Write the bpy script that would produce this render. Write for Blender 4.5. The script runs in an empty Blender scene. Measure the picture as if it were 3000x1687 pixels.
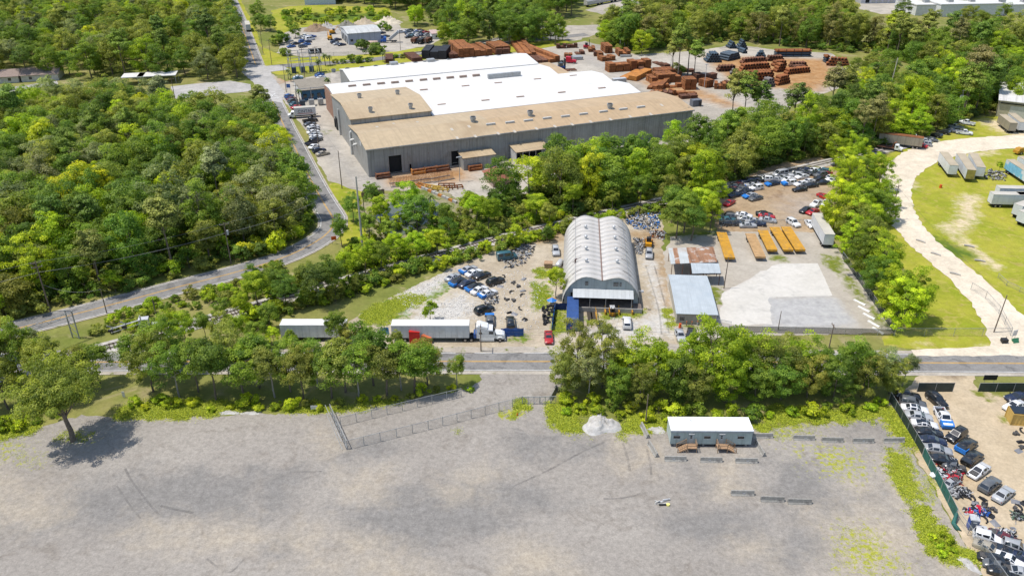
import bpy, bmesh, math, random
import numpy as np
from mathutils import Vector, Matrix
from mathutils.geometry import delaunay_2d_cdt
R = math.radians
S = bpy.context.scene
COL = S.collection
random.seed(7); RNG = np.random.default_rng(7)

# ---------------------------------------------------------------- camera
FPX, PITCH, CAMH = 2400.0, R(28.2),91.0          # focal length in photo pixels (3000 wide), tilt, height
cam = bpy.data.cameras.new('camera'); camo = bpy.data.objects.new('camera', cam); COL.objects.link(camo)
cam.sensor_width = 36.0; cam.lens = 36.0 * FPX / 3000.0
cam.clip_start = 1.0; cam.clip_end = 6000.0
camo.location = (0,0, CAMH); camo.rotation_euler = (R(90) - PITCH, 0,0)
S.camera = camo
# ---------------------------------------------------------------- sky and sun
SUN_EL, SUN_AZ = R(67), R(183)                    # azimuth of the sun, counter-clockwise from +X
w = bpy.data.worlds.new('World'); S.world = w; w.use_nodes = True
nt = w.node_tree; nt.nodes.clear()
sky = nt.nodes.new('ShaderNodeTexSky'); sky.sky_type = 'NISHITA'; sky.sun_disc = False
sky.sun_elevation = SUN_EL; sky.sun_rotation = R(90) - SUN_AZ
sky.air_density = 1.0; sky.dust_density = 1.0; sky.ozone_density = 1.0
bg = nt.nodes.new('ShaderNodeBackground'); bg.inputs['Strength'].default_value = 0.15
out = nt.nodes.new('ShaderNodeOutputWorld')
nt.links.new(sky.outputs[0], bg.inputs[0]); nt.links.new(bg.outputs[0], out.inputs[0])
sl = bpy.data.lights.new('sun', 'SUN'); sl.energy = 3.7; sl.angle = R(0.53); sl.color = (1.0,0.955,0.88)
so = bpy.data.objects.new('sun', sl); COL.objects.link(so)
sd = Vector((math.cos(SUN_AZ) * math.cos(SUN_EL), math.sin(SUN_AZ) * math.cos(SUN_EL), math.sin(SUN_EL)))
so.rotation_euler = sd.to_track_quat('Z', 'Y').to_euler(); so.location = (-60,60,200)
vs = S.view_settings; vs.view_transform = 'Standard'; vs.look = 'None'; vs.exposure = 0.3; vs.gamma = 1.0
S.cycles.max_bounces = 6; S.cycles.diffuse_bounces = 3; S.cycles.transparent_max_bounces = 12
S.cycles.use_denoising = True

# ---------------------------------------------------------------- pixels to ground
def G(u, v, z=0.0):                               # photo pixel (3000 x 1687) -> world x, y at height z
    x = (u - 1500) / FPX; y = -(v - 843.5) / FPX
    dy = math.cos(PITCH) + y * math.sin(PITCH); dz = -math.sin(PITCH) + y * math.cos(PITCH)
    t = (z - CAMH) / dz
    return (x * t, dy * t)
def D(u, v, z=0.0): return G(u * 1.1646, v * 1.1646, z)     # the same from a 2576 wide view
def q(c, r, x, y, z=0.0):                         # the same from one of the 4 x 3 enlarged tiles
    k = .3886 if r == 2 else .3878
    return G(750 * c + x * k, 562 * r + y * k, z)
def DL(l, z=0.0): return [D(a, b, z) for a, b in l]
def qL(c, r, l, z=0.0): return [q(c, r, a, b, z) for a, b in l]

# ---------------------------------------------------------------- materials
MATS = {}
def nodes(name):
    m = bpy.data.materials.new(name); m.use_nodes = True
    t = m.node_tree; b = t.nodes['Principled BSDF']
    return m, t, b
def N(t, typ, **kw):
    n = t.nodes.new('ShaderNode' + typ)
    for k, v in kw.items(): setattr(n, k, v)
    return n
def noise(t, scale, detail=4, rough=.55, coord='Object', dist=0.0):
    n = N(t, 'TexNoise'); n.inputs['Scale'].default_value = scale; n.inputs['Detail'].default_value = detail
    n.inputs['Roughness'].default_value = rough; n.inputs['Distortion'].default_value = dist
    if coord == 'World':
        g = N(t, 'NewGeometry'); t.links.new(g.outputs['Position'], n.inputs['Vector'])
    else:
        g = N(t, 'TexCoord'); t.links.new(g.outputs[coord], n.inputs['Vector'])
    return n.outputs['Fac']
def ramp(t, fac, a, b, lo=.35, hi=.65):
    r = N(t, 'ValToRGB'); e = r.color_ramp.elements
    e[0].position = lo; e[1].position = hi; e[0].color = (*a, 1); e[1].color = (*b, 1)
    t.links.new(fac, r.inputs[0]); return r.outputs[0]
def mixc(t, fac, a, b, mode='MIX'):
    m = N(t, 'Mix', data_type='RGBA', blend_type=mode)
    if isinstance(fac, (int, float)): m.inputs[0].default_value = fac
    else: t.links.new(fac, m.inputs[0])
    for i, c in ((6, a),(7, b)):
        if isinstance(c, tuple): m.inputs[i].default_value = (*c[:3], 1)
        else: t.links.new(c, m.inputs[i])
    return m.outputs[2]
def math_(t, op, a, b=None, c=None, clamp=False):
    m = N(t, 'Math', operation=op, use_clamp=clamp)
    for i, v in enumerate((a, b, c)):
        if v is None: continue
        if isinstance(v, (int, float)): m.inputs[i].default_value = v
        else: t.links.new(v, m.inputs[i])
    return m.outputs[0]
def smooth(t, v, lo, hi):
    m = N(t, 'MapRange', interpolation_type='SMOOTHSTEP'); m.inputs[1].default_value = lo; m.inputs[2].default_value = hi
    t.links.new(v, m.inputs[0]); return m.outputs[0]
def bump(t, b, h, strength=.3, dist=.05):
    n = N(t, 'Bump'); n.inputs['Strength'].default_value = strength; n.inputs['Distance'].default_value = dist
    t.links.new(h, n.inputs['Height']); t.links.new(n.outputs[0], b.inputs['Normal'])
def spec(b, v): b.inputs['Specular IOR Level'].default_value = v

def M(name, col, rough=.6, metal=0.0, var=.18, scale=1.2, dirt=None, dscale=.6, dlo=.5, dhi=.75, bmp=0.0, sp=.4, coord='Object', rnd=0.0):
    """plain painted or weathered surface: base colour, mottling, optional dirt of its own shape"""
    if name in MATS: return MATS[name]
    m, t, b = nodes(name)
    n = noise(t, scale, 5,.6, coord)
    lo = tuple(max(0, c * (1 - var)) for c in col); hi = tuple(min(1, c * (1 + var)) for c in col)
    c = ramp(t, n, lo, hi, .3,.7)
    if dirt is not None:
        n2 = noise(t, dscale, 6,.65, coord, .4)
        c = mixc(t, smooth(t, n2, dlo, dhi), c, dirt)
    if rnd:
        oi = N(t, 'ObjectInfo'); k = math_(t, 'MULTIPLY_ADD', oi.outputs['Random'], rnd * 2,1 - rnd)
        h = N(t, 'HueSaturation'); t.links.new(c, h.inputs['Color']); t.links.new(k, h.inputs['Value']); c = h.outputs[0]
    t.links.new(c, b.inputs['Base Color'])
    b.inputs['Roughness'].default_value = rough; b.inputs['Metallic'].default_value = metal; spec(b, sp)
    if bmp: bump(t, b, noise(t, scale * 8,4, .6, coord), bmp)
    MATS[name] = m; return m

def ribbed(name, col, pitch, rough=.5, axis='X', var=.1, dirt=None, depth=.35, dlo=.5, dhi=.8, metal=0.0, dscale=.12, stripe=.12):
    """sheet metal with ribs: fine relief and weather streaks"""
    if name in MATS: return MATS[name]
    m, t, b = nodes(name)
    tc = N(t, 'TexCoord'); wv = N(t, 'TexWave', wave_type='BANDS', bands_direction=axis, wave_profile='SIN')
    wv.inputs['Scale'].default_value = 2 * math.pi / pitch / 20.0; t.links.new(tc.outputs['Object'], wv.inputs['Vector'])
    n = noise(t, .5,5, .6)
    c = ramp(t, n, tuple(x * (1 - var) for x in col), tuple(min(1, x * (1 + var)) for x in col),.3,.7)
    if stripe:
        mp = N(t, 'Mapping'); t.links.new(tc.outputs['Object'], mp.inputs['Vector'])
        mp.inputs['Scale'].default_value = (1 if axis == 'X' else .04,1 if axis == 'Y' else .04,1 if axis == 'Z' else .04)
        ns = N(t, 'TexNoise'); ns.inputs['Scale'].default_value = 1.6; ns.inputs['Detail'].default_value = 4; t.links.new(mp.outputs[0], ns.inputs['Vector'])
        c = mixc(t, smooth(t, ns.outputs['Fac'], .45,.75), c, tuple(x * (1 - stripe * 2.2) for x in col))
    if dirt is not None:
        c = mixc(t, smooth(t, noise(t, dscale, 6,.65, 'Object', .6), dlo, dhi), c, dirt)
    t.links.new(c, b.inputs['Base Color']); b.inputs['Roughness'].default_value = rough; b.inputs['Metallic'].default_value = metal; spec(b, .4)
    bump(t, b, wv.outputs['Fac'], depth, .06)
    MATS[name] = m; return m

def paint(name):
    """car paint in the object's own colour"""
    if name in MATS: return MATS[name]
    m, t, b = nodes(name)
    oi = N(t, 'ObjectInfo')
    n = noise(t, 2.5,5, .65)
    c = mixc(t, smooth(t, n, .5,.8), oi.outputs['Color'], mixc(t, .5, oi.outputs['Color'], (.25,.22,.18)))
    t.links.new(c, b.inputs['Base Color']); b.inputs['Roughness'].default_value = .32; spec(b, .5)
    b.inputs['Coat Weight'].default_value = .35; b.inputs['Coat Roughness'].default_value = .12
    MATS[name] = m; return m

def leafmat(name, trans=.35, hue=.03):
    if name in MATS: return MATS[name]
    m, t, b = nodes(name)
    oi = N(t, 'ObjectInfo'); at = N(t, 'Attribute', attribute_name='lv')
    v = math_(t, 'MULTIPLY_ADD', at.outputs['Fac'], 1.15,.42)
    h = N(t, 'HueSaturation'); t.links.new(oi.outputs['Color'], h.inputs['Color']); t.links.new(v, h.inputs['Value'])
    hh = math_(t, 'MULTIPLY_ADD', at.outputs['Fac'], -hue * 1.6,.5 + hue * .8); t.links.new(hh, h.inputs['Hue'])
    t.links.new(h.outputs[0], b.inputs['Base Color']); b.inputs['Roughness'].default_value = .55; spec(b, .25)
    tr = N(t, 'BsdfTranslucent'); t.links.new(mixc(t, 1.0, h.outputs[0], (1.5,1.55,.8), 'MULTIPLY'), tr.inputs[0])
    mx = N(t, 'MixShader'); mx.inputs[0].default_value = trans
    t.links.new(b.outputs[0], mx.inputs[1]); t.links.new(tr.outputs[0], mx.inputs[2])
    t.links.new(mx.outputs[0], t.nodes['Material Output'].inputs[0])
    MATS[name] = m; return m

def groundmat(name, c1, c2, big=.05, fine=3.0, layers=(), speck=None, bm=.25, con=1.3, blotch=None, mids=None):
    """earth, gravel, lawn: large mottling, fine grain, and up to three layers placed by the sheet's own point values 'm'
    layers: (channel, colour a, colour b, noise scale, noise amount, softness)"""
    if name in MATS: return MATS[name]
    m, t, b = nodes(name)
    n1 = noise(t, big, 6,.6, 'World', .5); nf = noise(t, fine, 3,.7, 'World'); nm = noise(t, mids or big * 6,5, .6, 'World', .3)
    c = ramp(t, n1, c1, c2,.36,.64)
    if blotch: c = mixc(t, smooth(t, noise(t, blotch[1], 6,.62, 'World', 1.0), blotch[2], blotch[3]), c, blotch[0])
    k = math_(t, 'MULTIPLY_ADD', math_(t, 'ADD', math_(t, 'MULTIPLY', nf, .5), math_(t, 'MULTIPLY', nm, .5)), con, 1 - con * .5)
    if layers:
        at = N(t, 'Attribute', attribute_name='m'); sp = N(t, 'SeparateColor'); t.links.new(at.outputs['Color'], sp.inputs[0])
        for ch, ca, cb, ns, am, so_ in layers:
            nn = noise(t, ns, 7,.65, 'World', .4)
            f = math_(t, 'ADD', sp.outputs[ch], math_(t, 'MULTIPLY', math_(t, 'SUBTRACT', nn, .5), am))
            f = smooth(t, f, .5 - so_, .5 + so_)
            c = mixc(t, f, c, ramp(t, noise(t, ns * 3,4, .6, 'World'), ca, cb, .35,.65))
    h = N(t, 'HueSaturation'); t.links.new(c, h.inputs['Color']); t.links.new(k, h.inputs['Value']); c = h.outputs[0]
    if speck:
        vo = N(t, 'TexVoronoi'); vo.inputs['Scale'].default_value = speck[1]
        g = N(t, 'NewGeometry'); t.links.new(g.outputs['Position'], vo.inputs['Vector'])
        c = mixc(t, math_(t, 'MULTIPLY', smooth(t, vo.outputs['Distance'], speck[2], speck[2] * .5), speck[3]), c, speck[0])
    t.links.new(c, b.inputs['Base Color']); b.inputs['Roughness'].default_value = .95; spec(b, .15)
    bump(t, b, nf, bm, .08)
    MATS[name] = m; return m

# ---------------------------------------------------------------- meshes and things
class MB:
    """collects boxes, bars, tubes and sheets, then links them as ONE mesh object"""
    def __init__(s): s.v = []; s.f = []; s.mi = []; s.sm = []
    def add(s, vs_, fs, mi=0, sm=False):
        o = len(s.v); s.v += [tuple(p) for p in vs_]
        for f in fs: s.f.append(tuple(i + o for i in f)); s.mi.append(mi); s.sm.append(sm)
        return s
    def box(s, x0, x1, y0, y1, z0, z1, mi=0):
        return s.add([(x0, y0, z0),(x1, y0, z0),(x1, y1, z0),(x0, y1, z0),(x0, y0, z1),(x1, y0, z1),(x1, y1, z1),(x0, y1, z1)],
                     [(3,2, 1,0),(4,5, 6,7),(0,1, 5,4),(1,2, 6,5),(2,3, 7,6),(3,0, 4,7)], mi)
    def cbox(s, c, d, rz=0.0, mi=0, rx=0.0, ry=0.0):
        mt = Matrix.Translation(c) @ Matrix.Rotation(rz, 4, 'Z') @ Matrix.Rotation(ry, 4, 'Y') @ Matrix.Rotation(rx, 4, 'X')
        h = [x / 2 for x in d]
        vs_ = [mt @ Vector((a * h[0], b * h[1], c_ * h[2])) for c_ in (-1,1) for a, b in ((-1,-1),(1,-1),(1,1),(-1,1))]
        return s.add(vs_, [(3,2, 1,0),(4,5, 6,7),(0,1, 5,4),(1,2, 6,5),(2,3, 7,6),(3,0, 4,7)], mi)
    def prism(s, poly, z0, z1, mi=0):
        n = len(poly); vs_ = [(x, y, z0) for x, y in poly] + [(x, y, z1) for x, y in poly]
        return s.add(vs_, [tuple(range(n - 1,-1, -1)), tuple(range(n, 2 * n))] + [(i, (i + 1) % n, (i + 1) % n + n, i + n) for i in range(n)], mi)
    def extr(s, prof, axis, a, b, mi=0, sm=False):
        """profile of 2D points pushed along an axis ('X': profile is y,z; 'Y': profile is x,z)"""
        n = len(prof)
        f = (lambda p, t_: (t_, p[0], p[1])) if axis == 'X' else (lambda p, t_: (p[0], t_, p[1]))
        s.add([f(p, a) for p in prof] + [f(p, b) for p in prof], [(i, (i + 1) % n, (i + 1) % n + n, i + n) for i in range(n)], mi, sm)
        return s.add([f(p, a) for p in prof] + [f(p, b) for p in prof], [tuple(range(n - 1,-1, -1)), tuple(range(n, 2 * n))], mi)
    def tube(s, pts, r, n=6, mi=0, sm=True, caps=True):
        pts = [Vector(p) for p in pts]; rs = r if isinstance(r, (list, tuple)) else [r] * len(pts); rings = []
        for i, p in enumerate(pts):
            d = (pts[min(i + 1, len(pts) - 1)] - pts[max(i - 1,0)]).normalized()
            a = d.orthogonal().normalized() if abs(d.z) < .9 else Vector((1,0, 0)); a = (a - d * a.dot(d)).normalized(); b = d.cross(a)
            rings.append([p + (a * math.cos(2 * math.pi * k / n) + b * math.sin(2 * math.pi * k / n)) * rs[i] for k in range(n)])
        vs_ = [v for g in rings for v in g]
        fs = [(i * n + k, i * n + (k + 1) % n, (i + 1) * n + (k + 1) % n, (i + 1) * n + k) for i in range(len(pts) - 1) for k in range(n)]
        s.add(vs_, fs, mi, sm)
        if caps: s.add(rings[0], [tuple(range(n - 1,-1, -1))], mi); s.add(rings[-1], [tuple(range(n))], mi)
        return s
    def cyl(s, c, r, z0, z1, n=12, mi=0, r1=None):
        return s.tube([(c[0], c[1], z0),(c[0], c[1], z1)], [r, r if r1 is None else r1], n, mi)
    def mesh(s, name='m', mats=()):
        me = bpy.data.meshes.new(name); me.from_pydata(s.v, [], s.f)
        for m in mats: me.materials.append(m)
        me.polygons.foreach_set('material_index', s.mi); me.polygons.foreach_set('use_smooth', s.sm); me.update(); return me
    def build(s, name, mats, parent=None, loc=(0,0, 0), rz=0.0):
        if not isinstance(mats, (list, tuple)): mats = (mats,)
        return place(name, s.mesh(name, mats), parent, loc, rz)
def place(name, me, parent=None, loc=(0,0, 0), rz=0.0, color=None):
    o = bpy.data.objects.new(name, me); COL.objects.link(o); o.parent = parent
    o.location = loc; o.rotation_euler = (0,0, rz)
    if color: o.color = (*color, 1)
    return o
def tag(o, label=None, cat=None, group=None, kind=None):
    if label: o['label'] = label
    if cat: o['category'] = cat
    if group: o['group'] = group
    if kind: o['kind'] = kind
    return o
def thing(name, label, cat, loc=(0,0, 0), rz=0.0, group=None, scale=1.0):
    o = bpy.data.objects.new(name, None); COL.objects.link(o); o.empty_display_size = .2
    o.location = loc if len(loc) == 3 else (*loc, 0); o.rotation_euler = (0,0, rz); o.scale = (scale,) * 3
    return tag(o, label, cat, group)
def copy_tree(o, parent=None, loc=None, rz=None, label=None, group=None, color=None):
    c = o.copy(); COL.objects.link(c); c.parent = parent
    if loc is not None: c.location = loc if len(loc) == 3 else (*loc, 0)
    if rz is not None: c.rotation_euler = (0,0, rz)
    if label: c['label'] = label
    if group: c['group'] = group
    if color is not None: c.color = (*color, 1)
    for ch in o.children: copy_tree(ch, c, color=color)
    return c
ORD = ['first', 'second', 'third', 'fourth', 'fifth', 'sixth', 'seventh', 'eighth', 'ninth', 'tenth', 'eleventh', 'twelfth',
       'thirteenth', 'fourteenth', 'fifteenth', 'sixteenth', 'seventeenth', 'eighteenth', 'nineteenth', 'twentieth']
def ang(a, b): return math.atan2(b[1] - a[1], b[0] - a[0])
def mid(a, b): return ((a[0] + b[0]) / 2,(a[1] + b[1]) / 2)

# polygons
def inpoly(P, poly):
    x, y = P[:, 0], P[:, 1]; r = np.zeros(len(P), bool); n = len(poly)
    for i in range(n):
        x1, y1 = poly[i]; x2, y2 = poly[(i + 1) % n]
        if y1 == y2: continue
        c = ((y1 > y) != (y2 > y)) & (x < (x2 - x1) * (y - y1) / (y2 - y1) + x1); r ^= c
    return r
def segdist(P, pts):
    d = np.full(len(P),1e9)
    for a, b in zip(pts[:-1], pts[1:]):
        a = np.array(a); b = np.array(b); ab = b - a; t = np.clip(((P - a) @ ab) / max(ab @ ab, 1e-9),0, 1)
        d = np.minimum(d, np.hypot(*(P - a - t[:, None] * ab).T))
    return d
def catmull(pts, step=2.0, closed=False):
    P = [np.array(p, float) for p in pts]; n = len(P); o = []
    rng = range(n) if closed else range(n - 1)
    for i in rng:
        p0 = P[i - 1] if (closed or i > 0) else 2 * P[0] - P[1]; p1 = P[i]; p2 = P[(i + 1) % n]
        p3 = P[(i + 2) % n] if (closed or i + 2 < n) else 2 * P[-1] - P[-2]
        k = max(1, int(np.hypot(*(p2 - p1)) / step))
        for j in range(k):
            t = j / k
            o.append(.5 * ((2 * p1) + (-p0 + p2) * t + (2 * p0 - 5 * p1 + 4 * p2 - p3) * t * t + (-p0 + 3 * p1 - 3 * p2 + p3) * t ** 3))
    if not closed: o.append(P[-1])
    return [tuple(x) for x in o]
def vnoise(P, s, seed=0):
    r = np.random.default_rng(seed); v = np.zeros(len(P))
    for i in range(7):
        k = r.normal(size=2) / s * (1 + i * .5); v += np.cos(P @ k + r.uniform(0,6.28)) / (1 + i * .35)
    return v / 2.4
def resample(poly, step):
    o = []
    for i in range(len(poly)):
        a = np.array(poly[i]); b = np.array(poly[(i + 1) % len(poly)]); k = max(1, int(np.hypot(*(b - a)) / step))
        o += [tuple(a + (b - a) * j / k) for j in range(k)]
    return o
def sheet(name, poly, z, mat, cell=3.0, jit=.35, masks=(), kind='structure', smooth_=False, parent=None, edge=None):
    """a ground sheet with an uneven edge; masks: (channel, shape, value function) fill the point values 'm'"""
    if smooth_: poly = catmull(poly, edge or cell * .5, True)
    P = np.array(resample(poly, edge or max(.6, cell * .4)))
    if jit: P = P + np.stack([vnoise(P, 1.3,3), vnoise(P, 1.1,5)], 1) * jit + RNG.normal(size=P.shape) * jit * .25
    lo, hi = P.min(0), P.max(0)
    gx, gy = np.meshgrid(np.arange(lo[0], hi[0], cell), np.arange(lo[1], hi[1], cell)); g = np.stack([gx.ravel(), gy.ravel()], 1)
    g = g + RNG.uniform(-.2,.2, g.shape) * cell
    if len(g):
        g = g[inpoly(g, P)]
        if len(g): g = g[segdist(g, list(map(tuple, P)) + [tuple(P[0])]) > cell * .35] if len(g) * len(P) < 4e7 else g
    pts = [Vector(p) for p in P] + [Vector(p) for p in g]; n = len(P)
    vo, _, fo, *_r = delaunay_2d_cdt(pts, [], [list(range(n))], 1,1e-4)
    me = bpy.data.meshes.new(name); me.from_pydata([(v.x, v.y, 0) for v in vo], [], fo); me.materials.append(mat)
    if masks:
        V = np.array([(v.x, v.y) for v in vo]); A = np.zeros((len(V),4)); A[:, 3] = 1
        for ch, fn in masks: A[:, ch] = np.maximum(A[:, ch], np.clip(fn(V),0, 1))
        at = me.attributes.new('m', 'FLOAT_COLOR', 'POINT'); at.data.foreach_set('color', A.ravel())
    o = place(name, me, parent, (0,0, z))
    return tag(o, kind=kind) if parent is None else o
def blob(pts, soft=3.0, amp=1.0):                 # inside a polygon 1, falling to 0 outside; .5 on the outline
    def f(V):
        d = segdist(V, list(pts) + [pts[0]]); s_ = np.where(inpoly(V, pts),1, -1); return (.5 + s_ * d / soft * .5).clip(0,1) * amp
    return f
def strip(pts, wd, soft=2.0, amp=1.0):
    return lambda V: (.5 + (wd - segdist(V, pts)) / soft * .5).clip(0,1) * amp
def ribbon(name, pts, wd, z, mat, parent=None, off=0.0, kind='structure', dash=None):
    P = np.array(pts); d = np.gradient(P, axis=0); d /= np.maximum(np.hypot(*d.T)[:, None], 1e-9); nrm = np.stack([-d[:, 1], d[:, 0]], 1)
    A = P + nrm * (off + wd / 2); B = P + nrm * (off - wd / 2)
    v = [(x, y, 0) for x, y in A] + [(x, y, 0) for x, y in B]; n = len(P)
    f = [(i, i + n, i + 1 + n, i + 1) for i in range(n - 1) if dash is None or (i // dash) % 3 == 0]
    me = bpy.data.meshes.new(name); me.from_pydata(v, [], f); me.materials.append(mat)
    o = place(name, me, parent, (0,0, z))
    return tag(o, kind=kind) if parent is None else o
def offpath(pts, off):
    P = np.array(pts); d = np.gradient(P, axis=0); d /= np.maximum(np.hypot(*d.T)[:, None], 1e-9)
    return [tuple(x) for x in P + np.stack([-d[:, 1], d[:, 0]], 1) * off]
# ================================================================= the ground and everything laid on it
GRASS_A, GRASS_B = (.13,.165,.018),(.21,.21,.03)
m_ground = groundmat('undergrowth', (.14,.165,.032),(.235,.215,.07),.04,1.2, blotch=((.28,.24,.12),.09,.54,.68))
ZL = iter(range(1,60))
def zl(): return next(ZL) * .004
me = bpy.data.meshes.new('ground'); me.from_pydata([(-2500,-300,0),(2500,-300,0),(2500,3500,0),(-2500,3500,0)], [], [(0,1, 2,3)]); me.materials.append(m_ground)
tag(place('ground', me), kind='structure')

TUFTS = []                                         # (polygon, count, height, colour a, colour b, clumpiness) for the grass
# ---- lawns
m_lawn = groundmat('lawn_grass', (.22,.25,.018),(.33,.31,.04),.07,2.2, layers=((0,(.50,.40,.25),(.60,.50,.34),.5,.8,.22),(1,(.07,.12,.012),(.10,.15,.018),.4,.6,.2)), bm=.4, blotch=((.34,.29,.07),.35,.5,.68))
lawn_r = DL([(2180,392),(2235,388),(2330,360),(2400,330),(2450,298),(2500,292),(2800,270),(2900,900),(2400,885),(2225,870),(2215,850),(2330,800),(2300,720),(2240,610),(2215,470)])
worn = [strip(qL(3,1, [(1540,40),(1500,100),(1520,190),(1430,270),(1350,270)]),2.0,6), strip(qL(3,1, [(1350,280),(1500,400),(1600,480),(1720,570)]),1.5,4),
        strip(DL([(2500,310),(2540,330),(2600,350)]),4, 8), strip(qL(3,0, [(1050,1360),(1120,1420)]),1.2,4), strip(qL(3,0, [(1500,1180),(1700,1150)]),1.5,5), strip(DL([(2300,868),(2576,880)]),.8,3)]
sheet('lawn', lawn_r, zl(), m_lawn, 3.0,.4, [(0, f) for f in worn] + [(1, strip(DL([(2330,600),(2420,640)]),3, 6))])
sheet('grass_verge', DL([(812,468),(850,458),(892,452),(908,480),(918,560),(925,630),(870,640),(852,600),(866,570),(855,525)]), zl(), m_lawn, 2.5,.4, [(1, strip(qL(1,1, [(640,80),(720,160),(760,230)]),1.5,3))])
sheet('field', qL(1,0, [(120,80),(260,50),(460,40),(1000,60),(1060,170),(880,190),(620,190),(320,215),(190,260),(120,200)]), zl(), m_lawn, 8,.8, [(1, strip(qL(1,0, [(400,130),(900,130)]),12,20))])
sheet('road_verge', qL(0,0, [(1735,-60),(1790,-60),(1934,230),(2000,420),(2180,480),(2320,500),(2600,470),(3000,420),(3400,400),(3400,350),(2700,395),(2300,440),(2120,420),(1960,350),(1880,260),(1790,80)]), zl(), m_lawn, 6,.6)
sheet('factory_verge', DL([(640,140),(700,138),(780,165),(900,150),(1240,118),(1420,100),(1440,112),(1250,136),(1060,158),(880,176),(760,184),(700,190),(660,170)]), zl(), m_lawn, 6,.5)
# ---- factory yard
m_yard = groundmat('yard_concrete', (.33,.295,.245),(.42,.38,.32),.03,1.0, layers=((0,(.33,.17,.065),(.38,.23,.11),.12,.5,.25),(1,(.30,.28,.25),(.36,.33,.29),.08,.5,.2),(2,(.12,.155,.02),(.18,.19,.03),.3,.7,.15)), bm=.1, blotch=((.27,.245,.21),.06,.52,.66))
yard = DL([(640,130),(655,170),(720,205),(745,200),(905,170),(1000,160),(1080,150),(1260,138),(1430,112),(1470,104),(1600,138),(1760,128),(1850,112),(1960,128),(2090,134),(2140,165),(2110,222),(1990,268),(1960,300),(1840,320),(1775,345),
           (1720,360),(1560,410),(1390,452),(1300,500),(1180,512),(1080,482),(985,480),(905,482),(848,462),(828,455),(800,410),(785,350),(748,300),(715,255),(690,220)])
rust_spill = [blob(DL(l),10) for l in ([(1440,125),(1700,130),(1760,240),(1640,250),(1520,190)], [(1600,200),(1800,235),(1700,250)], [(950,440),(1180,425),(1190,450),(1000,470)], [(1770,140),(2080,150),(2110,190),(2060,230),(1850,215)])]
sheet('factory_yard', yard, zl(), m_yard, 5,.4, [(0, f) for f in rust_spill[1:]] + [(0, strip(DL([(1680,222),(1760,240),(1830,262)]),4, 10)),(1, strip(DL([(800,330),(880,430),(930,460)]),4, 8)),(1, blob(DL([(1440,130),(1510,150),(1590,200),(1520,180)]),14)),
      (2, blob(qL(1,0, [(490,970),(550,975),(570,1010),(510,1010)]),4)),(2, blob(qL(1,0, [(215,680),(290,690),(260,710)]),3)),(2, blob(DL([(700,180),(790,172),(860,170),(700,200)]),5)),(2, blob(DL([(1650,158),(1690,180),(1710,190),(1675,168)]),6)),(0, blob(DL([(690,195),(730,190),(745,205),(700,212)]),5, .8))])
sheet('far_yard', qL(1,0, [(170,400),(185,265),(320,212),(640,190),(900,168),(1080,168),(1090,215),(1350,238),(1400,300),(1300,345),(1060,392),(700,422),(360,432)]), zl(), m_yard, 8,.8, [(1, blob(qL(1,0, [(400,230),(620,220),(640,260),(450,280)]),15)),(0, blob(qL(1,0, [(330,215),(440,205),(470,235),(330,240)]),8, .7))])
sheet('storage_lot', qL(2,0, [(240,240),(330,200),(620,190),(780,190),(640,260),(480,310),(300,300)]), zl(), m_yard, 10,1.0)
sheet('rail_lot', qL(2,0, [(560,80),(900,-40),(1100,-60),(900,110),(740,130),(640,100)]), zl(), m_yard, 10,1.0)
sheet('far_carpark', qL(3,0, [(690,70),(720,-20),(1300,-80),(2400,-120),(2400,10),(1934,25),(1500,60),(1220,75),(1090,95),(860,110)]), zl(), m_yard, 14,.8)
m_street = groundmat('old_street', (.32,.305,.285),(.39,.37,.345),.05,1.2, bm=.1)
sheet('side_street', qL(0,0, [(-60,690),(0,672),(220,642),(430,612),(436,640),(220,672),(0,712)]), zl(), m_street, 6,.5)
sheet('street_lot', qL(0,0, [(1290,655),(1500,632),(1740,612),(1900,640),(1900,690),(1690,712),(1330,748)]), zl(), m_street, 6,.4)
# ---- lot around the arched shed
m_lot = groundmat('lot_dirt', (.33,.27,.19),(.43,.37,.28),.08,1.6, layers=((0,(.09,.16,.012),(.16,.20,.022),.5,1.1,.10),(1,(.43,.41,.375),(.50,.475,.43),.7,.9,.2),(2,(.27,.185,.10),(.34,.24,.14),.25,.7,.2)), speck=((.66,.63,.60),1.4,.12,.8), bm=.3)
lot = DL([(790,868),(850,835),(905,790),(985,748),(1060,712),(1140,672),(1230,636),(1330,606),(1400,582),(1430,552),(1560,530),(1650,528),(1668,560),(1668,640),(1685,700),(1690,790),(1712,872),(1400,876),(1100,880),(850,882)])
gr = [blob(qL(1,1, l),5) for l in ([(770,930),(900,870),(1050,800),(1200,770),(1270,810),(1180,870),(1040,930),(960,1010),(830,990)], [(1080,880),(1180,900),(1140,960),(1040,990)], [(1240,790),(1420,680),(1490,700),(1400,790),(1280,830)])]
gr += [blob(qL(2,1, l),4) for l in ([(170,590),(330,580),(330,640),(190,650)], [(150,690),(250,700),(300,800),(250,880),(170,900)], [(320,870),(410,900),(410,1060),(300,1100)], [(560,950),(680,990),(560,1000)], [(640,930),(1010,890),(1000,930),(720,960)], [(0,1080),(120,1080),(130,1130),(0,1140)], [(1150,880),(1195,880),(1225,1040),(1170,1000)])]
rb = [blob(qL(1,1, l),8) for l in ([(1050,780),(1250,690),(1450,600),(1480,640),(1330,760),(1150,900)], [(1250,900),(1560,780),(1680,900),(1500,980),(1200,980)])]
rb += [strip(qL(2,1, [(1050,520),(1080,640),(1130,800),(1180,1000)]),1.6,5), blob(qL(2,1, [(580,1050),(840,980),(1000,960),(1120,900),(1200,1080),(600,1120)]),8)]
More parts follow.
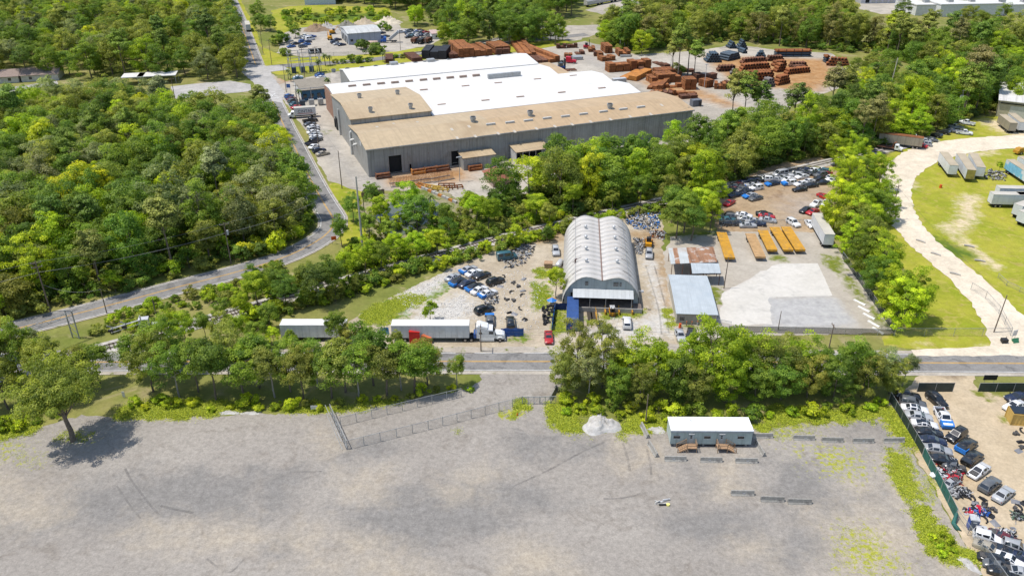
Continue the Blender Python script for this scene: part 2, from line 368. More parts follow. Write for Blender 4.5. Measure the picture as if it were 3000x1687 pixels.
dk = [blob(qL(2,1, l),6) for l in ([(850,300),(1120,290),(1110,420),(960,400)], [(200,260),(400,300),(380,380),(100,400)], [(1090,460),(1170,470),(1190,600),(1200,880),(1160,850)], [(970,1030),(1050,1040),(1040,1070),(980,1065)])]
sheet('shed_lot', lot, zl(), m_lot, 1.5,.35, [(0, f) for f in gr] + [(1, f) for f in rb] + [(2, f) for f in dk])
for l in ([(770,930),(900,870),(1050,800),(1200,770),(1270,810),(1180,870),(1040,930),(960,1010),(830,990)],): TUFTS.append((qL(1,1, l),2600,.32,(.09,.17,.015),(.16,.22,.03),.5))
for l in ([(170,590),(330,580),(330,640),(190,650)], [(150,690),(250,700),(300,800),(250,880),(170,900)], [(320,870),(410,900),(410,1060),(300,1100)], [(640,930),(1010,890),(1000,930),(720,960)], [(1150,880),(1195,880),(1225,1040),(1170,1000)]): TUFTS.append((qL(2,1, l),420,.28,(.09,.17,.015),(.17,.20,.03),.6))
# ---- car lot behind, flatbed yard, bright concrete pad
m_carlot = groundmat('car_lot_earth', (.30,.21,.125),(.37,.275,.175),.07,1.5, layers=((0,(.12,.15,.02),(.17,.18,.03),.5,.8,.15),(1,(.30,.27,.25),(.36,.32,.29),.1,.6,.25)), bm=.3, blotch=((.24,.16,.09),.13,.55,.68))
sheet('car_lot', DL([(1805,596),(1798,560),(1812,480),(1868,446),(1960,412),(2060,396),(2105,415),(2116,470),(2098,540),(2066,597)]), zl(), m_carlot, 2.5,.4, [(1, blob(DL([(1960,500),(2060,480),(2080,540),(1990,550)]),20,.8))])
m_fy = groundmat('flatbed_yard', (.345,.305,.25),(.41,.37,.31),.06,1.4, con=.9, layers=((0,(.11,.15,.018),(.18,.19,.03),.5,.9,.15),(1,(.47,.44,.39),(.52,.49,.44),.25,.4,.1),(2,(.34,.33,.32),(.40,.39,.37),.2,.5,.2)), bm=.15)
fy = DL([(1668,640),(1690,596),(1790,582),(1900,584),(2075,584),(2118,640),(2180,716),(2235,800),(2252,838),(2060,842),(1830,846),(1712,872),(1690,790)])
pad = qL(2,1, [(1565,985),(1570,900),(1590,850),(1585,770),(1660,730),(1770,680),(1880,600),(1945,590),(2120,555),(2310,545),(2420,785),(1940,800),(1950,900),(1960,1000),(1750,1010)])
sheet('flatbed_yard', fy, zl(), m_fy, 2.0,.35, [(0, blob(qL(3,1, l),4)) for l in ([(410,470),(530,490),(600,600),(520,620),(430,560)], [(560,620),(640,660),(760,840),(900,1000),(850,1030),(740,860),(620,760)], [(10,480),(120,480),(130,520),(50,530)])] + [(0, blob(qL(2,1, [(1480,715),(1610,715),(1580,780),(1585,855),(1545,860)]),2)),(0, strip(qL(2,1, [(1290,1022),(1480,1015)]),.8,2)),(0, blob(qL(2,1, [(1250,300),(1530,300),(1540,330),(1300,340)]),4))]
      + [(1, blob(pad, 1.0)),(2, blob(qL(3,1, [(-20,800),(480,790),(700,1010),(300,1040),(0,1040)]),5))])
m_conc = groundmat('concrete_slab', (.50,.472,.42),(.545,.515,.465),.12,1.2, bm=.05, con=.5, blotch=((.42,.40,.36),.2,.5,.75))
sheet('concrete_pad', qL(3,1, [(-60,640),(30,560),(90,545),(375,541),(486,785),(200,792),(-60,797)]), zl(), m_conc, 3,.04)
sheet('concrete_apron', qL(2,1, [(1570,985),(1575,880),(1592,850),(1586,770),(1660,728),(1770,690),(1870,690),(1940,800),(1955,900),(1960,1000),(1750,1008)]), zl(), m_conc, 3,.3)
# ---- right hand sandy drive and dirt lot
m_sand = groundmat('sand_drive', (.55,.47,.355),(.63,.55,.435),.06,1.6, layers=((0,(.40,.31,.20),(.46,.37,.25),.2,.6,.2),(1,(.15,.17,.03),(.21,.20,.04),.4,.8,.15),(2,(.21,.155,.10),(.28,.21,.14),.3,.5,.2)), bm=.2)
drive = [(2900,352),(2700,354),(2576,356),(2500,360),(2420,368),(2350,383),(2295,408),(2262,442),(2252,485),(2268,540),(2312,600),(2385,662),(2460,730),(2520,796),(2556,850),(2575,895)]
dl = catmull(DL(drive),2.5); wd = np.interp(np.linspace(0,1, len(dl)), [0,.4,.55,.75,.9,1], [13,13,9.5,8.0,8.5,12])
P_ = np.array(dl); dd = np.gradient(P_, axis=0); dd /= np.hypot(*dd.T)[:, None]; nn_ = np.stack([-dd[:, 1], dd[:, 0]], 1)
sheet('sandy_drive', [tuple(x) for x in P_ + nn_ * wd[:, None] / 2] + [tuple(x) for x in (P_ - nn_ * wd[:, None] / 2)[::-1]], zl(), m_sand, 3,.4, [(1, strip(qL(3,1, [(1080,100),(1160,150)]),.8,3)),(0, strip(qL(3,1, [(1500,400),(1550,430)]),1, 4))])
m_rdirt = groundmat('salvage_dirt', (.40,.315,.205),(.48,.39,.27),.06,1.8, layers=((0,(.38,.27,.15),(.42,.31,.18),.3,.7,.2),(1,(.13,.16,.02),(.20,.20,.035),.5,.9,.14),(2,(.19,.14,.09),(.25,.19,.12),.3,.5,.15)), bm=.25)
rd = DL([(2270,990),(2320,934),(2452,934),(2448,965),(2470,985),(2800,1010),(3000,1560),(2560,1560),(2440,1392),(2380,1285),(2300,1140),(2243,1000)])
sheet('salvage_yard', rd, zl(), m_rdirt, 2,.3, [(0, strip(DL([(2250,1000),(2400,1200)]),2.5,5)),(1, blob(qL(3,2, [(1510,20),(1560,40),(1640,80),(1700,110),(1640,140),(1580,100)]),3)),(1, blob(qL(3,2, [(1600,70),(1934,60),(1934,110),(1700,110)]),2)),(1, blob(qL(3,2, [(1740,230),(1810,230),(1800,300),(1750,290)]),2)),(2, blob(qL(3,1, [(1240,1370),(1490,1370),(1470,1420),(1340,1435)]),2))])
# ---- the big gravel lot in front
m_gravel = groundmat('gravel', (.258,.233,.204),(.306,.278,.243),.03,4.5, con=1.6, mids=1.3, layers=((1,(.190,.178,.163),(.228,.214,.196),.2,.9,.2),(2,(.34,.29,.222),(.385,.332,.26),.25,.9,.34),(0,(.26,.275,.026),(.36,.345,.06),1.2,1.5,.12)), speck=((.48,.46,.43),1.6,.08,.75), bm=.5, blotch=((.226,.200,.170),.22,.5,.72))
gl = DL([(-200,1600),(-200,1215),(0,1108),(90,1080),(150,1058),(210,1046),(290,1050),(400,1054),(540,1047),(620,1042),(740,1040),(830,1033),(900,1022),(985,1012),(1165,982),(1206,962),(1212,933),(1436,933),(1414,975),(1390,1000),(1378,1058),(1415,1085),(1460,1092),(1560,1084),(1640,1092),
         (1680,1085),(1900,1078),(2000,1070),(2110,1062),(2200,1040),(2240,1010),(2300,1145),(2380,1290),(2440,1398),(2560,1600)])
dark = [blob(qL(0,2, l),10) for l in ([(440,900),(560,780),(980,680),(1300,640),(1934,650),(1934,1010),(1400,1080),(700,1090),(150,1160),(120,1100)], [(-300,960),(60,980),(200,1100),(0,1180),(-300,1200)])]
dark += [blob(qL(1,2, l),9) for l in ([(0,640),(420,640),(460,720),(300,790),(200,960),(0,1010)], [(560,1020),(900,880),(1200,760),(1934,760),(1934,1060),(1500,1200),(1150,1300),(900,1180),(700,1150)], [(480,470),(800,420),(1100,480),(900,560),(600,620)], [(80,1180),(260,1150),(250,1230),(110,1240)])]
dark += [blob(qL(2,2, l),10) for l in ([(-200,760),(300,780),(400,880),(200,1000),(-200,1020)], [(0,350),(600,420),(800,480),(500,560),(0,540)], [(1040,1000),(1500,920),(1934,1000),(1934,1200),(1500,1200),(1150,1120)], [(1300,640),(1500,700),(1700,800),(1500,830),(1350,720)])]
dark += [blob(qL(3,2, l),9) for l in ([(0,560),(300,600),(560,860),(640,960),(420,1000),(200,960),(0,930)], [(640,780),(860,760),(900,860),(760,900)], [(250,1100),(450,1080),(480,1300),(200,1400),(0,1300)], [(560,250),(880,280),(860,380),(640,390)])]
tan = [blob(qL(0,2, l),9) for l in ([(40,840),(330,860),(420,960),(330,1040),(60,1020)], [(1000,1090),(1480,1120),(1800,1090),(1934,1200),(1500,1220),(1100,1160)], [(-200,620),(0,700),(100,880),(0,980),(-200,900)])]
tan += [blob(qL(1,2, l),8) for l in ([(290,1150),(480,1130),(420,1260),(310,1260)], [(680,1170),(780,1180),(960,1310),(1110,1300),(1240,1400),(1300,1470),(950,1470),(820,1330),(690,1260)], [(480,400),(600,430),(590,490),(510,480)], [(700,700),(980,690),(940,820),(740,850)], [(1400,800),(1600,740),(1740,690),(1620,800)], [(500,1340),(640,1350),(600,1420),(500,1400)])]
tan += [blob(qL(2,2, l),7) for l in ([(810,440),(860,450),(900,640),(850,640)], [(900,440),(1050,470),(1060,640),(960,600)], [(1530,640),(1700,620),(1700,820),(1560,830)], [(0,1240),(300,1250),(450,1400),(0,1480)], [(1700,1220),(1934,1220),(1934,1300)])]
tan += [blob(qL(3,2, l),9) for l in ([(880,600),(1040,760),(1120,960),(1300,960),(1400,1120),(1500,1150),(1640,1449),(1300,1449),(1150,1150),(1060,900),(900,720)], [(380,1000),(900,950),(1100,1080),(1150,1300),(900,1449),(500,1449),(520,1150)], [(690,760),(780,780),(770,890),(700,880)])]
GP = {0: [], 1: [], 2: [], 3: []}; grs = []
for c_, so_, am_, ls in (
        (3,3.2,1.0,([(920,500),(1050,560),(1090,700),(1130,860),(1070,900),(980,800),(920,680)], [(1110,950),(1180,940),(1220,1060),(1340,1130),(1420,1280),(1330,1330),(1220,1260),(1150,1120)], [(0,170),(500,220),(850,150),(960,180),(1060,360),(1130,470),(1080,520),(1000,440),(900,330),(860,250),(600,280),(0,310)], [(1360,1280),(1440,1260),(1460,1340),(1380,1350)], [(1500,1280),(1600,1290),(1600,1360),(1540,1360)])),
        (3,8, .76,([(330,480),(560,470),(740,560),(700,740),(480,700),(360,620)], [(530,1090),(760,1080),(1050,1380),(800,1449),(540,1380)], [(0,300),(350,330),(320,400),(0,420)], [(1180,680),(1280,760),(1260,880),(1160,850)], [(200,420),(300,480),(340,540),(250,600)])),
        (0,6, .66,([(-100,440),(150,430),(240,460),(160,560),(0,590),(-100,600)], [(150,520),(330,530),(360,620),(160,640)], [(440,380),(560,440),(700,440),(680,390),(560,360)])),
        (1,3, 1.0,([(1820,220),(1934,200),(1960,260),(1860,260)], [(130,190),(420,150),(540,180),(1000,130),(1100,140),(760,200),(300,225)])),
        (2,3, 1.0,([(0,190),(90,160),(90,210),(10,260)], [(265,150),(340,150),(640,200),(520,240),(480,300),(530,350),(400,370),(300,310)], [(830,230),(1000,230),(1160,300),(1140,330),(1000,370),(860,370)], [(1820,300),(1934,290),(1934,370),(1840,350)])),
        (0,3, 1.0,([(860,190),(1200,120),(1934,150),(1600,240),(1300,270),(1100,265),(880,255)],))):
    for l in ls: GP[c_].append(l); grs.append(blob(qL(c_, 2, l), so_, am_))
sheet('gravel_lot', gl, zl(), m_gravel, 1.6,.45, [(1, f) for f in dark] + [(2, f) for f in tan] + [(0, f) for f in grs], edge=.7)
G1, G2, G3 = (.12,.165,.016),(.22,.215,.03),(.10,.17,.02)
for f_, n, h in zip(GP[3], (1500,1700,3400,260,260,420,420,260,260),(.28,.4,.35,.4,.4,.16,.2,.22,.22)): TUFTS.append((qL(3,2, f_), n, h, G1, G2,.55))
for l, n, h in zip(GP[2] + [[(30,130),(110,130),(100,190),(40,180)], [(370,330),(620,360),(580,460),(380,420)], [(790,370),(840,380),(830,430),(800,430)]], (160,1500,1100,300,160,90,60),(.3,.35,.35,.3,.5,.2,.3)): TUFTS.append((qL(2,2, l), n, h, G1, G2,.55))
for l, n, h in zip(GP[0] + [[(-50,330),(230,300),(300,310),(240,350),(-50,420)]], (200,60,160,2600,700),(.2,.2,.3,.38,.5)): TUFTS.append((qL(0,2, l), n, h, G3, G2,.5))
for l, n, h in zip(GP[1] + [[(1490,350),(1530,350),(1530,375),(1490,375)]], (160,900,14),(.2,.35,.3)): TUFTS.append((qL(1,2, l), n, h, G1, G2,.5))
# ---- roads
m_asph = groundmat('asphalt', (.19,.182,.172),(.24,.23,.216),.08,4.0, bm=.12, mids=1.1, blotch=((.145,.14,.134),.3,.5,.64))
m_shoulder = groundmat('shoulder', (.33,.29,.24),(.42,.38,.32),.1,2.0, bm=.3, blotch=((.13,.15,.03),.35,.58,.68))
m_yel = M('road_yellow', (.55,.30,.03),.7, var=.25, scale=.8); m_wht = M('road_white', (.62,.61,.58),.7, var=.2, scale=.8, dirt=(.3,.29,.28))
def road(name, pts, width, lines=True, shoulder=0, edge=.35, dbl=True):
    if shoulder: ribbon(name + '_shoulder', pts, width + shoulder * 2, zl(), m_shoulder)
    o = ribbon(name, pts, width, zl(), m_asph)
    if lines:
        for s in ((-.13,.13) if dbl else (0,)): ribbon('centre_line', pts, .13,.004, m_yel, o, s)
        for s in (-1,1): ribbon('edge_line', pts, .14,.004, m_wht, o, s * (width / 2 - edge))
    return o
near_pts = catmull([D(-900,922), D(290,911), D(1300,909.5), D(2576,914.5), D(3400,922)], 4)
near_road = road('street', near_pts, 6.9, True, 1.1)
sheet('shoulder_bay', DL([(880,868),(1180,874),(1430,872),(1720,866),(1700,884),(1440,888),(880,888)]), zl(), m_shoulder, 2,.3)
sheet('driveway_mouth', DL([(2290,880),(2420,876),(2500,870),(2548,852),(2576,850),(2700,850),(2700,895),(2300,896)]), zl(), m_sand, 3,.3)
curve_px = [(-300,905),(-120,866),(60,823),(200,788),(330,754),(450,722),(580,689),(690,657),(762,627),(814,596),(837,570),(838,550),(822,524),(800,487),(778,445),(757,403),(737,362),(718,325),(700,286),(682,248),(665,213),(645,168),(627,118),(606,60),(586,12),(566,-40),(530,-140)]
curve_pts = catmull(DL(curve_px),3)
road('curving_road', curve_pts, 7.2, True, .5)
back_pts = catmull(qL(1,0, [(-60,545),(130,508),(400,488),(700,470),(1000,438),(1250,402),(1500,372),(1934,322),(2500,262)]),5)
road('access_road', back_pts, 7.0, False)
sheet('junction', qL(1,0, [(-140,480),(60,500),(200,500),(260,530),(110,545),(130,590),(215,690),(200,780),(100,760),(0,640),(-100,560)]), zl(), groundmat('worn_asphalt', (.34,.325,.305),(.42,.40,.375),.06,2, bm=.1),4, .4)
# crossing mark on the road: white X and bars
mk = MB()
c0 = q(1,0, 130,722); a0 = ang(D(700,228), D(735,280)); 
for s in (-1,1): mk.cbox((c0[0], c0[1], 0),(6.0,.5,.004), a0 + s * .45)
for s in (-5,5): mk.cbox((c0[0] + math.cos(a0) * s, c0[1] + math.sin(a0) * s, 0),(.5,3.2,.004), a0)
mk.build('crossing_mark', m_wht, bpy.data.objects['curving_road'], (0,0, .05))
# ---- railway
m_bal = groundmat('ballast', (.36,.33,.30),(.46,.43,.39),.15,4, bm=.5, blotch=((.20,.20,.08),.2,.55,.68))
rail_px = [(-250,1020),(60,930),(255,879),(430,832),(600,785),(760,738),(1000,672),(1250,604),(1450,556),(1640,512),(1850,465),(2100,405),(2350,350)]
rl = catmull(DL(rail_px),3)
ribbon('rail_bed', rl, 5.2, zl(), m_bal)
tr = thing('railway_track', 'pair of steel rails on wooden sleepers running diagonally past the shed lot', 'railway')
m_rail = M('rail_steel', (.10,.075,.06),.45,.6); m_sleep = M('sleeper_wood', (.13,.10,.075),.9, var=.3, rnd=.25)
zb = .25
for s in (-1,1):
    r_ = MB(); off = offpath(rl, s * .76)
    for a, b in zip(off[:-1], off[1:]): r_.cbox(((a[0] + b[0]) / 2,(a[1] + b[1]) / 2, zb + .1),(math.dist(a, b) + .02,.14,.18), ang(a, b))
    r_.build('rail', m_rail, tr)
sm = MB().box(-1.3,1.3,-.12,.12,.1,.25).mesh('sleeper', (m_sleep,)); k = 0
seg = catmull(DL([(130,911),(255,879),(430,832),(600,785),(690,759)]),.9)
for i in range(len(seg) - 1):
    o = place('sleeper', sm, tr, (*seg[i], 0), ang(seg[i], seg[i + 1]) + R(90))
sp_ = MB(); sg = catmull(DL([(1000,672),(1250,604),(1450,556),(1520,540)]),.9)
for i in range(len(sg) - 1): sp_.cbox((*sg[i], .17),(2.6,.24,.15), ang(sg[i], sg[i + 1]) + R(90))
o = sp_.build('distant_sleepers', m_sleep, tr); o['kind'] = 'stuff'
spur = catmull(qL(1,0, [(1120,410),(1380,384),(1520,360),(1700,326),(1850,290),(2050,235),(2300,180)]),6)
ribbon('spur_bed', spur, 4.5, zl(), m_bal)
t2 = thing('railway_spur', 'curved rail spur running behind the white roofed factory', 'railway')
for s in (-1,1):
    r_ = MB(); off = offpath(spur, s * .76)
    for a, b in zip(off[:-1], off[1:]): r_.cbox(((a[0] + b[0]) / 2,(a[1] + b[1]) / 2,.3),(math.dist(a, b),.16,.2), ang(a, b))
    r_.build('rail', m_rail, t2)
# ---- pond and its bank
sheet('pond_bank', DL([(900,520),(960,490),(1060,478),(1130,488),(1180,520),(1200,545),(1140,560),(1060,600),(980,620),(930,590)]), zl(), groundmat('mud_bank', (.21,.185,.11),(.28,.25,.15),.1,2, bm=.3, blotch=((.12,.15,.03),.2,.5,.62)),2, .5)
mw, t_, b_ = nodes('pond_water'); b_.inputs['Base Color'].default_value = (.10,.11,.075,1); b_.inputs['Roughness'].default_value = .04; bump(t_, b_, noise(t_, 3,3, .5, 'World'),.03,.02)
sheet('pond_water', DL([(945,545),(985,510),(1040,495),(1095,505),(1118,522),(1090,548),(1050,575),(1000,600),(965,590)]), zl(), mw, 2,.3)
# ================================================================= trees, shrubs, grass
m_leaf = leafmat('leaves', .42); m_needle = leafmat('needles', .12,.015); m_blade = leafmat('grass_blades', .25,.03)
m_bark = M('bark', (.16,.125,.095),.95, var=.35, scale=2.5, bmp=.4, rnd=.25); m_palebark = M('pale_bark', (.30,.27,.23),.95, var=.3, scale=2.5, bmp=.3)
def quads_mesh(name, C, Nn, sz, lv, mat, asp=.62, rng=RNG):
    """leaf-sized four-sided faces at C facing Nn"""
    n = len(C); Nn = Nn / np.maximum(np.linalg.norm(Nn, axis=1)[:, None], 1e-6)
    a = rng.normal(size=(n, 3)); a -= Nn * (a * Nn).sum(1)[:, None]; a /= np.maximum(np.linalg.norm(a, axis=1)[:, None], 1e-6); b = np.cross(Nn, a)
    a *= (sz * .5)[:, None]; b *= (sz * .5 * asp)[:, None]; bend = Nn * (sz * .12)[:, None]
    V = np.stack([C - a, C + b * 1.0 + bend, C + a, C - b + bend], 1).reshape(-1,3)
    me = bpy.data.meshes.new(name); me.vertices.add(4 * n); me.vertices.foreach_set('co', V.ravel())
    me.loops.add(4 * n); me.loops.foreach_set('vertex_index', np.arange(4 * n)); me.polygons.add(n)
    me.polygons.foreach_set('loop_start', np.arange(0,4 * n, 4)); me.polygons.foreach_set('loop_total', np.full(n, 4))
    at = me.attributes.new('lv', 'FLOAT', 'FACE'); at.data.foreach_set('value', lv.astype(np.float32)); me.materials.append(mat); me.update(calc_edges=True); return me
def sph(rng, n):
    d = rng.normal(size=(n, 3)); return d / np.linalg.norm(d, axis=1)[:, None]
def crown_points(rng, nc, nl, rx, rz, cz, cr, leaf, lump=.28, low=-.55, hollow=.55, flat=.72):
    """clump centres over an uneven crown, then leaves over each clump"""
    d = sph(rng, nc * 3); d = d[d[:, 2] > low][:nc]; nc = len(d)
    K = rng.normal(size=(4,3)) * 1.6; ph = rng.uniform(0,6.28,4); lob = 1 + lump * np.cos(d @ K.T + ph).mean(1) * 1.6
    rad = rng.uniform(hollow, 1, nc) ** .7 * lob
    cc = d * rad[:, None] * np.array([rx, rx, rz]); cc[:, 2] += cz
    crs = cr * rng.uniform(.6,1.35, nc); clv = rng.uniform(.18,.82, nc)
    idx = rng.integers(0, nc, nl); dd = sph(rng, nl); dd[:, 2] = np.where(rng.random(nl) < .75, np.abs(dd[:, 2]), dd[:, 2])
    p = cc[idx] + dd * (crs[idx] * rng.uniform(.55,1.08, nl))[:, None] * np.array([1,1, flat])
    nrm = dd + d[idx] * .5 + rng.normal(size=(nl, 3)) * .55 + np.array([0,0, .25])
    lv = np.clip(clv[idx] + rng.normal(size=nl) * .17,0, 1); sz = leaf * rng.uniform(.65,1.35, nl)
    return p, nrm, sz, lv, cc
def trunk_mesh(rng, h, r, cc, cz, nb=7, fork=.45, mat=None, lean=.6, n=7):
    b = MB(); top = np.array([rng.normal() * lean, rng.normal() * lean, h * .82]); pts = []
    for i in range(6):
        t = i / 5; pts.append((top[0] * t * t + rng.normal() * .08, top[1] * t * t + rng.normal() * .08,-.15 + top[2] * t))
    b.tube(pts, [r * 1.25, r, r * .82, r * .62, r * .42, r * .16], n)
    sel = rng.permutation(len(cc))[:nb]
    for j in sel:
        t = rng.uniform(fork, .85); s = np.array([top[0] * t * t, top[1] * t * t, top[2] * t]); e = cc[j]; m_ = (s + e) / 2 + np.array([0,0, rng.uniform(-.1,.5)])
        b.tube([s, m_, e], [r * .45 * (1.1 - t * .6), r * .3, r * .08], 5)
    return b.mesh('trunk', (mat or m_bark,))
PROTO = {}
def proto(kind, i, seed, h, rx, rz, cz, nc, nl, cr, leaf, mat=m_leaf, r=.22, bark=None, **kw):
    rng = np.random.default_rng(seed); tk = {k: kw.pop(k) for k in ('nb', 'fork', 'lean') if k in kw}
    p, nr, sz, lv, cc = crown_points(rng, nc, nl, rx, rz, cz, cr, leaf, **kw)
    PROTO.setdefault(kind, []).append((quads_mesh('crown', p, nr, sz, lv, mat, rng=rng), trunk_mesh(rng, h, r, cc, cz, mat=bark, **tk), h))
for i in range(5): proto('round', i, 100 + i, 13,4.7 + .3 * (i % 3),5.6 + .35 * (i % 2),7.0,84,8600,1.3,.40, lump=.36, low=-.82)
for i in range(4): proto('tall', i, 140 + i, 16,3.9 + .3 * (i % 2),7.2,8.6,84,8200,1.22,.40, lump=.4, low=-.85)
for i in range(3): proto('loose', i, 180 + i, 14,5.0,4.9,8.4,56,5200,1.25,.38, lump=.45, hollow=.35)
for i in range(4): proto('near', i, 220 + i, 13.5,4.2 + .3 * (i % 2),5.0,8.3,84,11500,1.1,.33, lump=.42, hollow=.42, r=.2, nb=10)
for i in range(3): proto('thick', i, 240 + i, 13.5,4.3,6.0,7.0,96,13500,1.1,.33, lump=.42, hollow=.45, low=-.9, r=.2, nb=10)
for i in range(2): proto('nearloose', i, 260 + i, 13.5,4.6,5.2,8.0,62,7600,1.0,.30, lump=.5, hollow=.3, r=.17, nb=12, bark=m_palebark)
for i in range(3): proto('pine', i, 300 + i, 19,3.4,5.2,13.0,56,7000,1.25,.42, mat=m_needle, lump=.4, hollow=.3, flat=.55, r=.24, nb=14, fork=.5, lean=.3)
for i in range(2): proto('bare', i, 340 + i, 14,4.4,4.6,8.6,60,1300,1.1,.40, lump=.4, hollow=.3, r=.2, nb=34, bark=m_palebark, fork=.25)
for i in range(4): proto('bush', i, 380 + i, 2.6,1.7,1.25,1.25,26,1500,.62,.34, lump=.4, low=-.75, r=.06, nb=4, fork=.1, lean=.15)
for i in range(2): proto('sapling', i, 420 + i, 6,1.9,2.3,3.6,30,2000,.75,.38, lump=.4, r=.1, nb=6, lean=.25)
def big_oak(seed):
    rng = np.random.default_rng(seed); p, nr, sz, lv, cc = crown_points(rng, 150,30000,7.2,5.3,10.6,1.25,.32, lump=.4, low=-.5, hollow=.3)
    PROTO['oak'] = [(quads_mesh('crown', p, nr, sz, lv, m_leaf, rng=rng), trunk_mesh(rng, 15,.42, cc, 10.6, nb=26, fork=.4, lean=.5),15)]
big_oak(460)
GREENS = dict(bright=(0.319,0.424,0.025), mid=(0.207,0.292,0.036), olive=(0.27,0.299,0.055), dark=(0.132,0.198,0.036), yellow=(0.473,0.506,0.025), grey=(0.259,0.295,0.116), brown=(0.248,0.237,0.071), deep=(0.163,0.259,0.036), lime=(0.413,0.49,0.029))
CNAME = dict(bright='bright green', mid='mid green', olive='olive green', dark='dark green', yellow='yellow-green', grey='grey-green', brown='brownish green', deep='deep green', lime='lime green')
TREES = []; SRC = {}
NAME_OF = dict(pine='pine_tree', bush='shrub', sapling='young_tree', bare='bare_tree')
def tree(kind, x, y, s, col, label, group=None, i=None, sz=None):
    L = PROTO[kind]; cm, tm, h = L[random.randrange(len(L)) if i is None else i]
    t = thing(NAME_OF.get(kind, 'broadleaf_tree'), label, 'shrub' if kind == 'bush' else 'tree', (x, y, 0), random.uniform(0,6.28), group)
    t.scale = (s * random.uniform(.86,1.16), s * random.uniform(.86,1.16), s * (sz or random.uniform(.84,1.16)))
    c = GREENS[col]; k = random.uniform(.85,1.15); c = tuple(max(0, v * k * random.uniform(.94,1.06)) for v in c)
    a, b = place('crown', cm, t, color=c), place('trunk', tm, t)
    SRC.setdefault((kind, L.index((cm, tm, h))),(a, b))
    TREES.append((x, y, s)); return t
def scatter(poly, spacing, avoid=(), n=60000, seed=1):
    r = np.random.default_rng(seed); P = np.array(poly); lo, hi = P.min(0), P.max(0); o = []
    C = r.uniform(lo, hi, (n, 2)); C = C[inpoly(C, poly)]
    for pts, dist in avoid: C = C[segdist(C, pts) > dist]
    cell = {}; sp2 = spacing ** 2
    for x, y in C:
        k = (int(x // spacing), int(y // spacing))
        if any((x - a) ** 2 + (y - b) ** 2 < sp2 for i in (-1,0, 1) for j in (-1,0, 1) for a, b in cell.get((k[0] + i, k[1] + j),())): continue
        cell.setdefault(k, []).append((x, y)); o.append((x, y))
    return o
def pick(mix): return random.choices([m[0] for m in mix], [m[1] for m in mix])[0]
def wood(poly, spacing, kinds, cols, where, group, smin=.85, smax=1.2, avoid=(), seed=1, far=None, lim=10 ** 6):
    pts = scatter(poly, spacing, [(curve_pts, 6.4),(rl, 4.0)] + list(avoid), seed=seed); pts.sort(key=lambda p: p[1])
    for i, (x, y) in enumerate(pts):
        kd, cl, s = pick(kinds), pick(cols), random.uniform(smin, smax)
        if i >= lim: FAR.setdefault(far, []).append((x, y, s, kd, cl)); continue
        tree(kd, x, y, s, cl, f"{CNAME[cl]} {dict(tall='tall crowned', round='round crowned', loose='thin crowned', pine='pine', bare='half bare', near='leafy', nearloose='thin', bush='bushy', sapling='young').get(kd, '')} {'shrub' if kd == 'bush' else 'tree'} {'fronting' if i < len(pts) * .12 else 'in'} {where}", group)
    return pts
FARNAMES = dict(dense=('wood_interior', 'deep interior of the dense wood left of the curving road'), street=('far_woodland', 'far woodland with hidden houses behind the pale side street'), factory=('factory_woodland', 'dark woodland behind the factory and its access road'), pipes=('hill_woodland', 'olive woodland rising behind the pipe yard'), belt=('belt_woodland', 'thick tree belt between the factory and the lawn'))
FAR = {}; UNDER = []
MIXL = (('mid', 4),('deep', 3),('olive', 4),('bright', 1.2),('grey', 1.6),('dark', 1),('yellow', .15),('lime', .35))
KL = (('round', 5),('tall', 3),('loose', 2),('bare', .35),('pine', .8))
# the dense wood left of the curving road
wood(DL([(-260,835),(-60,805),(60,783),(250,736),(450,684),(600,648),(700,612),(755,585),(770,550),(775,510),(760,450),(738,405),(718,360),(700,325),(640,318),(600,325),(520,325),(440,322),(400,290),(300,275),(200,282),(150,312),(0,312),(-260,315)]),6.2, KL, MIXL, 'the roadside wood', 'trees of the dense wood', .82,1.14, seed=3, lim=95, far='dense')
for u, v, k, c, s in ((235,560, 'round', 'yellow', 1.35),(205,545, 'round', 'yellow', 1.1),(120,420, 'tall', 'lime', 1.1),(640,640, 'bush', 'yellow', 1.7),(690,625, 'bush', 'yellow', 1.9),(500,610, 'bare', 'grey', 1.25),(560,645, 'sapling', 'bright', 1.2),(290,735, 'sapling', 'lime', 1.0),(20,800, 'sapling', 'bright', 1.0),(150,300, 'loose', 'grey', 1.1),(740,600, 'bush', 'lime', 1.6),(430,690, 'bush', 'bright', 1.5),(350,712, 'bush', 'olive', 1.6)):
    tree(k, *D(u, v), s, c, f"{CNAME[c]} {dict(bush='shrub', bare='half bare tree', sapling='small tree').get(k, 'tree')} " + ('standing out at the roadside wood edge' if v > 580 else 'standing out among the darker trees of the dense wood'), 'trees of the dense wood')
# woods further off: nearest ones as trees, the far mass as one
wood(DL([(-260,238),(0,205),(30,200),(200,198),(330,205),(470,205),(640,195),(655,185),(632,150),(612,110),(588,55),(560,-10),(530,-90),(-400,-90)]),8.4, KL, MIXL, 'behind the pale side street', 'trees behind the side street', .95,1.3, seed=5, lim=0, far='street', avoid=[(qL(0,0, [(-60,560),(60,560),(330,560)]),9)])
wood(DL([(1180,116),(1125,92),(1085,62),(1160,48),(1400,46),(1365,62),(1340,96),(1420,108),(1400,113),(1300,112)]),9.0, KL, (('deep', 4),('mid', 3),('bright', 1.5),('dark', 2)), 'behind the factory yard road', 'trees behind the factory', 1.0,1.3, seed=7, lim=0, far='factory')
wood(DL([(780,-20),(800,-90),(1460,-90),(1440,20),(1440,44),(1150,34),(960,24),(860,8)]),9, KL, (('dark', 4),('deep', 4),('mid', 2)), '', '', 1.1,1.4, seed=9, lim=0, far='factory')
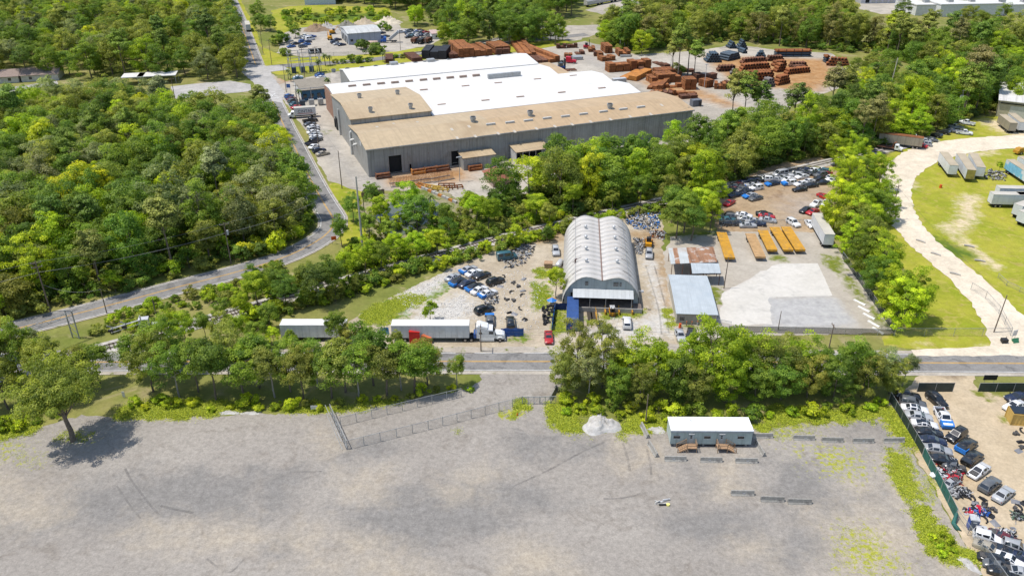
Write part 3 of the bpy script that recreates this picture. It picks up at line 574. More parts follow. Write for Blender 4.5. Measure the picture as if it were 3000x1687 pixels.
wood(DL([(1500,92),(1560,126),(1640,122),(1745,112),(1790,102),(1850,98),(1960,118),(2110,128),(2200,120),(2245,140),(2270,180),(2330,188),(2480,168),(2800,160),(2800,138),(2460,134),(2280,130),(2200,120),(2140,100),(2110,40),(2090,-60),(1760,-60),(1680,50),(1560,76)]),7.8,(('tall', 4),('round', 4),('pine', 1.5)),(('olive', 5),('mid', 4),('deep', 3),('brown', 1.2),('lime', .8)), 'in the wood behind the pipe yard', 'trees of the wood behind the pipe yard', 1.0,1.3, seed=11, lim=0, far='pipes')
# strip between factory and the lots
MIXR = (('bright', 3),('mid', 4),('deep', 4),('olive', 2.0),('lime', 1.4),('dark', 1))
wood(DL([(1240,520),(1300,505),(1400,486),(1500,462),(1620,436),(1700,408),(1770,385),(1850,356),(1985,340),(2100,322),(2180,290),(2270,245),(2340,212),(2500,165),(2800,150),(2800,262),(2500,280),(2440,292),(2380,322),(2300,345),(2200,380),(2100,392),(1960,408),(1866,440),(1800,478),(1790,520),(1700,508),(1560,520),(1470,538),(1400,530),(1320,520)]),
     6.9,(('round', 5),('tall', 4),('pine', .6),('loose', .8)), MIXR, 'the belt before the factory', 'trees of the belt beside the railway', .82,1.18, seed=13, lim=60, far='belt')
DARKU = (('deep', 3),('mid', 3),('olive', 2),('dark', 2))
UNDER += [(DL([(-260,850),(60,800),(250,752),(450,698),(600,662),(700,626),(765,590),(785,550),(780,510),(755,450),(730,405),(705,360),(680,335),(600,325),(0,312),(-260,312)]),3.4,41, DARKU, 'dense'),
          (DL([(1200,525),(1300,500),(1400,470),(1500,450),(1620,425),(1700,395),(1850,350),(2000,335),(2100,320),(2180,290),(2270,245),(2500,165),(2800,150),(2800,272),(2500,285),(2440,298),(2300,350),(2110,396),(1960,412),(1866,446),(1800,490),(1790,530),(1560,528),(1400,545),(1250,545)]),3.6,43, DARKU, 'belt'),
          (DL([(1500,92),(1560,130),(1745,116),(1850,102),(2110,132),(2245,142),(2330,192),(2480,154),(2480,130),(2000,100),(1600,90)]),5, 45, DARKU, 'pipes')]
for u, v, s_, c in ((1400,462,1.15, 'deep'),(1440,470,1.1, 'mid'),(1510,458,1.1, 'bright'),(1535,465,1.0, 'deep'),(1600,440,.8, 'olive'),(1640,425,.8, 'mid'),(1690,405,.85, 'bright')): tree('round' if u < 1600 else 'tall', *D(u, v), s_, c, f"{CNAME[c]} big tree standing before the long factory wall", 'trees before the factory wall')
# pines around the pipe yard
for i, (u, v, s, c) in enumerate([(1690,192,1.15, 'olive'),(1705,200,1.2, 'mid'),(1730,188,1.1, 'olive'),(1745,205,1.0, 'mid'),(1838,318,1.15, 'olive'),(1868,325,1.1, 'mid'),(1900,322,1.05, 'deep'),(2085,300,1.2, 'brown'),(2110,296,1.1, 'olive'),(2435,270,1.35, 'brown'),(2460,268,1.25, 'brown'),(2420,300,1.1, 'olive'),(2190,372,.95, 'brown'),(2160,385,.9, 'brown')]):
    tree('pine', *D(u, v), s, c, f"{CNAME[c]} pine tree " + ('standing in the rusty rebar yard' if u < 1800 else 'at the corner of the factory by the yard' if u < 1950 else 'in the woods left of the pole' if u < 2300 else 'beside the pole behind the parked cars'), 'pines about the yards')
for i, (u, v, s_, c) in enumerate([(2150,200,.8, 'mid'),(2175,225,.8, 'lime'),(2150,250,.75, 'bright'),(2120,268,.7, 'deep'),(2200,205,.85, 'deep'),(2225,225,.8, 'mid'),(2190,180,.85, 'olive'),(2060,292,.6, 'mid'),(2230,190,.9, 'mid'),(2195,250,.7, 'bright')]): tree('round', *D(u, v), s_, c, f"{CNAME[c]} tree at the right end of the roll yard", 'trees at the roll yard end')
# tree row between flatbed yard and lawn
row = [(2100,420,1.0, 'bright'),(2140,425,1.0, 'bright'),(2180,440,.9, 'lime'),(2125,455,1.0, 'bright'),(2165,475,.95, 'mid'),(2205,480,.9, 'bright'),(2130,500,1.05, 'lime'),(2175,520,1.05, 'bright'),(2215,525,.95, 'bright'),(2110,545,1.05, 'yellow'),(2150,560,1.05, 'bright'),(2200,565,1.0, 'mid'),(2232,560,.8, 'bright'),
       (2092,588,1.1, 'lime'),(2130,600,1.05, 'olive'),(2165,605,1.1, 'bright'),(2140,640,1.0, 'bright'),(2185,645,1.1, 'olive'),(2165,690,1.0, 'mid'),(2205,700,1.1, 'bright'),(2225,740,1.05, 'bright'),(2195,745,.9, 'deep'),(2245,785,1.05, 'bright'),(2280,805,1.1, 'bright'),(2265,825,1.0, 'lime')]
for i, (u, v, s, c) in enumerate(row):
    tree('thick', *D(u, v), s * .80, c, f"{CNAME[c]} leafy tree, {ORD[min(i, 19)]} from the far end of the lawn row" if i < 20 else f"{CNAME[c]} leafy tree at the street end of the lawn row, {('left', 'lower left', 'middle', 'outer', 'last')[i - 20]} one", 'tree row between flatbed yard and lawn')
# trees along the street, in front
fl = [(352,948,.82, 'mid'),(385,985,.85, 'olive'),(430,940,.95, 'mid'),(450,1000,.95, 'deep'),(500,985,.9, 'mid'),(545,1005,.95, 'deep'),(580,960,.9, 'olive'),(615,1000,1.0, 'mid'),(655,975,.95, 'deep'),(690,1000,.95, 'olive'),(730,985,.78, 'mid'),(765,1005,.8, 'olive'),(800,975,.76, 'deep'),(835,1000,.85, 'mid'),(870,985,1.05, 'olive'),(905,1000,.9, 'mid'),(940,970,.95, 'deep'),(975,995,.95, 'olive'),(1010,980,.9, 'mid'),(1045,990,.95, 'mid'),(1075,970,.75, 'olive'),(1150,975,.62, 'mid')]
for i, (u, v, s, c) in enumerate(fl):
    tree('near' if i % 3 else 'nearloose', *D(u, v), s * .96, c, f"{CNAME[c]} tree, {ORD[i] if i < 20 else 'next to last'} from the left in the bare-trunked row by the street" if i < 21 else 'small mid green tree at the right end of the row by the gravel entrance', 'street-side trees with bare trunks')
fr = [(1420,985,.75, 'olive'),(1450,960,.8, 'olive'),(1480,1000,.85, 'grey'),(1515,975,.9, 'olive'),(1550,1010,.85, 'mid'),(1585,980,.9, 'bright'),(1610,1015,.8, 'olive'),(1650,985,1.0, 'bright'),(1690,1010,.85, 'deep'),(1715,970,.9, 'bright'),(1745,1015,.85, 'olive'),(1785,985,1.1, 'bright'),(1825,1010,.95, 'bright'),(1865,975,1.05, 'bright'),(1895,1012,.85, 'mid'),(1930,980,.95, 'olive'),(1965,1005,.85, 'deep'),(2000,970,.9, 'bright'),(2030,1000,.85, 'olive'),(2065,975,.85, 'mid'),
      (2095,1005,.8, 'deep'),(2130,975,.85, 'mid'),(2165,1000,.8, 'olive'),(2205,975,.8, 'grey'),(2235,990,.68, 'olive'),(2270,970,.62, 'grey')]
for i, (u, v, s, c) in enumerate(fr):
    tree('nearloose' if c == 'grey' else 'thick', *D(u, v), s * random.uniform(.72,1.02), c, f"{CNAME[c]} tree, {ORD[i]} from the gravel entrance in the thicket behind the office" if i < 20 else f"{CNAME[c]} tree, {ORD[25 - i]} from the salvage yard end of the thicket", 'thicket of trees behind the office trailer')
# lower left: the lone oak and the clump behind it
tree('oak', *D(185,1110),1.0, 'olive', 'lone olive green oak with a dark trunk on the gravel, shading the lot', i=0, sz=1.0)
for i, (u, v, s, c, k) in enumerate([(20,1030,.9, 'olive', 'near'),(70,990,.95, 'mid', 'near'),(-40,1040,1.0, 'olive', 'nearloose'),(110,960,.9, 'grey', 'nearloose'),(20,960,1.0, 'olive', 'near'),(-80,970,1.0, 'mid', 'near'),(250,965,.75, 'mid', 'near'),(210,985,.7, 'olive', 'nearloose'),(150,1000,.8, 'olive', 'near'),(-30,920,1.0, 'grey', 'nearloose')]):
    tree(k, *D(u, v), s, c, f"{CNAME[c]} tree behind the lone oak, " + ('at the picture edge' if u < 60 else 'between the oak and the street' if u < 180 else 'right of the oak by the grass verge'), 'clump behind the lone oak')
# railway side trees and scrub
side = [(650,755,.85, 'bright', 'near'),(700,720,.75, 'mid', 'near'),(640,700,.5, 'deep', 'round'),(720,775,.75, 'deep', 'near'),(800,745,.95, 'dark', 'near'),(840,720,.95, 'deep', 'near'),(770,720,.7, 'olive', 'near'),(880,700,.8, 'bright', 'near'),(920,690,.7, 'bright', 'near'),(960,690,.7, 'mid', 'near'),(1000,660,.65, 'bright', 'near'),(1050,655,.7, 'bright', 'near'),(1100,640,.6, 'lime', 'near'),(1160,620,.6, 'mid', 'sapling'),(1200,560,.75, 'bright', 'near'),(1230,580,.85, 'bright', 'near'),(1350,560,.85, 'bright', 'near'),(1380,575,.6, 'olive', 'near'),(1440,540,.75, 'bright', 'near'),(1290,530,.6, 'mid', 'round'),
        (860,620,.65, 'mid', 'near'),(890,560,.7, 'deep', 'near'),(940,545,.8, 'deep', 'near'),(960,580,.8, 'bright', 'near'),(1020,560,.95, 'bright', 'near'),(1050,580,.9, 'deep', 'near'),(930,610,.7, 'mid', 'near'),(980,610,.6, 'mid', 'near'),(1120,560,.6, 'mid', 'round'),(1150,585,.55, 'mid', 'sapling'),(1130,600,.55, 'deep', 'round'),(1180,530,.6, 'bright', 'round'),(1250,545,.6, 'deep', 'round'),(610,800,.5, 'bright', 'near'),(560,810,.45, 'mid', 'near'),(680,830,.6, 'mid', 'near')]
side = [(u, v + 20, s * .82, c, k) if u < 900 and v < 760 and i < 20 else (u, v, s * .86, c, k) for i, (u, v, s, c, k) in enumerate(side)]
hedge = offpath(catmull(DL(rail_px[4:9]),6.0),-6.5)
side += [(p, None, random.uniform(.26,.48), random.choice(('bright', 'mid', 'deep', 'lime', 'olive')), random.choice(('thick', 'thick', 'sapling'))) for p in hedge[2:]]
for i, (u, v, s, c, k) in enumerate(side):
    if v is None: tree(k, u[0] + random.uniform(-1.5,1.5), u[1] + random.uniform(-1.5,1), s, c, f"{CNAME[c]} {'sapling' if k == 'sapling' else 'bushy tree'} in the hedge between railway and lot", 'hedge along the railway'); continue
    tree(k, *D(u, v), s, c, f"{CNAME[c]} tree by the railway, " + ('near the pond' if i >= 20 and u > 850 and u < 1140 else 'left of the shed lot' if u < 760 else 'above the grassy lot' if u < 1010 else 'between pond and shed' if u < 1300 else 'just behind the arched shed'), 'trees along the railway')
for i, (u, v, s, c) in enumerate([(470,868,.75, 'bright'),(520,862,.7, 'mid'),(560,872,.75, 'olive'),(600,866,.8, 'bright'),(650,872,.75, 'mid'),(690,870,.5, 'lime'),(735,876,.45, 'mid'),(850,876,.85, 'mid'),(880,880,.8, 'olive'),(925,880,.6, 'mid'),(430,862,.7, 'bright'),(1000,884,.5, 'olive')]):
    tree('near', *D(u, v), s * .68, c, f"{CNAME[c]} small tree, {ORD[i]} in the row between street and white trailers", 'trees between street and trailers')
shed_side = [(1690,560,.95, 'deep'),(1720,585,1.0, 'mid'),(1760,560,1.0, 'bright'),(1700,600,.95, 'mid'),(1740,606,1.0, 'deep'),(1785,585,.8, 'bright'),(1790,540,.9, 'bright'),(1680,530,.9, 'olive'),(1610,520,.8, 'mid'),(1540,530,.6, 'olive')]
for i, (u, v, s, c) in enumerate(shed_side):
    tree('near', *D(u, v), s * .88, c, f"{CNAME[c]} tree, {ORD[i]} of the group right of the arched shed's back end", 'trees right of the arched shed')
tree('near', *q(2,1, 330,800),.55, 'lime', 'small lime green tree at the left front corner of the arched shed')
tree('sapling', *q(1,1, 1320,978),.75, 'bright', 'lone green sapling on the rubble beside the white semi-trailer')
# shrubs
def shrubs(poly, spacing, cols, where, group, smin=.5, smax=1.1, seed=1, avoid=()):
    for x, y in scatter(poly, spacing, [(curve_pts, 4.8),(rl, 2.4)] + list(avoid),20000, seed):
        c = pick(cols); tree('bush', x, y, random.uniform(smin, smax), c, f"{CNAME[c]} shrub {where}", group)
BC = (('bright', 3),('mid', 3),('olive', 3),('lime', 1))
shrubs(DL([(245,838),(300,800),(400,765),(500,740),(600,712),(640,690),(700,678),(690,700),(600,745),(480,785),(380,815),(270,845)]),3.0, BC, 'on the bank between curving road and railway', 'shrubs between road and railway', .6,1.15,21)
shrubs(DL([(850,640),(960,560),(1200,510),(1400,520),(1500,530),(1300,580),(1100,625),(960,665),(880,680),(760,720)]),4.2, BC, 'in the scrub between pond and railway', 'scrub along the railway', .6,1.3,23)
shrubs(DL([(340,1008),(560,1022),(830,1012),(1000,1000),(1180,970),(1190,985),(990,1010),(830,1030),(560,1040),(330,1030)]),2.6,(('yellow', .7),('lime', 2),('bright', 2),('olive', 1)), 'under the street-side row of bare trunks', 'undergrowth by the gravel lot', .4,.85,25)
shrubs(DL([(1395,1000),(1600,1035),(1900,1040),(2230,1010),(2230,1030),(1900,1060),(1640,1062),(1560,1055),(1400,1040)]),2.8,(('lime', 3),('yellow', 1),('bright', 3),('mid', 1.5)), 'under the thicket behind the office trailer', 'undergrowth by the office trailer', .45,1.0,27)
shrubs(DL([(-60,1080),(60,1055),(150,1040),(140,1056),(60,1078),(-60,1105)]),2.4, BC, 'at the gravel edge left of the lone oak', 'undergrowth by the oak', .4,.9,29)
shrubs(DL([(640,800),(780,750),(1000,690),(1200,640),(1380,590),(1390,600),(1200,652),(1010,705),(800,775),(670,830)]),3.4, BC, 'between the railway and the grassy lot', 'scrub beside the lot', .6,1.2,31)
for sg_, sd_ in ((-1,51),(1,53)):
    a_, b_ = offpath(catmull(DL(rail_px[4:10]),5), sg_ * 2.6), offpath(catmull(DL(rail_px[4:10]),5), sg_ * 6.0); shrubs(a_ + b_[::-1], 2.6, BC, ('on the lot side' if sg_ < 0 else 'on the pond side') + ' of the rails', 'scrub at the rails', .6,1.25, sd_)
shrubs(qL(3,2, [(1220,1160),(1330,1180),(1420,1300),(1330,1320),(1240,1250)]),1.7,(('bright', 2),('lime', 2)), 'by the green fence near the salvage yard', 'weeds by the fence', .35,.6,33)
shrubs(qL(1,0, [(130,120),(420,90),(960,90),(980,160),(640,180),(330,205)]),9, BC, 'in the far green field', 'shrubs in the far field', .8,2.0,35)
for u, v, s, c in ((800,372,2.2, 'dark'),(920,390,2.0, 'deep'),(870,410,1.6, 'dark'),(940,408,1.5, 'mid')): tree('bush', *q(1,0, u, v), s, c, f"{CNAME[c]} big shrub before the blue-grey metal workshop", 'shrubs before the workshop')
for u, v, s, c in ((720,470,1.4, 'mid'),(760,475,1.3, 'deep'),(790,472,1.3, 'mid'),(850,468,1.1, 'deep'),(200,330,2.2, 'deep'),(150,340,2.0, 'mid'),(220,420,1.8, 'mid'),(1050,440,1.0, 'mid'),(1110,440,1.0, 'olive'),(600,480,.9, 'olive'),(660,480,.9, 'mid'),(960,230,1.7, 'deep'),(1000,235,1.3, 'mid')): tree('bush', *q(1,0, u, v), s, c, f"{CNAME[c]} shrub " + ('beside the pale far yard' if v < 430 else 'along the access road behind the factory'), 'shrubs about the far yard')
for u, v, s, c in ((40,230,.9, 'deep'),(110,240,.85, 'deep'),(20,170,.9, 'mid'),(260,230,.6, 'mid'),(300,290,.65, 'mid'),(1200,200,1.0, 'bright'),(1220,185,1.0, 'bright'),(1420,330,.8, 'bright'),(1480,320,.9, 'mid'),(1540,340,.8, 'deep')): tree('round', *q(1,0, u, v), s, c, f"{CNAME[c]} tree " + ('between far road and pale yard' if u < 400 else 'beside the rail spur behind the factory'), 'trees about the far yard')
for i, (u, v, s, c) in enumerate([(700,330,.9, 'bright'),(760,350,.8, 'mid'),(870,370,.9, 'mid'),(980,410,1.0, 'lime'),(1040,380,.9, 'deep'),(1240,560,.45, 'olive'),(1280,560,.4, 'mid'),(30,330,.7, 'bright'),(160,300,.7, 'mid'),(230,330,.7, 'mid'),(290,310,.7, 'deep'),(380,305,.6, 'bright')]):
    tree('round', *q(2,0, u, v), s, c, f"{CNAME[c]} tree at the far edge of the rebar yard", 'trees at the rebar yard edge')
for u, v, s, c in ((1200,1040,.5, 'bright'),(1180,1035,.45, 'lime')): tree('sapling', *q(3,0, u, v), s, c, f"{CNAME[c]} sapling among the cars parked on the lawn", 'saplings on the lawn')
tree('sapling', *q(3,0, 1740,1300),.5, 'bright', 'small sapling beside the scrap pile on the lawn')
for u, v, s, c in ((1160,80,1.0, 'mid'),(1000,150,.9, 'dark'),(1450,95,.9, 'deep'),(1720,60,.8, 'olive'),(1640,75,.5, 'brown'),(1600,200,.9, 'mid'),(1500,170,.9, 'olive'),(1760,210,.9, 'mid')): tree('round', *q(3,0, u, v), s, c, f"{CNAME[c]} tree before the white far building", 'trees before the far building')
# the inner and far woods: trees nobody could tell apart, one mass for each wood
def woodland(name, label, trees_):
    P = [(x, y, 0) for x, y, *_ in trees_]; me = bpy.data.meshes.new(name); me.from_pydata(P, [], [])
    rg_ = np.random.default_rng(len(P)); have = {k: [i for i in range(len(PROTO[k])) if (k, i) in SRC] for k in PROTO}
    ch = [(k if have[k] else 'round') for k in (t_[3] for t_ in trees_)]; ch = [(k, have[k][int(rg_.integers(0, len(have[k])))]) for k in ch]
    keys = sorted(set(ch)); kid = np.array([keys.index(c) for c in ch], np.int32)
    me.attributes.new('kid', 'INT', 'POINT').data.foreach_set('value', kid)
    me.attributes.new('scl', 'FLOAT', 'POINT').data.foreach_set('value', np.array([t_[2] for t_ in trees_], np.float32))
    me.attributes.new('rot', 'FLOAT', 'POINT').data.foreach_set('value', rg_.uniform(0,6.28, len(P)).astype(np.float32))
    tint = np.array([[*(v * k for v in GREENS[t_[4]]),1] for t_, k in zip(trees_, rg_.uniform(.82,1.18, len(P)))], np.float32)
    me.attributes.new('tint', 'FLOAT_COLOR', 'POINT').data.foreach_set('color', tint.ravel())
    ng = bpy.data.node_groups.new(name, 'GeometryNodeTree')
    ng.interface.new_socket(name='Geometry', in_out='INPUT', socket_type='NodeSocketGeometry'); ng.interface.new_socket(name='Geometry', in_out='OUTPUT', socket_type='NodeSocketGeometry')
    nn = lambda typ, **kw: (lambda n: ([setattr(n, a, b) for a, b in kw.items()], n)[1])(ng.nodes.new(typ)); lk = ng.links.new
    gi, go = nn('NodeGroupInput'), nn('NodeGroupOutput'); jo = nn('GeometryNodeJoinGeometry')
    def attr(nm, ty): a = nn('GeometryNodeInputNamedAttribute', data_type=ty); a.inputs[0].default_value = nm; return a.outputs[0]
    rot = nn('ShaderNodeCombineXYZ'); lk(attr('rot', 'FLOAT'), rot.inputs[2]); scl = attr('scl', 'FLOAT'); ki = attr('kid', 'INT')
    for j, (k, i) in enumerate(keys):
        src = [o for o in SRC[(k, i)]]
        cmp_ = nn('FunctionNodeCompare', data_type='INT', operation='EQUAL'); lk(ki, cmp_.inputs[2]); cmp_.inputs[3].default_value = j
        cr = nn('GeometryNodeObjectInfo', transform_space='ORIGINAL'); cr.inputs[0].default_value = src[0]
        sm_ = nn('GeometryNodeSetMaterial'); lk(cr.outputs['Geometry'], sm_.inputs[0]); sm_.inputs[2].default_value = WOODMAT['pine' if k == 'pine' else 'leaf']
        tk = nn('GeometryNodeObjectInfo', transform_space='ORIGINAL'); tk.inputs[0].default_value = src[1]
        j2 = nn('GeometryNodeJoinGeometry'); lk(sm_.outputs[0], j2.inputs[0]); lk(tk.outputs['Geometry'], j2.inputs[0])
        ip = nn('GeometryNodeInstanceOnPoints'); lk(gi.outputs[0], ip.inputs['Points']); lk(cmp_.outputs[0], ip.inputs['Selection']); lk(j2.outputs[0], ip.inputs['Instance'])
        lk(rot.outputs[0], ip.inputs['Rotation']); lk(scl, ip.inputs['Scale']); lk(ip.outputs[0], jo.inputs[0])
    lk(jo.outputs[0], go.inputs[0])
    o = place(name, me); md = o.modifiers.new('trees', 'NODES'); md.node_group = ng
    return tag(o, label, 'woodland', kind='stuff')
WOODMAT = {}
for k, src in (('leaf', m_leaf),('pine', m_needle)):
    mm = src.copy(); mm.name = 'wood_' + k; t_ = mm.node_tree; an = N(t_, 'Attribute', attribute_name='tint', attribute_type='INSTANCER')
    for nd in t_.nodes:
        if nd.bl_idname == 'ShaderNodeHueSaturation': t_.links.new(an.outputs['Color'], nd.inputs['Color'])
    WOODMAT[k] = mm
for poly, sp, sd_, mix, key in UNDER:
    for x, y in scatter(poly, sp, [(curve_pts, 5.5),(rl, 3.4)], 40000, sd_): FAR.setdefault(key, []).append((x, y, random.uniform(.8,1.7), 'bush', pick(mix)))
for key, (nm, lb) in FARNAMES.items():
    if FAR.get(key): woodland(nm, lb, FAR[key])
n_f = sum(map(len, FAR.values()))
# grass and weeds
C, Nn, SZ, LV = [], [], [], []
rg = np.random.default_rng(5)
for poly, n, h, ca, cb, cl in TUFTS:
    P = np.array(poly); lo, hi = P.min(0), P.max(0); c = rg.uniform(lo - .4, hi + .4,(n * 6,2)); f = blob(poly, 3.0)(c); nz = vnoise(c, .55, int(n)) * .5
    c = c[(f + nz * cl > .5)][:n]
    k = 12; c = np.repeat(c, k, 0); c = c + rg.normal(size=c.shape) * (h * .7 + .08); hh = h * rg.uniform(.3,1.0, len(c))
    C.append(np.column_stack([c, hh * .45])); az = rg.uniform(0,6.28, len(c)); Nn.append(np.column_stack([np.cos(az), np.sin(az), rg.uniform(.6,2.4, len(c))])); SZ.append(hh * .8 + .05); LV.append(np.clip(.5 + rg.normal(size=len(c)) * .28,0, 1))
gm = quads_mesh('weed_grass', np.concatenate(C), np.concatenate(Nn), np.concatenate(SZ), np.concatenate(LV), m_blade, .32, rg)
tag(place('weed_grass', gm, color=(.37,.43,.04)), 'yellow-green weeds and rough grass around the lots', 'grass', kind='stuff')
print('FARS', {k: len(v) for k, v in FAR.items()}); print('TREES', len(TREES), 'FAR', n_f, 'grass', len(gm.polygons))
# ================================================================= buildings
m_wallgrey = ribbed('factory_wall', (.30,.30,.285),.9,.55, 'X', dirt=(.20,.185,.16), dlo=.52, dhi=.8, stripe=.14)
m_wallgreyY = ribbed('factory_wall_end', (.30,.30,.285),.9,.55, 'Y', dirt=(.22,.20,.17), dlo=.52, dhi=.8, stripe=.14)
m_roofTan = ribbed('tan_roof', (.43,.33,.205),.8,.6, 'X', dirt=(.33,.235,.135), dlo=.5, dhi=.78, dscale=.05, stripe=.06, depth=.15)
m_roofTan2 = ribbed('old_tan_roof', (.42,.30,.175),.8,.6, 'X', dirt=(.47,.34,.20), dlo=.45, dhi=.7, dscale=.09, stripe=.08, depth=.15)
m_roofWhite = ribbed('white_roof', (.64,.622,.585),3.0,.5, 'X', dirt=(.54,.475,.39), dlo=.52, dhi=.9, dscale=.045, stripe=.04, depth=.12, var=.05)
m_dark = M('dark_opening', (.012,.014,.016),.8); m_galv = M('galvanised', (.36,.37,.37),.45,.3, dirt=(.25,.2,.15)); m_trim = M('pale_trim', (.48,.47,.44),.6)
m_skylight = M('skylight_panel', (.47,.42,.34),.3, var=.15); m_conc = MATS['concrete_slab']; m_plainconc = M('plain_concrete', (.36,.345,.32),.9, var=.2, dirt=(.22,.21,.19), bmp=.2)
m_rust = M('rust', (.185,.065,.024),.9, var=.35, scale=.9, dirt=(.30,.115,.033), dlo=.42, dhi=.7, bmp=.5, rnd=.25)
m_rustdark = M('dark_rust', (.115,.050,.028),.9, var=.4, scale=1.2, dirt=(.22,.09,.04), bmp=.5, rnd=.3)
m_orange = M('orange_rust', (.42,.17,.035),.9, var=.3, scale=.8, dirt=(.25,.10,.03), bmp=.4)
m_glass = M('dark_glass', (.02,.026,.03),.08, sp=.8); m_alu = M('aluminium', (.52,.52,.52),.4,.2)
WA = R(21.8); WO = q(1,0, 855,1340)
wh = thing('factory', 'huge low factory with white roofs, tan metal wing and grey ribbed walls', 'factory', WO, WA)
def wl(p):                                        # world x, y to the factory's own frame
    dx, dy = p[0] - WO[0], p[1] - WO[1]; c, s = math.cos(WA), math.sin(WA); return dx * c + dy * s, -dx * s + dy * c
def slab(name, mat, parent, pts, th=.25):
    """roof slope: four corners, given thickness downwards"""
    b = MB(); n = len(pts); b.add(list(pts) + [(x, y, z - th) for x, y, z in pts], [tuple(range(n)), tuple(range(2 * n - 1, n - 1,-1))] + [(i, i + n, (i + 1) % n + n, (i + 1) % n) for i in range(n)])
    return b.build(name, mat, parent)
def wall_bays(parent, x0, x1, y, h, bay, doors=(), mat=None, t=.22, pipes=True, z0=0):
    """front wall built bay by bay; doors (a, b, height) are real openings"""
    n = max(1, round((x1 - x0) / bay)); xs = [x0 + (x1 - x0) * i / n for i in range(n + 1)]
    for a, b in zip(xs[:-1], xs[1:]):
        w_ = MB(); a += .02; b -= .02; cuts = sorted((max(a, d[0]), min(b, d[1]), d[2]) for d in doors if d[1] > a and d[0] < b); p = a
        for c, d, hh in cuts:
            if c > p: w_.box(p, c, y, y + t, z0, h)
            w_.box(c, d, y, y + t, hh, h); p = d
        if p < b: w_.box(p, b, y, y + t, z0, h)
        w_.build('wall_panel', mat or m_wallgrey, parent)
        if pipes: MB().box(b - .06, b + .1, y - .14, y - .01, z0, h - .15).build('downspout', m_galv, parent)
    for a, b, hh in doors: MB().box(a + .02, b - .02, y + t + .5, y + t + .6, z0, hh + .3).build('door', m_dark, parent)
EV, RG, YD, XL = 9.2,10.9,25.0,117.5
d1 = [wl(q(1,0, x, y))[0] for x, y in ((1003,1312),(1100,1300),(1155,1298),(1176,1296),(1477,1255),(1532,1250))]
wall_bays(wh, 0, XL, 0, EV - .3,6.53, [(d1[0], d1[1], 6.0),(d1[2], d1[3], 2.6),(d1[4], d1[5], 5.0)])
# gable ends of the wing
for nm, x in (('end_wall', 0),('end_wall', XL)):
    s = .22 if x == 0 else -.22
    MB().extr([(.25,0),(YD, 0),(YD, EV + .1),(11, RG - .3),(.25, EV - .35)], 'X', x + min(0, s) if x else 0, x + max(0, s) if not x else XL).build(nm, m_wallgreyY, wh)
XS = 43.5
for a, b, mt in ((-.5, XS, m_roofTan),(XS - .02, XL + .5, m_roofTan2)):
    slab('roof_slope', mt, wh, [(a, -.5, EV - .05),(b, -.5, EV - .05),(b, 11, RG),(a, 11, RG)]); slab('roof_slope', mt, wh, [(a, 11.01, RG),(b, 11.01, RG),(b, YD + .2, EV + .45),(a, YD + .2, EV + .45)])
MB().box(-.5, XL + .5,-.72,-.52, EV - .42, EV - .1).build('gutter', m_galv, wh)
def zw(y): return EV - .05 + (RG - EV + .05) * (y + .5) / 11.5 if y < 11 else RG - (RG - EV - .45) * (y - 11) / (YD - 10.8)
def turbine(x, y, z, r=1.0, h=1.7, parent=wh):
    b = MB(); b.cyl((x, y), r * .8, z - .3, z + h * .55,14); b.cyl((x, y), r, z + h * .5, z + h, 14); b.cyl((x, y), r * 1.06, z + h * .93, z + h * 1.02,14)
    o = b.build('roof_ventilator', m_galv, parent); MB().cyl((x, y), r * .82, z + h * 1.02, z + h * 1.05,14).build('ventilator_mouth', m_dark, o)
for c, x, y in ((1,1640,915),(2,137,868),(2,738,808)):
    X, Y = wl(q(c, 0, x, y + 18,10.2)); turbine(X, Y, zw(Y))
for c, x, y in ((1,1773,935),(1,1918,920),(2,123,905),(2,265,888),(2,403,873),(2,540,856),(2,690,838),(2,840,820),(2,974,804)):
    X, Y = wl(q(c, 0, x, y, 10.6)); Y = max(2, min(24, Y)); z = zw(Y); MB().box(X - 1.6, X + 1.6, Y - .35, Y + .35, z - .1, z + .55).build('ridge_vent', m_trim, wh)
for c, x, y in ((1,1480,985),(1,1610,965),(1,1520,1028),(1,1657,1014),(1,1830,993),(2,20,978),(2,185,957),(2,325,940),(2,455,925),(2,595,906),(2,745,888),(2,895,868),(2,1050,850),(1,915,968),(1,1040,938),(1,1220,930),(2,1130,800)):
    X, Y = wl(q(c, 0, x, y, 9.9)); a, b = Y - .9, Y + .9
    slab('skylight', m_skylight, wh, [(X - .42, a, zw(a) + .03),(X + .42, a, zw(a) + .03),(X + .42, b, zw(b) + .03),(X - .42, b, zw(b) + .03)], .02)
# raised tan block
B2 = dict(x0=.6, x1=28.4, y0=YD + .3, y1=59.0, ev=11.6, rg=13.4, ym=40.0)
wall_bays(wh, B2['x0'], B2['x1'], B2['y0'], B2['ev'] - .2,9.3, pipes=False)
MB().extr([(B2['y0'] + .25,0),(B2['y1'], 0),(B2['y1'], B2['ev'] - .3),(B2['ym'], B2['rg'] - .3),(B2['y0'] + .25, B2['ev'] - .3)], 'X', .6,.85).build('end_wall', m_wallgreyY, wh)
MB().extr([(B2['y0'] + .25,8),(B2['y1'], 8),(B2['y1'], B2['ev'] - .3),(B2['ym'], B2['rg'] - .3),(B2['y0'] + .25, B2['ev'] - .3)], 'X', 28.1,28.38).build('end_wall', m_wallgreyY, wh)
for (ya, za),(yb, zb_) in (((B2['y0'] - .4,11.55),(34.0,12.75)),((34.01,12.75),(B2['ym'], 13.4)),((B2['ym'] + .01,13.4),(B2['y1'] + .3,11.55))):
    slab('roof_slope', m_roofTan, wh, [(.2, ya, za),(28.8, ya, za),(28.8, yb, zb_),(.2, yb, zb_)])
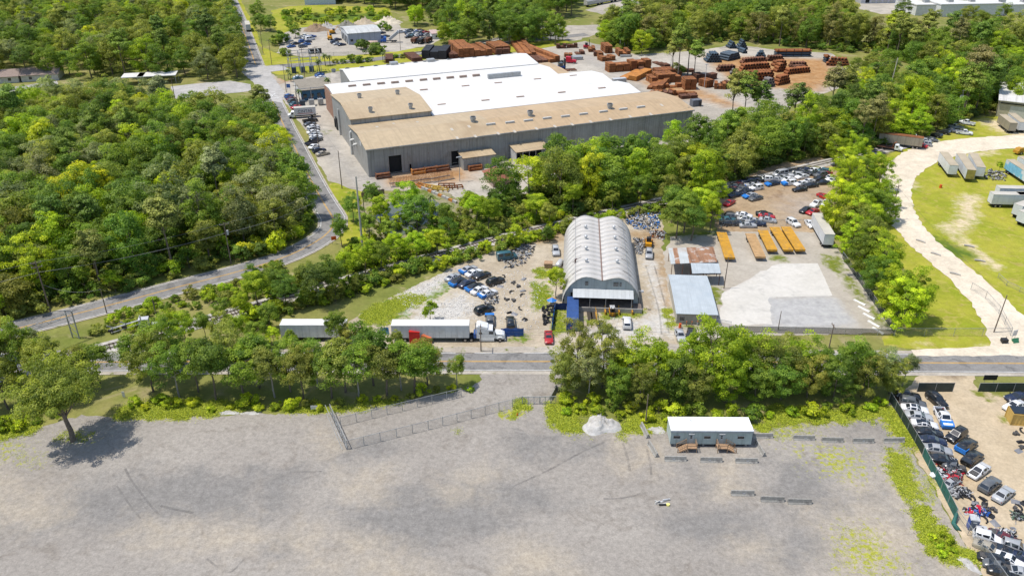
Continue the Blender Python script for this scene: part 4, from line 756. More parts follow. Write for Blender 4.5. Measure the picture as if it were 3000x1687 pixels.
for x, y in ((865,838),(1168,810),(783,748),(1070,722)):
    X, Y = wl(q(1,0, x, y, 12.6)); turbine(X, Y, 12.3 if abs(Y - 40) > 8 else 12.9,.8,1.5)
# doors and ducts in the left walls
for y0, y1, h in ((27.5,29.5,4.2),(52,54.5,4.5),(56,57.2,3)): MB().box(.28,.56, y0, y1,0, h).build('door', m_dark, wh)
for y, z in ((20,6.6),(15.5,6.4)):
    b = MB(); b.tube([(.1, y, z - .4),(-.9, y, z - .4),(-1.1, y, z - .8)], .45,10); b.build('exhaust_hood', m_trim, wh)
MB().tube([(-.3,23.5,0),(-.3,23.5,7.6),(.2,23.5,8.1)], .5,10).build('duct', m_trim, wh)
MB().tube([(.2,46.0,0),(.2,46.0,9.5)], .3,8).build('duct', m_trim, wh)
MB().box(-.06,-.005,8.2,10.2,7.4,8.8).build('wall_sign', m_alu, wh)
# white roofs: main bay, left strip, back bay
def gable(x0, x1, y0, y1, ev, rg, ym, mt=m_roofWhite, walls=True):
    if walls:
        for x in (x0 + .2, x1 - .5): MB().extr([(y0 + .3,0),(y1 - .3,0),(y1 - .3, ev - .25),(ym, rg - .35),(y0 + .3, ev - .25)], 'X', x, x + .3).build('end_wall', m_wallgreyY, wh)
        MB().box(x0 + .55, x1 - .55, y1 - .6, y1 - .3,0, ev - .3).build('back_wall', m_wallgrey, wh)
    slab('roof_slope', mt, wh, [(x0, y0, ev),(x1, y0, ev),(x1, ym, rg),(x0, ym, rg)]); slab('roof_slope', mt, wh, [(x0, ym + .01, rg),(x1, ym + .01, rg),(x1, y1, ev),(x0, y1, ev)])
gable(28.85,111.0, YD + .3,44.0,9.75,11.0,35.0)
gable(28.85,109.0,44.05,63.0,9.75,10.9,53.0)
gable(2.0,94.0,63.1,82.0,9.6,10.6,72.0)
gable(12.2,93.5,82.1,104.0,9.9,11.4,96.0)
gable(2.0,28.7,59.4,63.0,9.4,9.6,61.0, walls=False)
gable(93.9,101.0,63.1,88.0,8.6,9.0,75.0, m_roofTan2)
MB().box(1.9,2.15,59.5,82,0, 9.3).build('end_wall', M('brown_brick_wall', (.28,.16,.11),.9, var=.3), wh)
for c, x, y in [(1,727,657),(1,836,648),(1,945,638),(1,1050,630),(1,1157,620),(1,1265,610),(1,1365,602),(1,1467,593),(1,1565,585),(1,1663,576)] + [(1,1268,687),(1,1583,658),(1,1830,635),(2,192,606),(2,463,580),(1,1403,799),(1,1733,767),(2,62,740),(2,375,707),(2,678,674)]:
    X, Y = wl(q(c, 0, x, y, 10.4)); b = MB(); zz = 10.3; b.box(X - 1.5, X + 1.5, Y - .35, Y + .35,9.6,11.15 if Y > 63 else 11.0); b.build('roof_monitor', M('monitor_curb', (.33,.24,.19),.8), wh)
X, Y = wl(q(1,0, 1840,578,10.4)); MB().box(X - 5, X + 9, Y - .6, Y + .6,9.6,11.6).build('roof_monitor', m_galv, wh)
for i, (c, x, y) in enumerate([(1,585,530),(1,690,522),(1,800,512),(1,905,502),(1,1000,493),(1,1105,486),(1,1207,478),(1,1280,470),(1,1365,463),(1,1460,455),(1,1557,447),(1,1652,440),(1,1745,432),(1,1836,424)]):
    X, Y = wl(q(c, 0, x, y, 10.6)); turbine(X, min(Y, 103.0),10.0,1.0,.9)
for x, y in ((1042,495),(1320,472)): X, Y = wl(q(1,0, x, y, 11)); MB().box(X - 1.6, X + 1.6, min(Y, 102) - 1.3, min(Y, 102) + 1.3,10.0,12.4).build('rooftop_unit', m_galv, wh)
for x, y in ((575,715),(685,703),(797,692),(907,682),(1017,672)): X, Y = wl(q(1,0, x, y, 10)); turbine(X, 61.2,9.5,.9,.9)
# sheds against the factory front
def annex(name, label, a, b, depth, h, hb, rmat, wmat, open_=False):
    xa, xb = wl(a)[0], wl(b)[0]; t = thing(name, label, 'shed', WO, WA); y1 = -.35; y0 = y1 - depth
    if open_:
        for i in range(6): x = xa + .1 + (xb - xa - .2) * i / 5; MB().box(x - .09, x + .09, y0 + .1, y0 + .28,0, h - .15).build('post', m_galv, t)
        MB().box(xa + .2, xb - .2, y1 - .25, y1 - .1,0, h - .2).build('back_wall', m_dark, t); MB().box(xa, xa + .15, y0 + .3, y1 - .3,0, h - .1).build('side_wall', m_trim, t)
    else:
        b_ = MB(); b_.box(xa, xb, y0, y0 + .15,0, h - .15); b_.build('front_wall', wmat, t); MB().box(xa, xa + .15, y0 + .16, y1,0, h - .15).build('side_wall', wmat, t); MB().box(xb - .15, xb, y0 + .16, y1,0, h - .15).build('side_wall', wmat, t)
    slab('roof', rmat, t, [(xa - .3, y0 - .3, h),(xb + .3, y0 - .3, h),(xb + .3, y1, hb),(xa - .3, y1, hb)], .12)
annex('metal_shed', 'small grey metal shed with tan roof against the long factory wall', q(1,0, 1565,1285), q(1,0, 1782,1235),5.0,4.2,4.7, m_roofTan, m_wallgrey)
annex('open_lean_to', 'open lean-to with tan roof and dark inside along factory wall', q(2,0, 10,1225), q(2,0, 250,1190),6.0,4.2,5.0, m_roofTan, m_wallgrey, True)
# low office beside the car park (flat brown roof, blue back)
ob = thing('flat_roof_office', 'flat brown-roofed office with blue wall beside the factory car park', 'building', q(1,0, 345,765), R(21.8))
oc = [q(1,0, *p, 4.2) for p in ((345,702),(478,690),(560,612),(298,632))]; ol = [Matrix.Rotation(-R(21.8),2) @ (Vector(p) - Vector(q(1,0, 345,765))) for p in oc]
x0, x1, y0, y1 = min(p.x for p in ol), max(ol[1].x, 13),0, 19
MB().box(x0 + .3, x1 - .3,.3,.6,0, 3.9).build('front_wall', M('blue_wall', (.035,.11,.19),.6), ob); MB().box(x0 + .1, x0 + .4,.7,18.6,0, 3.9).build('side_wall', M('white_wall', (.6,.6,.58),.7), ob)
MB().box(x0, x1,0, y1,3.95,4.3).build('roof', M('tar_roof', (.24,.21,.165),.9, dirt=(.17,.15,.12), dscale=.2), ob)
for k in range(4): MB().box(x0 + 1 + k * 2.8, x0 + 2.4 + k * 2.8,.22,.29,1.2,2.6).build('window', m_glass, ob)
# brown hip roof hut behind the trees by the factory
hb_ = thing('brown_roof_hut', 'hut with a red-brown hipped roof among trees by the factory', 'hut', q(1,0, 1835,1375), R(21.8))
MB().box(-3.4,3.4,-4, 4,0, 2.6).build('wall', M('hut_wall', (.33,.25,.2),.8), hb_)
hr = MB(); hr.add([(-4,-4.8,2.5),(4,-4.8,2.5),(4,4.8,2.5),(-4,4.8,2.5),(0,-1.8,4.6),(0,1.8,4.6)], [(0,1, 4),(1,2, 5,4),(2,3, 5),(3,0, 4,5),(3,2, 1,0)]); ho = hr.build('roof', M('brown_roof', (.26,.095,.06),.8, var=.15), hb_)
MB().tube([(0,-1.9,4.66),(0,1.9,4.66)], .14,6).build('ridge_cap', m_alu, ho)

# ----------------------------------------------------------------- arched shed
QA = math.atan2(193.5 - 160.5,22.3 - 20.0) - R(90)
qs = thing('arched_shed', 'twin-vaulted arched metal shed with pale roof and front awning', 'shed', (20.0,160.6,0), QA)
PR = [(8.75,0),(8.7,1.2),(8.5,2.4),(8.1,3.6),(7.45,4.8),(6.6,5.85),(5.6,6.75),(4.6,7.3),(3.6,7.55),(2.6,7.45),(1.6,7.2),(.8,6.95),(.12,6.75)]
m_arch = M('arched_roof_metal', (.50,.475,.44),.6, var=.12, scale=.5, dirt=(.37,.34,.30), dscale=.35, dlo=.42, dhi=.75, rnd=.03)
QL, NP = 34.5,15
def arch_strip(sgn, ya, yb, lift):
    b = MB(); o = [(x * sgn, z) for x, z in PR]; n = len(o)
    th = [(x * .992, max(0, z - .06)) for x, z in o]; L = [(x, z + lift) for x, z in o]
    vs_ = [(x, ya, z) for x, z in L] + [(x, yb, z) for x, z in L] + [(x, ya, z) for x, z in th] + [(x, yb, z) for x, z in th]
    f = []
    for i in range(n - 1): f += [(i, i + 1, n + i + 1, n + i),(2 * n + i + 1,2 * n + i, 3 * n + i, 3 * n + i + 1),(i + 1, i, 2 * n + i, 2 * n + i + 1),(n + i, n + i + 1,3 * n + i + 1,3 * n + i)]
    if sgn < 0: f = [g[::-1] for g in f]
    return b.add(vs_, f, 0, True).mesh('roof_panel', (m_arch,))
for sgn in (-1,1):
    mm = [arch_strip(sgn, 0, QL / NP + .06, l) for l in (0,.005)]
    for i in range(NP): place('roof_panel', mm[i % 2], qs, (0, i * QL / NP, 0))
MB().box(-.14,.14,-.05, QL, 6.66,6.84).build('valley_gutter', M('valley_rust', (.19,.125,.10),.8), qs)
for sgn in (-1,1): MB().box(-.04,.04,0, QL, 0,.06).build('roof_seam', m_galv, qs, (sgn * 5.95,0, 6.52))
fw = MB(); prof = [(x, z - .1) for x, z in PR if z > .1]; full = [(-8.6,0)] + [(-x, z) for x, z in prof] + [(x, z) for x, z in prof[::-1]] + [(8.6,0)]
m_corr = ribbed('shed_end_wall', (.36,.40,.39),.35,.5, 'X', dirt=(.26,.25,.22), stripe=.1)
up = [p for p in full if p[1] >= 3.4]; up = [(-8.1,3.4)] + up + [(8.1,3.4)]
MB().extr(up, 'Y', .25,.4).build('end_wall', m_corr, qs)
for xs_ in ([(-8.55,0),(-8.3,1.9),(-8.1,3.39),(-6.9,3.39),(-6.9,0)], [(7.2,0),(7.2,3.39),(8.1,3.39),(8.3,1.9),(8.55,0)]): MB().extr(xs_, 'Y', .26,.4).build('end_wall', m_corr, qs)
MB().extr(full, 'Y', QL - .5, QL - .3).build('back_wall', m_corr, qs)
MB().box(-6.85,7.15,3.0,3.15,1.2,3.6).build('inner_wall', M('dark_wood_wall', (.09,.075,.065),.8, var=.5, scale=.6), qs)
MB().box(3.2,6.4,2.85,2.98,1.2,3.3).build('roller_door', m_galv, qs)
MB().box(-.7,.6,2.85,2.98,1.2,3.4).build('roller_door', m_alu, qs)
dk_ = MB().box(-6.8,8.9,-2.3,2.9,0, 1.15).build('loading_dock', M('dock_wood', (.15,.12,.10),.9, var=.4, scale=1.5), qs)
MB().box(-6.9,9.0,-2.52,-2.31,.05,1.2).build('dock_edge', m_plainconc, dk_)
AW0, AW1 = -6.4,7.0
for i in range(15):
    a = AW0 + (AW1 - AW0) * i / 15; b = AW0 + (AW1 - AW0) * (i + 1) / 15 - .015
    slab('awning_panel', m_awn if i else globals().setdefault('m_awn', M('awning_metal', (.44,.455,.455),.45, var=.06, rnd=.05)), qs, [(a, -2.3,3.55),(b, -2.3,3.55),(b, .2,4.5),(a, .2,4.5)], .05)
for x in (-6.2,-2.6,.9,6.6): MB().cyl((x, -2.2),.07,1.15,3.55,8).build('awning_post', m_galv, qs)
for x0, x1 in ((-3.75,-3.1),(2.5,3.6),(3.9,4.3)):
    o = MB().box(x0, x1,.1,.24,5.35,6.25).build('window', m_glass, qs)
    for k in range(3): MB().box(x0, x1,.06,.1,5.5 + k * .25,5.55 + k * .25).build('louvre', m_galv, o)
lm = MB(); lm.tube([(8.2,.2,4.4),(8.8,-.6,4.7)], .05,6); lm.cbox((8.9,-.7,4.75),(.55,.45,.4)); lm.build('floodlight', m_alu, qs)
def ground_vent(sgn, y):
    x = sgn * 3.5; b = MB(); b.cyl((x, y),.28,7.3,7.95,10); b.tube([(x, y, 7.95),(x, y, 8.05),(x, y, 8.35),(x, y, 8.5)], [.28,.42,.38,.1], 10); b.build('roof_ventilator', m_alu, qs)
for (x, y) in ((578,527),(577,435),(575,350),(572,273),(780,527),(770,435),(763,348),(756,272)):
    p = q(2,1, x, y, 7.6); yy = (p[1] - 160.6); ground_vent(-1 if x < 650 else 1, max(2, yy - .3))
for i in range(5):
    for sgn in (-1,1):
        y = 4 + i * 6.2; P3 = [(x * sgn, y, z + .05) for x, z in PR if 4.1 < x < 7.0]; MB().tube(P3,.09,5).build('roof_patch', M('tar_patch', (.24,.22,.2),.9), qs)
MB().tube([(-6.0,9, 6.2),(-6.0,9, 7.4),(-5.6,9, 7.5)], .16,8).build('stove_pipe', M('pipe_brown', (.10,.04,.04),.7), qs)

# ----------------------------------------------------------------- small blue-roofed building
sb = thing('block_building', 'small beige block building with light blue metal roof', 'building', (*mid(q(2,1, 1240,1000), q(2,1, 1537,1003)),0), R(-4))
W2, L2 = 4.25,17.3; m_bei = M('beige_block', (.40,.37,.31),.9, var=.12, bmp=.2); m_blroof = ribbed('blue_grey_roof', (.405,.44,.455),.45,.45, 'X', dirt=(.35,.40,.43), stripe=.05, depth=.3)
wins = [(-3.6,-2.55),(1.35,2.6)]
f_ = MB(); p = -W2
for a, b in wins: f_.box(p, a, 0,.2,0, 2.6); f_.box(a, b, 0,.2,0, .85); f_.box(a, b, 0,.2,1.85,2.6); p = b
f_.box(p, W2,0, .2,0, 2.6); f_.build('front_wall', m_bei, sb)
for s in (-1,1): MB().box(s * W2 - (.2 if s > 0 else 0), s * W2 + (.2 if s < 0 else 0),.21, L2 - .21,0, 2.6).build('side_wall', m_bei, sb)
MB().box(-W2, W2, L2 - .2, L2,0, 2.6).build('back_wall', m_bei, sb)
for a, b in wins:
    o = MB().box(a + .02, b - .02,.12,.16,.87,1.83).build('window', m_glass, sb)
    w_ = MB()
    for x0, x1, z0, z1 in ((a - .1, a, .75,1.95),(b, b + .1,.75,1.95),(a, b, .75,.85),(a, b, 1.85,1.95)): w_.box(x0, x1,-.05,.05, z0, z1)
    w_.build('window_frame', m_alu, o); bb = MB()
    for k in range(1,6): x = a + (b - a) * k / 6; bb.box(x - .015, x + .015,-.08,-.055,.85,1.85)
    bb.build('window_bars', m_alu, o)
slab('roof', m_blroof, sb, [(-W2 - .25,-.35,2.75),(W2 + .25,-.35,2.75),(W2 + .25,11.6,3.35),(-W2 - .25,11.6,3.35)], .12); slab('roof', m_blroof, sb, [(-W2 - .25,11.61,3.3),(W2 + .25,11.61,3.3),(W2 + .25, L2 + .3,3.0),(-W2 - .25, L2 + .3,3.0)], .12)
# rusty carport and blue-grey carport
def carport(name, label, c4, z0, z1, mats, nx, posts):
    t = thing(name, label, 'carport', (*c4[0], 0)); a, b, c, d = [Vector((p[0] - c4[0][0], p[1] - c4[0][1])) for p in c4]     # near-left, near-right, far-right, far-left
    for i in range(nx):
        p, r_ = a.lerp(b, i / nx), a.lerp(b, (i + .985) / nx); s, u = d.lerp(c, i / nx), d.lerp(c, (i + .985) / nx); dz = (i % 2) * .03
        slab('roof_sheet', mats[i % len(mats)] if not callable(mats) else mats(i), t, [(*p, z0 + dz),(*r_, z0 + dz),(*u, z1 + dz),(*s, z1 + dz)], .05)
    for k in range(posts):
        for e, g, z in ((a, b, z0),(d, c, z1)): p = e.lerp(g, .03 + .94 * k / (posts - 1)); MB().cyl(p, .08,0, z - .02,6).build('post', m_rustdark, t)
    return t
m_rs = ribbed('rusty_sheet', (.30,.155,.085),.3,.8, 'X', dirt=(.50,.50,.48), dlo=.5, dhi=.7, dscale=.5, stripe=.2); m_zs = ribbed('zinc_sheet', (.46,.48,.47),.3,.5, 'X', dirt=(.40,.33,.27), stripe=.08); m_os = ribbed('orange_sheet', (.46,.22,.06),.3,.8, 'X', dirt=(.36,.18,.10), stripe=.1)
carport('rusty_carport', 'long carport with rusty and zinc roof sheets beside the block building', [q(2,1, 1200,545,3.4), q(2,1, 1552,530,3.4), q(2,1, 1522,416,3.7), q(2,1, 1180,425,3.7)], 3.4,3.7, lambda i: (m_zs if i < 4 else m_rs) if i % 5 != 1 else m_rs, 10,5)
carport('blue_grey_carport', 'blue-grey metal carport roof behind the block building', [q(2,1, 1362,620,3.2), q(2,1, 1580,605,3.6), q(2,1, 1565,532,3.9), q(2,1, 1350,540,3.5)], 3.3,3.6, [m_blroof], 5,3)

# ----------------------------------------------------------------- office trailer
ot = thing('office_trailer', 'grey-green mobile office trailer with white roof and two wooden stairs', 'trailer', (*mid(q(2,2, 1185,476), q(2,2, 1800,482)),0), R(-.6))
OW, OD, O0, O1 = 6.95,3.7,.72,3.5; m_og = ribbed('trailer_siding', (.36,.43,.41),.32,.55, 'X', dirt=(.30,.34,.32), stripe=.12); m_ow = M('white_membrane', (.82,.82,.82),.5, var=.03)
MB().box(-OW, OW, 0,.1, O0, O1).build('front_wall', m_og, ot); MB().box(-OW, OW, OD - .1, OD, O0, O1).build('back_wall', m_og, ot)
for s in (-1,1): MB().box(s * OW - (.1 if s > 0 else 0), s * OW + (.1 if s < 0 else 0),.11, OD - .11, O0, O1).build('end_wall', ribbed('trailer_end_siding', (.42,.48,.45),.32,.55, 'Y'), ot)
MB().box(-OW + .1, OW - .1,.1, OD - .1, O0 - .12, O0).build('floor', m_dark, ot)
MB().box(-OW - .08, OW + .08,-.08, OD + .08, O1, O1 + .16).build('roof', m_ow, ot)
MB().box(-OW - .1, OW + .1,-.13,-.085, O1 - .28, O1 + .1).build('fascia', M('fascia', (.30,.33,.35),.6), ot)
for x in (-4.3,3.0): MB().box(x - .22, x + .22,1.5,1.9, O1 + .16, O1 + .32).build('roof_vent', m_ow, ot)
MB().cyl((-3.2,2.6),.08, O1 + .1, O1 + .5,8).build('vent_pipe', m_galv, ot)
for x in (-5.9,-.7,5.05):
    o = MB().box(x - .55, x + .55,-.03,.05,1.95,2.5).build('window', m_glass, ot); MB().box(x - .62, x + .62,-.07,-.035,2.5,2.6).build('window_trim', m_alu, o); MB().box(x - .62, x + .62,-.07,-.035,1.85,1.94).build('window_trim', m_alu, o)
for x in (-3.45,1.75):
    o = MB().box(x - .46, x + .46,-.05,.05,1.0,2.95).build('door', M('door_grey', (.34,.39,.40),.5), ot)
    MB().box(x - .15, x + .15,-.075,-.052,2.35,2.6).build('door_pane', m_glass, o); MB().box(x - .15, x + .15,-.075,-.052,2.0,2.25).build('door_pane', m_glass, o); MB().box(x - .5, x + .5,-.25,-.052,2.98,3.05).build('door_hood', m_alu, o)
for i in range(6): MB().box(-6.2 + i * 2.45,-5.85 + i * 2.45,.3,3.2,0, O0 - .12).build('pier', m_plainconc, ot)
b = MB(); b.box(OW + .02, OW + .5,1.6,2.6,1.7,2.9); b.build('air_conditioner', m_alu, ot)
m_wood = M('stair_wood', (.34,.215,.125),.8, var=.25, scale=2.5)
def stairs(label, x, dr):
    t = thing('wooden_stair', label, 'stairs', tuple(ot.matrix_basis @ Vector((x, -.1,0))), R(-.6)); hp = .98
    MB().box(-.85,.85,-1.5,-.06, hp - .08, hp).build('landing', m_wood, t)
    for px in (-.82,.82):
        for py in (-1.46,-.12): MB().box(px - .05, px + .05, py - .05, py + .05,0, hp + 1.0).build('post', m_wood, t)
    sd_ = -dr
    for z in (hp + .5, hp + .95):
        MB().box(-sd_ * .82 - .04 if False else (-.8 if dr > 0 else .74),(-.74 if dr > 0 else .8),-1.46,-.12, z, z + .08).build('rail', m_wood, t); MB().box(-.8,.8,-1.52,-1.44, z, z + .08).build('rail', m_wood, t)
    for k in range(5): MB().cbox((dr * (1.05 + k * .3),-.8, hp - .2 * (k + 1) + .06),(.32,1.25,.05)).build('step', m_wood, t)
    for y in (-1.46,-.14):
        b = MB(); b.tube([(dr * .85, y, hp - .1),(dr * 2.5, y, 0)], .08,4); b.build('stringer', m_wood, t)
        for z in (.5,.95): MB().tube([(dr * .85, y, hp + z),(dr * 2.4, y, z - .02)], .045,4).build('handrail', m_wood, t)
        MB().box(dr * 2.4 - .05, dr * 2.4 + .05, y - .05, y + .05,0, 1.0).build('post', m_wood, t)
stairs('brown wooden stair descending left from the office trailer door', -3.45,-1); stairs('brown wooden stair descending right from the office trailer door', 1.75,1)

# ----------------------------------------------------------------- buildings further off
ws = thing('blue_grey_workshop', 'blue-grey metal workshop with pale gabled roof in the far yard', 'building', q(1,0, 700,342), R(21))
m_bw = ribbed('workshop_wall', (.33,.36,.40),1.0,.5, 'X'); WX, WY = 17.5,20.0
MB().box(0, WX, 0,.2,0, 5.8).build('front_wall', m_bw, ws); MB().extr([(.21,0),(WY, 0),(WY, 5.7),(WY / 2,6.8),(.21,5.7)], 'X', 0,.2).build('end_wall', M('workshop_end', (.50,.52,.54),.6), ws); MB().extr([(.21,0),(WY, 0),(WY, 5.7),(WY / 2,6.8),(.21,5.7)], 'X', WX - .2, WX).build('end_wall', m_bw, ws)
m_wr = ribbed('workshop_roof', (.50,.50,.47),.9,.5, 'X', dirt=(.42,.38,.33))
slab('roof_slope', m_wr, ws, [(-.4,-.5,5.85),(WX + .4,-.5,5.85),(WX + .4, WY / 2,7.0),(-.4, WY / 2,7.0)]); slab('roof_slope', m_wr, ws, [(-.4, WY / 2 + .01,7.0),(WX + .4, WY / 2 + .01,7.0),(WX + .4, WY + .4,5.85),(-.4, WY + .4,5.85)])
MB().box(1.2,2.6,-.06,-.01,1.6,2.8).build('window', m_glass, ws); MB().box(4.2,5.3,-.06,-.01,0, 2.4).build('door', M('teal_door', (.03,.12,.18),.5), ws)
for k in range(4): MB().box(-.06,-.01,2 + k * 4.5,4.6 + k * 4.5,0, 3.8).build('door', m_dark, ws)
tk = thing('fuel_tank', 'long pale pink cylindrical tank before the blue-grey workshop', 'tank', q(1,0, 800,358), R(8)); MB().tube([(0,0, 2),(.3,0, 2),(8.2,0, 2),(8.5,0, 2)], [.7,1.1,1.1,.7], 14).build('tank', M('tank_pink', (.55,.40,.31),.5), tk)
for k in range(4): MB().box(1 + k * 2.1,1.3 + k * 2.1,-.9,.9,0, 1.2).build('saddle', m_rust, tk)
# houses among the trees, left
def house(label, p, rz, w_, d_, h, rcol, wcol):
    t = thing('house', label, 'house', (*p, 0), R(rz)); MB().box(-w_ / 2, w_ / 2, -d_ / 2, -d_ / 2 + .2,0, h).build('wall', M('wall_' + label[:12], wcol, .8), t)
    for s in (-1,1): MB().extr([(-d_ / 2 + .21,0),(d_ / 2,0),(d_ / 2, h),(0, h + 1.7),(-d_ / 2 + .21, h)], 'X', s * w_ / 2 - .1, s * w_ / 2 + .1).build('wall', M('wall_' + label[:12], wcol, .8), t)
    rm = M('roof_' + label[:12], rcol, .9, var=.15)
    for s in (-1,1): slab('roof_slope', rm, t, [(-w_ / 2 - .5, s * (d_ / 2 + .6), h - .1),(w_ / 2 + .5, s * (d_ / 2 + .6), h - .1),(w_ / 2 + .5, s * .01, h + 1.95),(-w_ / 2 - .5, s * .01, h + 1.95)][::s], .15)
    for k in range(2): o = MB().box(-w_ / 4 + k * w_ / 2 - .6, -w_ / 4 + k * w_ / 2 + .6, -d_ / 2 - .06, -d_ / 2 - .01,1, 2.2).build('window', m_glass, t)
    MB().box(-.5,.5, -d_ / 2 - .06, -d_ / 2 - .01,0, 2.1).build('door', m_trim, t); return t
house('cream house with brown gable roof at the wood edge', q(0,0, 330,592),14,15,11,3, (.25,.19,.16),(.50,.48,.42)); house('cream house with tan roof at far left edge', q(0,0, 40,610),14,14,11,3, (.33,.27,.22),(.52,.50,.46))
house('pale house half hidden in trees beside the far road', q(0,0, 1490,60),10,18,12,3.5,(.55,.53,.5),(.6,.58,.55)); house('small grey house hidden in the far wood', q(0,0, 1100,130),20,14,10,3.2,(.35,.34,.34),(.5,.5,.5))
# white roofed building at right edge
rw = thing('white_roof_warehouse', 'white-roofed warehouse with tan walls at the right edge', 'warehouse', q(3,0, 1720,880), R(-28))
MB().box(0,60,0, .3,0, 6.4).build('front_wall', M('tan_wall', (.40,.36,.26),.7, var=.15), rw); MB().box(0,.3,.31,30,0, 6.4).build('side_wall', M('tan_wall', (.40,.36,.26)), rw)
slab('roof', ribbed('pale_grey_roof', (.62,.60,.57),.9,.5, 'X', dirt=(.5,.47,.42)), rw, [(-.6,-.8,6.5),(60,-.8,6.5),(60,30,8.2),(-.6,30,8.2)])
MB().box(4,14,-.06,-.01,0, 4.5).build('loading_door', m_trim, rw); MB().box(18,26,-.06,-.01,0, 4.5).build('loading_door', m_trim, rw); MB().box(.4,60,-.35,-.05,5.2,5.5).build('canopy_rail', m_dark, rw)
# far right pale buildings and docks
fb = thing('dock_warehouse', 'long pale distribution warehouse with loading doors, top right', 'warehouse', q(3,0, 700,30), R(6))
MB().box(0,190,0, .3,0, 9).build('front_wall', M('pale_wall', (.55,.55,.58),.7), fb); MB().box(-.4,190,-.4,70,9, 9.4).build('roof', m_roofWhite, fb); MB().box(0,.3,.31,60,0, 9).build('side_wall', M('pale_wall2', (.45,.46,.5),.7), fb)
for k in range(26): MB().box(3 + k * 4.2,5.8 + k * 4.2,-.06,-.01,.5,5.4).build('loading_door', m_trim if k % 5 else m_dark, fb)
for i, (x, y, wx, wy, h) in enumerate(((1110,120,55,26,6),(1690,120,40,20,6),(1290,130,40,24,7))):
    t = thing('flat_white_building', f"low white flat-roofed building, {('left', 'right', 'middle')[i]} of three before the far warehouse", 'building', q(3,0, x, y), R(5)); MB().box(0, wx, 0,.3,0, h).build('front_wall', M('white_wall', (.6,.6,.58)), t); MB().box(0,.3,.31, wy, 0, h).build('side_wall', M('white_wall', (.6,.6,.58)), t); MB().box(-.3, wx + .3,-.3, wy, h, h + .5).build('roof', m_roofWhite, t)
    for k in range(2): MB().box(8 + k * 14,11 + k * 14,6, 9, h + .5, h + 2.4).build('rooftop_unit', m_galv, t)
# a white shed roof seen over the wood, and one at the top edge
for lb, p, wx, wy, h in (('low white roof between the wood and the pale street, left one', q(0,0, 925,655),9, 8,3.5),('low white roof between the wood and the pale street, right one', q(0,0, 1045,648),16,8, 3.5)):
    t = thing('white_canopy', lb, 'canopy', p, R(12)); MB().box(0, wx, 0, wy, h, h + .3).build('roof', m_roofWhite, t)
    for a in (.3, wx - .3):
        for b in (.3, wy - .3): MB().cyl((a, b),.1,0, h, 6).build('post', m_galv, t)
t = thing('blue_white_barn', 'pale blue metal barn end at the top edge behind the field', 'barn', q(1,0, 370,40), R(8)); MB().box(0,20,0, .3,0, 9).build('front_wall', M('pale_blue_wall', (.45,.52,.6),.6), t); MB().box(0,.3,.31,30,0, 9).build('side_wall', m_trim, t); slab('roof', m_roofWhite, t, [(-.5,-.5,9.1),(20.5,-.5,9.1),(20.5,30,11),(-.5,30,11)])
t = thing('white_hut', 'tiny white hut with reddish roof behind the far car rows', 'hut', q(1,0, 1330,300), R(15)); MB().box(0,5, 0,6, 0,3).build('wall', M('white_wall', (.6,.6,.58)), t); slab('roof', M('pink_roof', (.45,.33,.3),.8), t, [(-.4,-.4,3.1),(5.4,-.4,3.1),(5.4,6.4,3.9),(-.4,6.4,3.9)]); MB().box(2,3, -.05,-.01,.9,2).build('window', m_glass, t)
# ================================================================= vehicles
m_paint = paint('car_paint'); m_tyre = M('tyre_rubber', (.018,.018,.019),.85); m_rim = M('wheel_rim', (.38,.38,.39),.35,.6); m_black = M('black_plastic', (.022,.022,.024),.6)
m_cglass = M('car_glass', (.018,.022,.027),.06, sp=.9); m_lamp = M('lamp_lens', (.62,.62,.60),.15); m_tail = M('tail_lamp', (.30,.012,.012),.2); m_eng = M('engine_bay', (.075,.07,.065),.6, var=.6, scale=5)
PAINT = dict(white=(.72,.72,.72), silver=(.36,.37,.38), black=(.012,.013,.015), grey=(.10,.105,.11), navy=(.012,.02,.05), red=(.42,.012,.015), blue=(.02,.09,.30), maroon=(.11,.012,.018), teal=(.03,.11,.14), tan=(.36,.32,.25), brown=(.10,.06,.04), yellow=(.6,.36,.02), cream=(.6,.57,.48))
